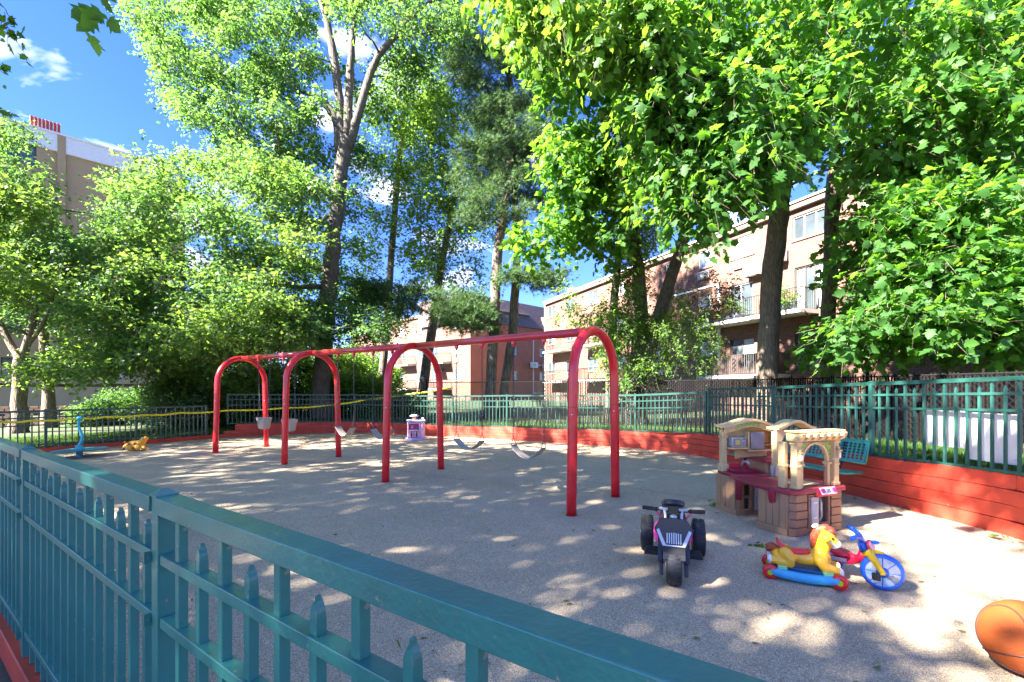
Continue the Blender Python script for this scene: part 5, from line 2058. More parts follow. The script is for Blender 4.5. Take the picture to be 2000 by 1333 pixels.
# ---------------------------------------------------------------- ride-on motorcycle
M['black_gloss'] = paint('black_gloss_plastic', (0.008, 0.008, 0.009), rough=0.3, var=0.1, dirt=0.25, dirt_col=(0.03, 0.028, 0.026), coat=0.1)
M['black_matt'] = paint('black_matt_plastic', (0.012, 0.012, 0.013), rough=0.55, var=0.2, dirt=0.3, dirt_col=(0.04, 0.037, 0.034))
M['tyre'] = paint('dusty_black_tyre', (0.024, 0.024, 0.026), rough=0.6, var=0.25, scale=10, dirt=0.35, dirt_col=(0.06, 0.057, 0.054))
M['silver'] = paint('silver_plastic', (0.50, 0.50, 0.52), rough=0.3, metal=0.35, var=0.06)
M['pink'] = paint('hot_pink_plastic', (0.75, 0.06, 0.36), rough=0.3, var=0.06)
mt = thing('toy_motorcycle', 'black and pink three wheeled ride-on toy motorcycle facing the camera', 'ride-on toy', (1.447, 4.09, 0), math.radians(161.5))


def wheel(par, c, R, W, label=None, rim='pink'):
    T = Matrix.Translation(c) @ Matrix.Rotation(math.pi / 2, 4, 'Y')
    h = W / 2
    prof = [(R * .52, -h * .86), (R * .62, -h), (R * .84, -h * .98), (R * .95, -h * .80), (R * .992, -h * .45), (R, 0), (R * .992, h * .45), (R * .95, h * .80), (R * .84, h * .98),
            (R * .62, h), (R * .52, h * .86)]
    w_ = obj('wheel', MB().lathe([(R * .5, -h * .8), (R * .5, h * .8)], 24, T), M[rim], par, smooth=True)
    obj('tyre', MB().lathe(prof, 40, T, cap=False), M['tyre'], w_, smooth=True)
    tr = MB()
    k_ = 30
    for i in range(k_):
        a = 2 * math.pi * i / k_
        for s_ in (-1, 1):
            aa = a + (math.pi / k_ if s_ > 0 else 0)
            p0 = Vector((s_ * h * .22, 0, 0))
            ca, sa = math.cos(aa), math.sin(aa)
            ca2, sa2 = math.cos(aa + .13), math.sin(aa + .13)
            p = [Vector((s_ * h * .24, R * 1.0 * ca, R * 1.0 * sa)), Vector((s_ * h * .82, R * .957 * ca2, R * .957 * sa2))]
            tr.bar(Vector(c) + p[0], Vector(c) + p[1], .010, .010, up=(0, ca, sa))
    tag(obj('tread', tr, M['tyre'], w_), kind='stuff')
    hb = MB()
    for s_ in (-1, 1):
        hb.lathe([(R * .16, s_ * h * .82), (R * .16, s_ * h * 1.1), (R * .08, s_ * h * 1.14)], 14, T)
        for i in range(5):
            a = 2 * math.pi * i / 5
            hb.bar(Vector(c) + Vector((s_ * h * .83, 0, 0)), Vector(c) + Vector((s_ * h * .83, R * .5 * math.cos(a), R * .5 * math.sin(a))), .03, .012, up=(1, 0, 0))
    obj('hub', hb, M['silver'], w_)
    return w_


wheel(mt, (0, .385, .155), .155, .122)
for s_ in (-1, 1):
    wheel(mt, (s_ * .235, -.37, .172), .172, .118)
obj('axle', MB().tube([(-.24, -.37, .172), (.24, -.37, .172)], .02, 10), M['silver'], mt, smooth=True)
# main body, narrow hull from nose to seat
hull = MB()
secs = [(-.46, .10, .30, .42), (-.36, .13, .22, .44), (-.22, .12, .17, .41), (-.05, .10, .15, .38), (.08, .115, .17, .43), (.20, .125, .24, .46), (.29, .11, .31, .43)]
for y, wx, z0, z1 in secs:
    hull.v += [(-wx * .55, y, z0), (wx * .55, y, z0), (wx, y, z0 * .45 + z1 * .55), (wx * .7, y, z1), (-wx * .7, y, z1), (-wx, y, z0 * .45 + z1 * .55)]
for i in range(len(secs) - 1):
    for j in range(6):
        hull.f.append((i * 6 + j, i * 6 + (j + 1) % 6, i * 6 + 6 + (j + 1) % 6, i * 6 + 6 + j))
        hull.m.append(0)
hull.f += [(5, 4, 3, 2, 1, 0), tuple(36 + j for j in range(6))]
hull.m += [0, 0]
fix_normals(obj('body', hull, M['black_gloss'], mt, bevel=.012, seg=3))
obj('seat', MB().prism([(-.10, -.42), (.10, -.42), (.085, -.1), (.05, .02), (-.05, .02), (-.085, -.1)], .432, .47), M['black_matt'], mt, bevel=.015, seg=3)
# nose shield, tilted back
Tn = Matrix.Translation((0, .405, .335)) @ Matrix(((-1, 0, 0, 0), (0, -.53, .848, 0), (0, .848, .53, 0), (0, 0, 0, 1)))
obj('nose_shield', MB().prism([(-.085, -.075), (.085, -.075), (.125, .06), (.155, .12), (.10, .21), (-.10, .21), (-.155, .12), (-.125, .06)], -.045, .0, Tn), M['black_gloss'], mt, bevel=.008)
obj('silver_trim', MB().prism([(-.078, -.052), (.078, -.052), (.138, .10), (.116, .112), (.062, -.015), (-.062, -.015), (-.116, .112), (-.138, .10)], .001, .016, Tn), M['silver'], mt, bevel=.004)
gr = MB()
for i in range(7):
    x = -.052 + i * .0175
    gr.prism([(x - .0045, -.005), (x + .0045, -.005), (x + .0045, .085 - abs(i - 3) * .002), (x - .0045, .085 - abs(i - 3) * .002)], .001, .012, Tn)
obj('grille', gr, M['silver'], mt)
vt = MB()
for i in range(9):
    x = -.06 + i * .015
    vt.prism([(x - .004, -.09), (x + .004, -.09), (x + .004, -.076), (x - .004, -.076)], -.03, .012, Tn)
obj('lower_vent', vt, M['black_matt'], mt)
# fork legs beside the front wheel
for s_ in (-1, 1):
    fk = MB()
    for (y0, y1, z0, z1, x0, x1) in ((.30, .385, .17, .37, .088, .125), (.345, .42, .075, .19, .082, .112)):
        pts = [(s_ * x0, y0, z1), (s_ * x1, y0, z1), (s_ * x1, y1, z0), (s_ * x0, y1, z0)]
        pts2 = [(p[0], p[1] - .07, p[2] - .01) for p in pts]
        fk.add(pts + pts2, [(0, 1, 2, 3), (7, 6, 5, 4), (0, 4, 5, 1), (1, 5, 6, 2), (2, 6, 7, 3), (3, 7, 4, 0)])
    o = obj('fork', fk, M['black_gloss'], mt, bevel=.006)
    fix_normals(o)
    # fender edge above the wheel, chrome riser, handle bar clamp
    obj('riser', MB().tube([(s_ * .062, .235, .435), (s_ * .066, .17, .50), (s_ * .074, .14, .535)], .012, 10), M['silver'], mt, smooth=True)
    obj('clamp', MB().bar((s_ * .045, .135, .545), (s_ * .115, .125, .548), .035, .02), M['silver'], mt, bevel=.004)
    hbp = [(s_ * .04, .13, .532), (s_ * .13, .12, .535), (s_ * .25, .06, .525)]
    obj('handlebar', MB().tube(hbp, .011, 10), M['black_matt'], mt, smooth=True)
    gp = MB()
    a, b = Vector((s_ * .135, .118, .535)), Vector((s_ * .255, .055, .524))
    gp.tube([a, a.lerp(b, .05), a.lerp(b, .1), a.lerp(b, .9), b], [.019, .022, .017, .018, .019], 12)
    obj('grip', gp, M['black_matt'], mt, smooth=True)
    obj('pink_cowl', MB().add([(s_ * .10, .16, .46), (s_ * .155, .13, .51), (s_ * .145, .05, .505), (s_ * .10, .05, .44), (s_ * .09, .15, .45), (s_ * .14, .12, .50), (s_ * .13, .05, .495), (s_ * .09, .05, .43)],
        [(0, 1, 2, 3), (7, 6, 5, 4), (0, 4, 5, 1), (1, 5, 6, 2), (2, 6, 7, 3), (3, 7, 4, 0)]), M['pink'], mt)
    pf = obj('side_panel', MB().add([(s_ * .115, -.05, .36), (s_ * .155, -.10, .355), (s_ * .175, -.13, .27), (s_ * .150, -.09, .17), (s_ * .118, -.04, .20)] +
                                    [(s_ * .100, -.10, .36), (s_ * .135, -.16, .355), (s_ * .155, -.19, .27), (s_ * .130, -.15, .17), (s_ * .100, -.10, .20)],
                                    [(0, 1, 2, 3, 4), (9, 8, 7, 6, 5)] + [(i, i + 5, (i + 1) % 5 + 5, (i + 1) % 5) for i in range(5)]), M['pink'], mt, bevel=.004)
    fix_normals(pf)
    st = MB()
    st.box((s_ * .165, -.05, .115), (.15, .15, .022))
    for i in range(6):
        st.box((s_ * .165, -.105 + i * .022, .129), (.13, .008, .008))
    st.box((s_ * .165, -.05, .10), (.165, .165, .012))
    obj('foot_board', st, M['black_matt'], mt, bevel=.004)
    obj('foot_bracket', MB().bar((s_ * .06, -.04, .15), (s_ * .14, -.05, .11), .05, .03), M['black_matt'], mt)
arch_ = MB()
for i in range(9):
    a0, a1 = math.radians(25 + i * 14), math.radians(25 + (i + 1) * 14)
    c = Vector((0, .33, .155))
    arch_.bar(c + Vector((0, .19 * math.cos(a0), .19 * math.sin(a0))), c + Vector((0, .19 * math.cos(a1), .19 * math.sin(a1))), .17, .012, up=(0, math.cos((a0 + a1) / 2), math.sin((a0 + a1) / 2)))
obj('mudguard', arch_, M['black_matt'], mt)
obj('dashboard', MB().prism([(-.10, .0), (.10, .0), (.075, .09), (.03, .12), (-.03, .12), (-.075, .09)], 0, .05, Matrix.Translation((0, .03, .545)) @ Matrix.Rotation(math.radians(20), 4, 'X')), M['black_gloss'], mt,
    bevel=.012, seg=3)
sp = MB()
for i in range(4):
    sp.torus(.026, .0065, 18, 8, Matrix.Translation((0, .215 + i * .004, .475 - i * .018)) @ Matrix.Rotation(math.radians(-20), 4, 'X'))
obj('spring', sp, M['pink'], mt, smooth=True)
obj('spring_cap', MB().lathe([(.03, 0), (.03, .02), (.02, .028)], 16, Matrix.Translation((0, .205, .488))), M['silver'], mt, smooth=True)

# ---------------------------------------------------------------- rocking horse toy
M['h_yellow'] = paint('yellow_toy_plastic', (0.85, 0.43, 0.02), rough=0.25, var=0.08, coat=0.35)
M['h_white'] = paint('white_toy_plastic', (0.78, 0.76, 0.74), rough=0.35, var=0.06, dirt=0.15, dirt_col=(.5, .45, .4))
M['h_red'] = paint('red_toy_plastic', (0.75, 0.012, 0.018), rough=0.28, var=0.06, coat=0.3)
M['h_mane'] = paint('russet_toy_mane', (0.30, 0.055, 0.018), rough=0.4, var=0.2, scale=30, dirt=0.25, dirt_col=(.5, .42, .38), dscale=60)
M['h_green'] = paint('lime_toy_plastic', (0.38, 0.62, 0.02), rough=0.3, var=0.06)
M['h_mint'] = paint('pale_green_toy_plastic', (0.30, 0.62, 0.25), rough=0.4)
M['h_blue'] = paint('sky_blue_toy_plastic', (0.045, 0.36, 0.62), rough=0.3, var=0.08, bump=0.1, bscale=70)
M['h_navy'] = paint('deep_blue_toy_plastic', (0.012, 0.10, 0.22), rough=0.4)
M['h_eye'] = paint('black_eye', (0.01, 0.01, 0.01), rough=0.2)
hz = math.atan2(-.459, .888)
ht = thing('rocking_horse', 'yellow toy horse with red saddle on blue wheeled rockers', 'ride-on toy', (2.452, 3.845, 0), hz)


def blob(name, parts, mat, par, vox=.009, world=False, smooth_it=6):
    """one continuous skin round a set of ellipsoids and tapered limbs"""
    mb = MB()
    for p in parts:
        if p[0] == 'b':
            mb.ball(p[1], p[2], 18, 12, R=p[3] if len(p) > 3 else None)
        else:
            mb.tube(p[1], p[2], 14)
            mb.ball(p[1][0], p[2][0], 14, 8)
            mb.ball(p[1][-1], p[2][-1], 14, 8)
    me = mb.mesh(name, mat, smooth=True)
    o = link(name, me, par, world=world)
    r = o.modifiers.new('remesh', 'REMESH')
    r.mode = 'VOXEL'
    r.voxel_size = vox
    r.use_smooth_shade = True
    s_ = o.modifiers.new('smooth', 'SMOOTH')
    s_.iterations = smooth_it
    s_.factor = .5
    return o


hparts = [('b', (-.10, 0, .185), (.13, .068, .058)), ('b', (0.02, 0, .172), (.14, .062, .056)), ('b', (.12, 0, .195), (.085, .07, .082)),
          ('t', [(.12, 0, .22), (.145, 0, .29), (.16, 0, .36)], [.062, .056, .058]),
          ('b', (.168, 0, .365), (.066, .060, .072)), ('b', (.205, 0, .335), (.055, .046, .048)),
          ('b', (.138, .034, .438), (.016, .012, .030)), ('b', (.138, -.034, .438), (.016, .012, .030))]
for s_ in (-1, 1):
    hparts += [('t', [(-.13, s_ * .052, .205), (-.085, s_ * .066, .155), (-.10, s_ * .07, .125)], [.052, .046, .036]),
               ('t', [(-.095, s_ * .068, .128), (-.16, s_ * .066, .135), (-.222, s_ * .064, .142)], [.040, .037, .035]),
               ('t', [(.13, s_ * .056, .185), (.16, s_ * .07, .135), (.24, s_ * .072, .118)], [.056, .046, .036])]
obj_b = blob('body', hparts, M['h_yellow'], ht)
for s_ in (-1, 1):
    blob('hoof', [('b', (-.238, s_ * .064, .143), (.024, .037, .040))], M['h_white'], ht, .008)
    blob('hoof', [('b', (.256, s_ * .072, .113), (.024, .039, .040))], M['h_white'], ht, .008)
    obj('eye', MB().ball((.205, s_ * .0525, .376), (.008, .005, .012), 10, 8), M['h_eye'], ht, smooth=True)
    obj('ear_grip', MB().tube([(.148, s_ * .05, .405), (.155, s_ * .085, .385), (.165, s_ * .095, .36)], [.017, .021, .024], 12), M['h_green'], ht, smooth=True)
    obj('bridle', MB().bar((.19, s_ * .058, .352), (.215, s_ * .048, .322), .014, .006, up=(0, s_, 0)), M['h_white'], ht)
blob('muzzle', [('b', (.238, 0, .322), (.036, .042, .034)), ('b', (.222, 0, .306), (.032, .040, .026))], M['h_white'], ht, .007)
blob('mane', [('t', [(.222, 0, .388), (.205, 0, .428), (.165, 0, .445), (.115, 0, .425), (.085, 0, .36), (.075, 0, .28)], [.020, .032, .036, .038, .034, .022]),
              ('b', (.20, .022, .425), (.028, .02, .024)), ('b', (.20, -.022, .425), (.028, .02, .024))], M['h_mane'], ht, .008, smooth_it=2)
blob('tail', [('t', [(-.185, 0, .225), (-.225, 0, .25), (-.262, 0, .238)], [.020, .024, .014]), ('t', [(-.19, 0, .215), (-.235, 0, .222), (-.265, 0, .205)], [.020, .022, .012]),
              ('t', [(-.19, .01, .205), (-.23, .012, .198), (-.255, .012, .185)], [.018, .018, .010])], M['h_mane'], ht, .007, smooth_it=2)
sd_ = MB()
for i in range(15):
    x = -.185 + .235 * i / 14
    u_ = i / 14
    z = .238 + .075 * max(0, 1 - u_ * 2.6) ** 1.6 + .012 * u_ ** 3
    wv = .062 * (.55 + .45 * math.sin(math.pi * min(1, u_ * .8 + .18)))
    for y_, dz in ((-wv, -.030), (-wv * .7, -.004), (0, .006), (wv * .7, -.004), (wv, -.030)):
        sd_.v.append((x, y_, z + dz))
for i in range(14):
    for j in range(4):
        sd_.f.append((i * 5 + j, i * 5 + j + 1, i * 5 + 6 + j, i * 5 + 5 + j))
        sd_.m.append(0)
o = obj('saddle', sd_, M['h_red'], ht, smooth=True)
fix_normals(o)
sl_ = o.modifiers.new('thick', 'SOLIDIFY')
sl_.thickness = .014
obj('sound_button', MB().lathe([(.026, 0), (.026, .014), (.02, .02)], 20, Matrix.Translation((.095, -.005, .447)) @ Matrix.Rotation(math.radians(-32), 4, 'Y')), M['h_white'], ht, smooth=True)
for s_ in (-1, 1):
    y = s_ * .13
    rk = MB()
    n_ = 16
    for i in range(n_ + 1):
        x = -.235 + .47 * i / n_
        u_ = (x / .235)
        zc = .046 + .022 * u_ * u_
        hw, hh = .034, .037 * (1 - .18 * abs(u_) ** 3)
        for k_ in range(10):
            a = 2 * math.pi * k_ / 10
            sx = abs(math.cos(a)) ** .6 * (1 if math.cos(a) > 0 else -1)
            sz_ = abs(math.sin(a)) ** .6 * (1 if math.sin(a) > 0 else -1)
            rk.v.append((x, y + hw * sx, zc + hh * sz_))
    for i in range(n_):
        for k_ in range(10):
            rk.f.append((i * 10 + k_, i * 10 + (k_ + 1) % 10, i * 10 + 10 + (k_ + 1) % 10, i * 10 + 10 + k_))
            rk.m.append(0)
    rk.f += [tuple(reversed(range(10))), tuple(n_ * 10 + k_ for k_ in range(10))]
    rk.m += [0, 0]
    fix_normals(obj('rocker', rk, M['h_blue'], ht, smooth=True))
    for x in (-.24, .24):
        T = Matrix.Translation((x, y + s_ * .004, .058)) @ Matrix.Rotation(math.pi / 2, 4, 'X')
        w_ = obj('wheel', MB().lathe([(.030, -.024), (.050, -.026), (.058, -.016), (.0585, 0), (.058, .016), (.050, .026), (.030, .024)], 28, T), M['h_red'], ht, smooth=True)
        obj('hub_cap', MB().lathe([(.021, -.0285), (.021, .0285)], 18, T), M['h_green'], w_)
        obj('hub_ring', MB().torus(.024, .005, 22, 8, T @ Matrix.Translation((0, 0, -.025 * s_ * -1))), paint('ochre_ring', (.5, .28, .05)), w_, smooth=True)
    for x in (-.15, .17):
        obj('support_block', MB().box2(x - .035, x + .035, min(y, y - s_ * .07), max(y, y - s_ * .07), .085, .118), M['h_mint'], ht, bevel=.006)
br_ = MB()
for x in (-.205, .205):
    br_.tube([(x, -.12, .066), (x, .12, .066)], .025, 12)
br_.box((0, 0, .075), (.36, .15, .045))
obj('cross_frame', br_, M['h_navy'], ht, bevel=.004)

# ---------------------------------------------------------------- toddler tricycle lying behind the horse
M['t_blue'] = paint('bright_blue_toy_plastic', (0.01, 0.12, 0.62), rough=0.3, var=0.06, coat=0.2)
M['t_yellow'] = paint('lemon_toy_plastic', (0.85, 0.55, 0.01), rough=0.3, var=0.05, coat=0.2)
M['t_red'] = paint('crimson_toy_plastic', (0.70, 0.01, 0.05), rough=0.3, var=0.08, coat=0.2)
m_, nt, b_, out_ = new_mat('clear_disc_with_stickers')
tc_ = N(nt, 'ShaderNodeTexCoord')
v_ = N(nt, 'ShaderNodeTexVoronoi', Scale=24.0)
nt.links.new(tc_.outputs['Object'], v_.inputs['Vector'])
sp_ = N(nt, 'ShaderNodeSeparateColor')
nt.links.new(v_.outputs['Color'], sp_.inputs['Color'])
r_c = ramp(nt, [(0, (.72, .76, .78)), (.3, (.62, .70, .76)), (.5, (.28, .55, .72)), (.68, (.75, .75, .74)), (.8, (.60, .30, .30)), (.9, (.25, .25, .30)), (1, (.75, .72, .55))])
nt.links.new(sp_.outputs['Green'], r_c.inputs['Fac'])
nt.links.new(r_c.outputs['Color'], b_.inputs['Base Color'])
b_.inputs['Roughness'].default_value = .2
M['sticker_disc'] = m_
tt = thing('tricycle', 'blue red and yellow toddler tricycle with see-through front wheel behind the horse', 'tricycle', (2.868, 3.70, 0), math.radians(-71))
# local: x forward, y left, front wheel axle along y
Tw = Matrix.Translation((.115, 0, .142)) @ Matrix.Rotation(math.radians(90), 4, 'X')
fw = obj('front_wheel', MB().lathe([(.112, -.030), (.128, -.034), (.139, -.024), (.142, 0), (.139, .024), (.128, .034), (.112, .030)], 44, Tw, cap=False), M['t_blue'], tt, smooth=True)
obj('wheel_disc', MB().lathe([(.114, .006), (.114, .020), (.04, .028), (.04, -.028), (.114, -.020), (.114, -.006)], 40, Tw, cap=False), M['sticker_disc'], fw, smooth=False)
obj('hub', MB().lathe([(.041, -.034), (.044, -.02), (.044, .02), (.041, .034)], 24, Tw), M['t_blue'], fw, smooth=True)
rb_ = MB()
for i in range(8):
    a = 2 * math.pi * i / 8
    for s_ in (-1, 1):
        p0 = Tw @ Vector((.04 * math.cos(a), .04 * math.sin(a), s_ * .026))
        p1 = Tw @ Vector((.113 * math.cos(a), .113 * math.sin(a), s_ * .021))
        rb_.bar(p0, p1, .007, .004)
obj('wheel_rib', rb_, M['t_blue'], fw)
R3 = Tw.to_3x3()
axw = (R3 @ Vector((0, 0, 1))).normalized()        # towards the camera side
if axw.y > 0:
    axw = -axw
wc = Vector((.115, 0, .142))
for s_ in (1, -1):
    a = wc + axw * .048 * s_
    top = Vector((.035, 0, .275)) + axw * .034 * s_
    obj('fork', MB().tube([top + Vector((-.012, 0, .022)), top, a.lerp(top, .45), a, a + Vector((0, 0, -.012))], [.030, .030, .021, .019, .017], 12), M['t_yellow'], tt, smooth=True)
    cr = MB()
    ped = a + axw * .03 * s_ + Vector((-.048, 0, -.016)) * s_
    cr.tube([a, a + axw * .012 * s_, ped - axw * .0 * s_], .008, 8)
    obj('crank', cr, M['t_yellow'], tt, smooth=True)
    obj('pedal', MB().bar(ped, ped + axw * .06 * s_, .052, .045), M['black_matt'], tt, bevel=.006)
obj('fork_crown', MB().tube([(.012, 0, .295), (.038, 0, .272)], [.05, .046], 16), M['t_yellow'], tt, smooth=True)
obj('fender', MB().tube([(.03, 0, .285), (.085, 0, .290), (.125, .0, .283)], [.018, .016, .012], 10), M['t_yellow'], tt, smooth=True)
side = axw
obj('stem', MB().tube([(.0, 0, .29), (-.012, 0, .335), (-.02, 0, .375)], [.034, .030, .026], 14), M['t_blue'], tt, smooth=True)
for s_ in (-1, 1):
    pts = [Vector((-.015, 0, .355)), Vector((-.028, 0, .395)) + side * .04 * s_, Vector((-.055, 0, .415)) + side * .105 * s_, Vector((-.085, 0, .418)) + side * .175 * s_]
    obj('handlebar', MB().tube(pts, [.026, .022, .016, .0155], 12), M['t_blue'], tt, smooth=True)
    obj('grip', MB().tube([pts[2].lerp(pts[3], .15), pts[3] + (pts[3] - pts[2]) * .12], [.0185, .0185], 12), M['t_blue'], tt, smooth=True)
Tp = Matrix.Translation((.042, 0, .335)) @ Matrix.Rotation(math.radians(-28), 4, 'Z') @ Matrix.Rotation(math.radians(68), 4, 'Y')
obj('number_plate', MB().lathe([(.042, -.008), (.046, 0), (.042, .009)], 22, Tp), M['t_red'], tt, smooth=False)
obj('plate_face', MB().lathe([(.036, .0), (.036, .012), (.03, .014)], 22, Tp), paint('pale_pink_face', (.72, .45, .50), rough=.3), tt)
obj('key_knob', MB().ball((.07, -.01, .368), (.030, .012, .016), 14, 8), M['t_blue'], tt, smooth=True)
turn = Matrix.Translation((.03, 0, 0)) @ Matrix.Rotation(math.radians(38), 4, 'Z') @ Matrix.Translation((-.03, 0, 0))
for o_ in tt.children_recursive:
    o_.data.transform(turn)
fm = MB()
fm.tube([(.0, 0, .275), (-.03, 0, .21), (-.10, 0, .165), (-.26, 0, .13), (-.33, 0, .095)], [.034, .036, .034, .034, .03], 12)
obj('frame', fm, M['t_red'], tt, smooth=True)
obj('frame_sticker', MB().bar((-.27, -.038, .135), (-.12, -.038, .162), .006, .032, up=(0, 0, 1)), M['sticker_disc'], tt)
blob('seat', [('b', (-.20, 0, .205), (.11, .075, .030)), ('b', (-.09, 0, .20), (.06, .035, .026)), ('b', (-.27, 0, .222), (.04, .072, .034))], M['t_red'], tt, .008)
obj('rear_axle', MB().tube([(-.33, -.10, .075), (-.33, .10, .075)], .012, 8), M['silver'], tt, smooth=True)
for s_ in (-1, 1):
    T = Matrix.Translation((-.33, s_ * .11, .078)) @ Matrix.Rotation(math.pi / 2, 4, 'X')
    rw_ = obj('rear_wheel', MB().lathe([(.04, -.024), (.07, -.026), (.078, -.012), (.078, .012), (.07, .026), (.04, .024)], 28, T), M['t_blue'], tt, smooth=True)
    obj('hub_cap', MB().lathe([(.03, -.028), (.03, .028)], 16, T), M['t_yellow'], rw_)

# ---------------------------------------------------------------- spinner, plush toy, doll's house, bench
M['aqua'] = paint('aqua_paint', (0.02, 0.26, 0.36), rough=0.3, var=0.1, coat=0.3)
M['aqua_dark'] = paint('dark_teal_disc', (0.018, 0.16, 0.20), rough=0.4, var=0.12)
M['aqua_light'] = paint('light_aqua_pole', (0.03, 0.40, 0.50), rough=0.28, var=0.1, coat=0.3)
sc_ = G(155, 893)
sp_t = thing('spinner', 'aqua stand-up spinner with round disc and wavy pole at the left', 'playground spinner', tuple(sc_))
obj('post', MB().lathe([(.062, -.02), (.062, .15)], 20), M['aqua'], sp_t, smooth=False)
tilt = Matrix.Translation((0, 0, .165)) @ Matrix.Rotation(math.radians(-2.5), 4, 'Y')
obj('disc', MB().lathe([(.10, -.012), (.48, -.016), (.51, -.004), (.51, .010), (.49, .018), (.10, .022)], 56, tilt), M['aqua_dark'], sp_t, angle=50)
obj('collar', MB().lathe([(.105, .02), (.085, .05), (.07, .055), (.07, .10), (.05, .115)], 24, tilt), M['aqua_light'], sp_t, angle=40)
pp = []
for i in range(22):
    u_ = i / 21
    pp.append((.05 * math.sin(u_ * math.pi * 2.0 - .35) * (1 - .25 * u_) + .02, 0, .26 + .62 * u_))
obj('pole', MB().tube(pp, [.034 - .008 * i / 21 for i in range(22)], 14), M['aqua_light'], sp_t, smooth=True)
obj('ball_top', MB().ball((pp[-1][0], 0, .90), (.062, .062, .052), 20, 14), M['aqua_light'], sp_t, smooth=True)

M['plush'] = paint('orange_yellow_inflatable', (0.80, 0.36, 0.02), rough=0.5, var=0.1, scale=8)
M['plush_dark'] = paint('dark_toy_spot', (0.35, 0.13, 0.02), rough=0.6)
pc_ = G(264, 880)
pt_ = thing('animal_toy', 'yellow animal bouncer toy lying on its side near the left curb', 'toy animal', (pc_.x, pc_.y, 0), math.radians(8))
blob('body', [('b', (0, 0, .13), (.21, .13, .12)), ('t', [(.12, 0, .17), (.2, 0, .25), (.25, 0, .30)], [.10, .075, .055]), ('b', (.265, -.01, .305), (.06, .05, .045)),
              ('t', [(-.1, -.1, .12), (-.02, -.17, .06)], [.06, .05]), ('t', [(.1, -.1, .1), (.17, -.17, .055)], [.065, .052]), ('t', [(.16, .0, .1), (.25, -.06, .06)], [.065, .055]),
              ('t', [(-.16, 0, .14), (-.23, -.03, .10)], [.06, .045])], M['plush'], pt_, .014)
obj('ear', MB().ball((.21, -.07, .315), (.025, .012, .035), 12, 8), M['plush'], pt_, smooth=True)
obj('ear', MB().ball((.20, .06, .325), (.025, .012, .035), 12, 8), M['plush'], pt_, smooth=True)
obj('tail', MB().tube([(-.20, 0, .17), (-.25, 0, .215), (-.23, 0, .24)], [.022, .02, .014], 10), M['plush_dark'], pt_, smooth=True)
for x, y, z in ((.06, -.118, .19), (-.07, -.115, .17)):
    obj('spot', MB().ball((x, y, z), (.042, .02, .036), 12, 8), M['plush_dark'], pt_, smooth=True)
obj('hoof', MB().ball((-.245, -.04, .05), (.03, .03, .035), 10, 8), M['h_eye'], pt_, smooth=True)

M['d_pink'] = paint('pale_pink_plastic', (0.72, 0.42, 0.55), rough=0.4, var=0.06)
M['d_lav'] = paint('lavender_plastic', (0.48, 0.40, 0.66), rough=0.4, var=0.08)
M['d_deep'] = paint('deep_pink_inside', (0.60, 0.08, 0.24), rough=0.5)
dh_p = G(810, 861)
dh = thing('dolls_house', 'pink toy play kitchen tower with lavender roof by the back wall', 'toy house', (dh_p.x, dh_p.y + .2, 0), math.radians(14))
obj('base', MB().prism([(-.31, -.24), (.16, -.24), (.31, -.12), (.31, .24), (-.31, .24)], 0, .055), M['d_lav'], dh, bevel=.012)
fr_m = MB()
fr_m.box2(-.26, -.225, -.2, .2, .056, .56)
fr_m.box2(.085, .12, -.2, .2, .056, .56)
fr_m.box2(-.225, .085, -.2, .2, .515, .56)
fr_m.box2(-.225, .085, -.21, .2, .285, .325)
fr_m.box2(-.225, .085, -.2, .2, .056, .085)
obj('cabinet', fr_m, M['d_pink'], dh, bevel=.006)
obj('inside', MB().box2(-.224, .084, -.02, .19, .09, .51), M['d_deep'], dh)
for x0 in (-.215, -.06):
    obj('door', MB().prism([(x0, .10), (x0 + .055, .10), (x0 + .035, .18), (x0 + .055, .27), (x0, .27)], .195, .215, Matrix(((1, 0, 0, 0), (0, 0, -1, 0), (0, 1, 0, 0), (0, 0, 0, 1)))), M['d_pink'], dh)
    obj('door', MB().prism([(x0 + .13, .10), (x0 + .085, .10), (x0 + .105, .18), (x0 + .085, .27), (x0 + .13, .27)], .195, .215, Matrix(((1, 0, 0, 0), (0, 0, -1, 0), (0, 1, 0, 0), (0, 0, 0, 1)))), M['d_pink'], dh)
obj('side_tower', MB().prism([(.123, -.19), (.19, -.2), (.27, -.1), (.27, .2), (.123, .2)], .056, .57), M['d_pink'], dh, bevel=.01)
obj('window_panel', MB().box2(-.17, -.09, -.06, -.025, .36, .45), M['d_pink'], dh)
obj('toy_stove', MB().box2(-.02, .06, -.12, -.03, .34, .38), M['grey_patch'], dh)
obj('roof', MB().prism([(-.28, -.22), (.14, -.23), (.29, -.12), (.29, .22), (-.28, .22)], .573, .62), M['d_lav'], dh, bevel=.018, seg=3)
obj('turret', MB().box2(-.11, .0, -.07, .05, .623, .73), paint('turret_ochre', (.50, .26, .10), rough=.6), dh)
obj('turret_roof', MB().lathe([(.13, 0), (.15, .02), (.07, .055), (.02, .06)], 18, Matrix.Translation((-.055, -.01, .732))), M['d_lav'], dh, smooth=True)
obj('jug', MB().lathe([(.04, 0), (.05, .03), (.035, .06)], 14, Matrix.Translation((.2, -.02, .622))), M['h_white'], dh, smooth=True)

# bench with perforated seat and back
M['bench_green'] = paint('green_bench_coating', (0.02, 0.24, 0.17), rough=0.3, var=0.1, coat=0.3)
b_r, b_l = Vector((4.50, 6.15, 0)), Vector((3.78, 8.02, 0))       # front edge, right and left end
bd = (b_l - b_r).normalized()
bn = Vector((bd.y, -bd.x, 0))                                       # towards the wall
if bn.x < 0:
    bn = -bn
Lb = (b_l - b_r).length
bench = thing('bench', 'green perforated metal bench against the red wall behind the toy kitchen', 'bench', tuple((b_l + b_r) / 2))


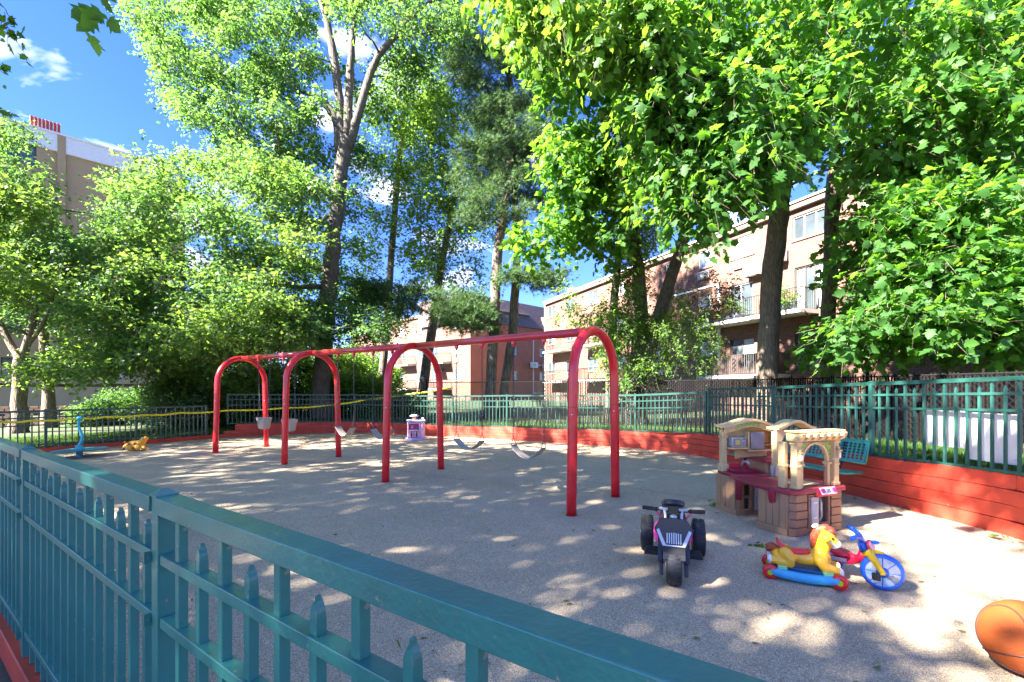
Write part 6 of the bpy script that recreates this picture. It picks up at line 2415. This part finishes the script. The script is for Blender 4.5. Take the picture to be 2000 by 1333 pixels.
def perforated(a, du, dv, nu, nv, border, th):
    """plate with diamond slots, solid border; a corner, du/dv full edge vectors"""
    mb = MB()
    uL, vL = du.length, dv.length
    U, V = du.normalized(), dv.normalized()
    W = U.cross(V)
    for i in range(nu):
        for j in range(nv):
            x0, x1 = border + (uL - 2 * border) * i / nu, border + (uL - 2 * border) * (i + 1) / nu
            y0, y1 = border + (vL - 2 * border) * j / nv, border + (vL - 2 * border) * (j + 1) / nv
            cx, cy = (x0 + x1) / 2, (y0 + y1) / 2
            hx, hy = (x1 - x0) * .40, (y1 - y0) * .40
            o_ = [(x0, y0), (cx, y0), (x1, y0), (x1, cy), (x1, y1), (cx, y1), (x0, y1), (x0, cy)]
            q = [(cx - hx * .55, cy - hy), (cx, cy - hy), (cx + hx * .55, cy - hy), (cx + hx, cy), (cx + hx * .55, cy + hy), (cx, cy + hy), (cx - hx * .55, cy + hy), (cx - hx, cy)]
            mb.add([a + U * p[0] + V * p[1] for p in o_ + q], [(k_, (k_ + 1) % 8, (k_ + 1) % 8 + 8, k_ + 8) for k_ in range(8)])
    for (x0, x1, y0, y1) in ((0, uL, 0, border), (0, uL, vL - border, vL), (0, border, border, vL - border), (uL - border, uL, border, vL - border)):
        mb.add([a + U * x0 + V * y0, a + U * x1 + V * y0, a + U * x1 + V * y1, a + U * x0 + V * y1], [(0, 1, 2, 3)])
    return mb


def plate(name, a, du, dv, nu, nv):
    o = obj(name, perforated(a, du, dv, nu, nv, .035, .004), M['bench_green'], bench, world=True)
    s_ = o.modifiers.new('thick', 'SOLIDIFY')
    s_.thickness = .008
    # rolled edge
    pts = [a, a + du, a + du + dv, a + dv, a]
    obj(name + '_edge', MB().tube(pts, .016, 8), M['bench_green'], bench, world=True, smooth=True)


plate('seat', b_r + Vector((0, 0, .45)), bd * Lb, bn * .38 + Vector((0, 0, -.02)), 34, 7)
plate('backrest', b_r + bn * .42 + Vector((0, 0, .56)), bd * Lb, bn * .10 + Vector((0, 0, .30)), 34, 6)
for f_ in (.16, .84):
    q = b_r + bd * Lb * f_
    lg = MB()
    lg.tube([q + bn * .08 + Vector((0, 0, -.02)), q + bn * .08 + Vector((0, 0, .43))], .024, 10)
    lg.tube([q + bn * .34 + Vector((0, 0, -.02)), q + bn * .34 + Vector((0, 0, .43)), q + bn * .43 + Vector((0, 0, .55)), q + bn * .52 + Vector((0, 0, .82))], .024, 10)
    lg.tube([q + bn * .08 + Vector((0, 0, .2)), q + bn * .34 + Vector((0, 0, .2))], .018, 8)
    obj('leg', lg, M['black_matt'], bench, world=True, smooth=True)
# ---------------------------------------------------------------- toy kitchen
M['k_tan'] = paint('tan_toy_plastic', (0.64, 0.445, 0.20), rough=0.5, var=0.07, bump=0.08, bscale=90, dirt=0.22, dirt_col=(0.45, 0.29, 0.16))
M['k_brown'] = paint('brown_toy_plastic', (0.39, 0.215, 0.105), rough=0.55, var=0.08, bump=0.08, bscale=90, dirt=0.25, dirt_col=(0.24, 0.13, 0.08))
M['k_stone'] = paint('clay_block_plastic', (0.31, 0.15, 0.08), rough=0.55, var=0.14, bump=0.15, bscale=70, dirt=0.2, dirt_col=(0.2, 0.1, 0.06))
M['k_maroon'] = paint('maroon_toy_plastic', (0.30, 0.018, 0.040), rough=0.42, var=0.1, bump=0.06, dirt=0.3, dirt_col=(0.42, 0.16, 0.16))
M['k_red'] = paint('bright_red_panel', (0.62, 0.03, 0.035), rough=0.4)
M['k_silver'] = paint('grey_silver_toy_plastic', (0.42, 0.40, 0.385), rough=0.4, metal=0.15, var=0.06)
M['k_grey'] = paint('mid_grey_toy_plastic', (0.22, 0.225, 0.25), rough=0.4, var=0.06)
M['k_dark'] = paint('recess_shade', (0.05, 0.03, 0.025), rough=0.7)  # dark sheet colour in place of shade inside the openings
M['k_amber'] = paint('amber_inside', (0.52, 0.25, 0.07), rough=0.5)
M['k_pink'] = paint('magenta_knob', (0.55, 0.03, 0.22), rough=0.35)
M['k_yel'] = paint('yellow_window_sticker', (0.60, 0.48, 0.10), rough=0.3)
m_, nt, b_, out_ = new_mat('ivy_leaf_sticker')
tc_ = N(nt, 'ShaderNodeTexCoord')
v_ = N(nt, 'ShaderNodeTexVoronoi', Scale=60.0)
nt.links.new(tc_.outputs['Object'], v_.inputs['Vector'])
r_c = ramp(nt, [(0.15, (.10, .24, .03)), (.5, (.26, .42, .07)), (.8, (.52, .52, .2))])
nt.links.new(v_.outputs['Distance'], r_c.inputs['Fac'])
nt.links.new(r_c.outputs['Color'], b_.inputs['Base Color'])
M['k_ivy'] = m_

kit = thing('toy_kitchen', 'tan and maroon plastic play kitchen with pergola roof before the green bench', 'play kitchen', (3.2, 5.3, 0))


class Frame:
    def __init__(s, o, u, par):
        s.o, s.u = Vector((o[0], o[1], 0)), Vector((u[0], u[1], 0)).normalized()
        s.v = Vector((-s.u.y, s.u.x, 0))
        s.par = par
        s.R = Matrix((s.u, s.v, Vector((0, 0, 1)))).transposed()
        s.T = Matrix.Translation(s.o) @ s.R.to_4x4()
        # upright drawing plane: x along, y up, extruded towards the back
        s.TF = s.T @ Matrix(((1, 0, 0, 0), (0, 0, 1, 0), (0, 1, 0, 0), (0, 0, 0, 1)))

    def p(s, a, b, z):
        return s.o + s.u * a + s.v * b + Vector((0, 0, z))

    def box(s, name, a0, a1, b0, b1, z0, z1, mat, bevel=.006, par=None, seg=2):
        mb = MB().box(s.p((a0 + a1) / 2, (b0 + b1) / 2, (z0 + z1) / 2), (a1 - a0, b1 - b0, z1 - z0), mat=s.R)
        return obj(name, mb, M[mat], par or s.par, world=True, bevel=bevel, seg=seg)

    def poly(s, name, pts, z0, z1, mat, bevel=.006, par=None):
        """plan outline extruded upwards"""
        return obj(name, MB().prism(pts, z0, z1, s.T), M[mat], par or s.par, world=True, bevel=bevel)

    def face(s, name, pts, b0, b1, mat, bevel=.004, par=None):
        """front outline (along, up) extruded from b0 to b1"""
        o = obj(name, MB().prism(pts, b0, b1, s.TF), M[mat], par or s.par, world=True, bevel=bevel)
        fix_normals(o)
        return o

    def tube(s, name, pts, r, mat, n=12, par=None):
        return obj(name, MB().tube([s.p(*q) for q in pts], r, n), M[mat], par or s.par, world=True, smooth=True)


def arch_pts(cx, w, z_side, z_spring, rise, n=14):
    pts = [(cx - w, z_side)]
    for i in range(n + 1):
        a = math.pi * (1 - i / n)
        pts.append((cx + w * math.cos(a), z_spring + rise * math.sin(a)))
    pts.append((cx + w, z_side))
    return pts


# ---- right unit: oven counter under the pergola
K = Frame((3.055, 4.90), (.935, .354), kit)
W, D = 0.70, 0.40
cab = K.poly('cabinet', [(-.055, .055), (-.085, .33), (-.085, D), (W + .01, D), (W + .01, .06), (.60, .06), (.60, .05), (.12, .05), (.0, .03)], 0.0, .452, 'k_brown')
K.poly('skirt', [(-.07, .045), (-.105, .33), (-.105, D + .01), (-.088, D + .01), (-.088, .33), (-.058, .052)], 0.0, .075, 'k_brown')
for i in range(4):
    b0 = .07 + i * .075
    x0 = -.057 - (.03 * (b0 - .055) / .275)
    x1 = -.057 - (.03 * (b0 + .07 - .055) / .275)
    K.poly('plank', [(x0 + .004, b0), (x0 - .006, b0), (x1 - .006, b0 + .069), (x1 + .004, b0 + .069)], .078, .448, 'k_brown', bevel=.003)
for k in range(5):
    z0, z1 = .004 + k * .09, .088 + k * .09
    j = .004 * ((k * 7) % 3 - 1)
    K.poly('stone_block', [(-.008 + j, -.012), (.165 + j, -.012), (.165 + j, .05), (-.052, .05), (-.052, .032)], z0, z1, 'k_stone', bevel=.007)
    K.box('stone_block', .545 + j, .712, -.012, .08, z0, z1, 'k_stone', bevel=.007)
# opening with brick trim, little oven and cubby
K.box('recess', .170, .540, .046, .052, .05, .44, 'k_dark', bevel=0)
K.face('oven_frame', [(.185, .075), (.525, .075), (.525, .435), (.185, .435), (.185, .10), (.215, .10), (.215, .415), (.495, .415), (.495, .105), (.185, .10)], -.004, .05, 'k_stone', bevel=0)
tr = MB()
for i in range(8):
    for x in (.186, .497):
        z = .108 + i * .039
        tr.box(K.p(x + .014 + .002 * (i % 2), .0, z + .016), (.03, .02, .031), mat=K.R)
for i in range(7):
    tr.box(K.p(.222 + i * .045, .0, .088), (.04, .02, .028), mat=K.R)
tag(obj('brick_trim', tr, M['k_stone'], kit, world=True, bevel=.003, seg=1), kind='stuff')
ov = K.box('oven_door', .222, .345, -.016, .03, .115, .412, 'k_silver', bevel=.008)
K.face('oven_window', [(.247, .175), (.312, .175), (.312, .355), (.247, .355)], -.0205, -.015, 'h_white', par=ov, bevel=.003)
K.face('oven_window_ring', [(.256, .19), (.303, .19), (.303, .34), (.256, .34)], -.0235, -.02, 'k_silver', par=ov, bevel=.002)
K.tube('oven_handle', [(.352, -.012, .14), (.356, -.03, .2), (.356, -.03, .34), (.352, -.012, .40)], .009, 'k_silver', par=ov)
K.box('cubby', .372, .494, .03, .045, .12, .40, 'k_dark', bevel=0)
K.box('cubby_side', .366, .374, -.01, .045, .118, .41, 'k_stone', bevel=.002)
K.box('cubby_floor', .372, .494, -.01, .045, .108, .118, 'k_stone', bevel=.002)
# counter and stove control panel
K.poly('countertop', [(-.09, .0), (-.02, -.045), (.27, -.045), (.28, -.03), (.56, -.03), (.57, -.045), (.73, -.045), (.755, -.01), (.755, .42), (-.12, .42), (-.12, .2)], .456, .505, 'k_maroon', bevel=.012)
cp = Matrix.Rotation(math.radians(-28), 4, 'X')
Tc = K.T @ Matrix.Translation((.41, -.048, .475)) @ Matrix.Rotation(math.radians(62), 4, 'X')
pnl = obj('control_panel', MB().prism([(-.155, -.055), (.155, -.055), (.165, .05), (-.165, .05)], -.03, .0, Tc), M['k_red'], kit, world=True, bevel=.01)
obj('panel_face', MB().prism([(-.10, -.042), (.145, -.042), (.148, .038), (-.10, .038)], .001, .008, Tc), M['h_white'], pnl, world=True, bevel=.003)
for x in (-.065, .11):
    obj('knob', MB().lathe([(.026, .008), (.026, .02), (.018, .026)], 18, Tc @ Matrix.Translation((x, 0, 0))), M['k_pink'], pnl, world=True, smooth=True)
ck = MB()
for dx, dz, w_, h_ in ((.02, .012, .05, .006), (.02, -.018, .05, .006), (-.004, -.003, .006, .03), (.042, -.003, .006, .03), (.02, -.003, .022, .012)):
    ck.prism([(dx - w_ / 2, dz - h_ / 2), (dx + w_ / 2, dz - h_ / 2), (dx + w_ / 2, dz + h_ / 2), (dx - w_ / 2, dz + h_ / 2)], .008, .0105, Tc)
obj('panel_marks', ck, M['h_eye'], pnl, world=True)
# columns and arch
for a0, a1 in ((.015, .085), (.615, .69)):
    K.box('column', a0, a1, .0, .075, .506, 1.01, 'k_tan', bevel=.008)
    K.box('column_base', a0 - .008, a1 + .008, -.008, .083, .507, .545, 'k_tan', bevel=.006)
    K.box('column_band', a0 - .006, a1 + .006, -.006, .081, .735, .765, 'k_tan', bevel=.008)
    K.box('column_capital', a0 - .01, a1 + .01, -.01, .085, .985, 1.02, 'k_tan', bevel=.008)
K.box('column', -.045, .012, .10, .18, .506, 1.01, 'k_tan', bevel=.008)
K.box('column_band', -.052, .019, .094, .186, .735, .765, 'k_tan', bevel=.008)
for a0, a1 in ((.115, .158), (.545, .588)):
    K.box('inner_column', a0, a1, .03, .08, .506, .745, 'k_tan', bevel=.006)
    K.box('inner_capital', a0 - .012, a1 + .012, .02, .09, .745, .775, 'k_tan', bevel=.008)
    K.box('column_recess', a0 - .028, a0 - .003, .045, .06, .53, .72, 'k_stone', bevel=.002)
ap = [(.085, .776), (.085, 1.0), (.615, 1.0), (.615, .776), (.553, .776)]
inner = arch_pts(.351, .193, .776, .785, .195)
ap2 = [(.615, .776)] + [(x, z) for x, z in reversed(inner)] + [(.085, .776), (.085, 1.0), (.615, 1.0)]
K.face('arch_panel', ap2, .045, .07, 'k_tan', bevel=.003)
ring_o = arch_pts(.351, .218, .776, .785, .22)
K.face('arch_trim', ring_o + list(reversed(arch_pts(.351, .19, .776, .785, .192))), .03, .044, 'k_tan', bevel=.004)
iv1 = [(.095, .83), (.095, .99), (.24, .99), (.19, .955), (.15, .91), (.128, .85)]
iv2 = [(.607, .83), (.607, .99), (.462, .99), (.512, .955), (.552, .91), (.574, .85)]
K.face('ivy_sticker', iv1, .0415, .0445, 'k_ivy', bevel=0)
K.face('ivy_sticker', iv2, .0415, .0445, 'k_ivy', bevel=0)
for a in (.05, .65):
    ln = K.box('lantern', a - .022, a + .022, -.035, -.002, .815, .895, 'k_tan', bevel=.004)
    K.box('lantern_pane', a - .012, a + .012, -.038, -.034, .83, .88, 'h_white', par=ln, bevel=0)
    K.poly('lantern_cap', [(a - .032, -.045), (a + .032, -.045), (a + .032, -.002), (a - .032, -.002)], .897, .912, 'k_tan', par=ln)
    K.poly('lantern_top', [(a - .015, -.03), (a + .015, -.03), (a + .015, -.004), (a - .015, -.004)], .914, .945, 'k_tan', par=ln)
# pergola beam with rafter ends
K.box('pergola_beam', -.02, .715, -.018, .10, 1.022, 1.07, 'k_tan', bevel=.008)
for i in range(7):
    a = -.012 + i * .1085
    T_ = [(-.085, 1.115), (.11, 1.115), (.11, 1.035), (-.045, 1.035), (-.078, 1.075)]
    TF2 = K.T @ Matrix.Translation((a, 0, 0)) @ Matrix(((0, 0, 1, 0), (1, 0, 0, 0), (0, 1, 0, 0), (0, 0, 0, 1)))
    o = obj('rafter', MB().prism(T_, 0, .066, TF2), M['k_tan'], kit, world=True, bevel=.007)
    fix_normals(o)
K.box('pergola_top', -.03, .725, -.055, .12, 1.117, 1.138, 'k_tan', bevel=.010)
K.box('stove_top', .20, .52, .10, .34, .508, .517, 'k_tan', bevel=.004)
K.tube('hook', [(.575, .02, .80), (.585, .0, .815), (.60, .01, .81)], .012, 'k_silver')

# ---- left unit: sink, fridge and upper shelves
Q = Frame((2.83, 5.735), (.983, .183), kit)
Q.poly('cabinet', [(0, 0), (.11, -.0), (.11, .02), (.26, .02), (.26, .0), (.70, .0), (.70, .36), (-.02, .36)], .0, .47, 'k_brown')
Q.poly('skirt', [(-.02, -.014), (.12, -.014), (.12, .01), (-.004, .01), (-.024, .37), (-.042, .37)], 0, .07, 'k_brown')
for i in range(4):
    Q.poly('plank', [(-.006 - i * .006, .012 + i * .088), (-.016 - i * .006, .012 + i * .088), (-.021 - i * .006, .094 + i * .088), (-.011 - i * .006, .094 + i * .088)], .073, .465, 'k_brown', bevel=.003)
for z0 in (.075, .245):
    Q.face('cubby_frame', [(.02, z0 - .02), (.20, z0 - .02), (.20, z0 + .16), (.02, z0 + .16), (.02, z0), (.045, z0), (.045, z0 + .138), (.178, z0 + .138), (.178, z0), (.02, z0)], -.016, .018, 'k_brown', bevel=0)
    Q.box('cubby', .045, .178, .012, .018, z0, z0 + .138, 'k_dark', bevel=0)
od = Q.box('oven_door', .255, .50, -.024, .015, .06, .43, 'k_silver', bevel=.01)
Q.face('oven_window', [(.375 + .085 * math.cos(a * math.pi / 10), .25 + .055 * math.sin(a * math.pi / 10)) for a in range(20)], -.030, -.022, 'k_grey', par=od, bevel=.002)
Q.face('food_sticker', [(.375 + .066 * math.cos(a * math.pi / 10), .25 + .042 * math.sin(a * math.pi / 10)) for a in range(20)], -.0335, -.029, 'k_yel', par=od, bevel=0)
Q.tube('oven_handle', [(.28, -.03, .16), (.32, -.045, .15), (.43, -.045, .15), (.47, -.03, .16)], .010, 'k_silver', par=od)
Q.box('oven_vent', .28, .47, -.028, -.02, .37, .40, 'k_grey', par=od, bevel=.002)
Q.box('countertop', -.02, .46, -.03, .36, .474, .512, 'k_maroon', bevel=.012)
sk = MB()
n_ = 24
for rr, zz in ((.155, .514), (.165, .545), (.150, .550), (.128, .535), (.115, .49)):
    for j in range(n_):
        a = 2 * math.pi * j / n_
        k_ = 1 / max(abs(math.cos(a)), abs(math.sin(a))) ** .5
        q = Q.p(.22 + rr * 1.15 * math.cos(a) * k_, .18 + rr * .80 * math.sin(a) * k_, zz)
        sk.v.append(tuple(q))
for i in range(4):
    for j in range(n_):
        sk.f.append((i * n_ + j, i * n_ + (j + 1) % n_, i * n_ + n_ + (j + 1) % n_, i * n_ + n_ + j))
        sk.m.append(0)
sk.f.append(tuple(4 * n_ + j for j in range(n_)))
sk.m.append(0)
fix_normals(obj('sink', sk, M['k_red'] if False else M['k_maroon'], kit, world=True, angle=40))
Q.box('splash_back', .04, .40, .30, .345, .514, .60, 'k_red', bevel=.012)
Q.tube('faucet', [(.30, .30, .56), (.305, .27, .625), (.315, .21, .635), (.32, .18, .595)], .018, 'k_silver')
# fridge block with maroon top
Q.box('fridge', .47, .73, .06, .40, .475, .640, 'k_brown', bevel=.008)
fd = Q.box('fridge_door', .52, .735, .02, .058, .33, .632, 'k_silver', bevel=.010)
Q.face('fridge_handle', [(.545, .36), (.56, .36), (.575, .60), (.555, .60)], .006, .019, 'k_grey', par=fd)
Q.box('ice_panel', .60, .715, .013, .0195, .345, .385, 'h_white', par=fd, bevel=.002)
Q.face('fridge_sticker', [(.66 + .03 * math.cos(a * math.pi / 6), .59 + .028 * math.sin(a * math.pi / 6)) for a in range(12)], .014, .0195, 'k_pink', par=fd, bevel=0)
Q.box('fridge_top', .44, .76, .0, .41, .642, .678, 'k_maroon', bevel=.012)
# curved bar joining the two units
bar_in = [(2.80, 5.74), (3.0, 5.70), (3.13, 5.60), (3.18, 5.45), (3.16, 5.30)]
bar_out = [(2.955, 4.985), (2.86, 5.06), (2.785, 5.20), (2.735, 5.38), (2.72, 5.58), (2.735, 5.72)]
barm = MB().prism(bar_in + [(3.14, 5.16), (3.06, 5.06)] + bar_out, .478, .506)
obj('bar_top', barm, M['k_maroon'], kit, world=True, bevel=.010)


def bracket(p, d, L, H):
    d = Vector((d[0], d[1], 0)).normalized()
    s_ = Vector((-d.y, d.x, 0))
    pts = [(0, 0), (L, 0), (L * .92, -H * .25), (L * .55, -H * .62), (L * .12, -H), (0, -H)]
    T = Matrix(((d.x, 0, s_.x, p[0]), (d.y, 0, s_.y, p[1]), (0, 1, 0, .476), (0, 0, 0, 1)))
    o = obj('bar_bracket', MB().prism(pts, -.035, .035, T), M['k_maroon'], kit, world=True, bevel=.008)
    fix_normals(o)


bracket((3.04, 5.2), (-.8, -.75), .26, .34)
bracket((2.86, 5.74), (-.5, -1), .26, .28)
# back wall with microwave, cupboard and window arch
Q.box('column', -.005, .065, .27, .345, .47, 1.06, 'k_tan', bevel=.010)
Q.box('column_base', -.02, .08, .255, .36, .50, .60, 'k_tan', bevel=.010)
Q.box('column_band', -.013, .073, .262, .353, .94, .97, 'k_tan', bevel=.008)
Q.box('shelf_back', .07, .75, .325, .345, .80, 1.09, 'k_tan', bevel=.004)
wa = arch_pts(.155, .075, .66, .71, .085)
Q.face('arch_panel', [(.275, .66), (.275, .80), (.068, .80), (.068, .66)][::-1][0:0] + [(.068, .66), (.068, .80), (.33, .80), (.33, .69), (.27, .66)] + list(reversed(wa))[0:], .322, .346, 'k_tan', bevel=0)
Q.face('arch_trim', arch_pts(.155, .088, .66, .71, .10) + list(reversed(wa)), .305, .321, 'k_tan', bevel=.003)
Q.box('tiled_splash', .33, .70, .325, .345, .675, .80, 'k_tan', bevel=.004)
for i in range(6):
    Q.box('plank', .47 + i * .038, .505 + i * .038, .315, .326, .682, .795, 'k_tan', bevel=.003)
Q.box('shelf', .055, .33, .20, .345, .80, .822, 'k_tan', bevel=.006)
Q.box('shelf', .33, .78, .20, .345, .765, .79, 'k_tan', bevel=.006)
mw = Q.box('microwave', .10, .31, .215, .325, .824, .955, 'k_silver', bevel=.008)
Q.face('microwave_window', [(.118, .842), (.228, .842), (.228, .938), (.118, .938)], .207, .216, 'k_grey', par=mw, bevel=.003)
Q.face('food_sticker', [(.138, .858), (.208, .858), (.208, .922), (.138, .922)], .2035, .208, 'k_yel', par=mw, bevel=.002)
Q.box('microwave_buttons', .25, .295, .208, .216, .845, .90, 'k_grey', par=mw, bevel=.002)
obj('microwave_dial', MB().lathe([(.014, 0), (.014, .014)], 14, Q.T @ Matrix.Translation((.272, .21, .93)) @ Matrix.Rotation(math.pi / 2, 4, 'X')), M['k_grey'], mw, world=True)
Q.box('cupboard_side', .335, .352, .21, .325, .79, 1.03, 'k_tan', bevel=.004)
Q.box('cupboard_side', .735, .752, .21, .325, .79, 1.03, 'k_tan', bevel=.004)
Q.box('cupboard_back', .353, .734, .315, .324, .79, 1.03, 'k_amber', bevel=0)
Q.box('cupboard_shelf', .56, .734, .24, .314, .84, .852, 'k_amber', bevel=.002)
cd = Q.box('cupboard_door', .36, .555, .185, .206, .80, 1.02, 'k_grey', bevel=.006)
Q.face('door_panel', [(.385, .825), (.53, .825), (.53, .995), (.385, .995)], .180, .186, 'k_grey', par=cd, bevel=.004)


def roof_curve(fr, name, a0, a1, b0, b1, zc, rise, th, ivy=True):
    top, bot = [], []
    n_ = 22
    for i in range(n_ + 1):
        u_ = i / n_
        z = zc + rise * (0.5 - 0.5 * math.cos(2 * math.pi * u_)) - .01 * u_
        top.append((a0 + (a1 - a0) * u_, z + th))
        bot.append((a0 + (a1 - a0) * u_, z))
    fr.face(name, bot + list(reversed(top)), b0, b1, 'k_tan', bevel=.006)
    return top, bot


top, bot = roof_curve(Q, 'curved_roof', -.06, .80, .16, .37, 1.085, .085, .035)
Q.face('curved_fascia', [(q[0] * .96 + .012, q[1] - .001) for q in top[1:-1]][:0] + [(x, z) for x, z in bot[1:-1]] + [(x, z - .075) for x, z in reversed(bot[1:-1])], .20, .225, 'k_tan', bevel=.003)
Q.face('ivy_sticker', [(x, z - .012) for x, z in bot[5:15]] + [(x, z - .060) for x, z in reversed(bot[5:15])], .1965, .1995, 'k_ivy', bevel=0)
Q.box('upper_wall', .07, .75, .328, .343, 1.03, 1.09, 'k_tan', bevel=0)
# back wall of the right unit continuing the curve
B2 = Frame((3.32, 5.62), (.93, .367), kit)
roof_curve(B2, 'curved_roof', -.06, .62, -.02, .16, 1.085, .09, .035)
B2.box('column', -.03, .05, .03, .11, .64, 1.085, 'k_tan', bevel=.008)
B2.face('roof_bracket', [(-.05, 1.08), (.18, 1.08), (.10, 1.02), (.03, .92), (.02, .80), (-.05, .80)], .02, .06, 'k_tan')
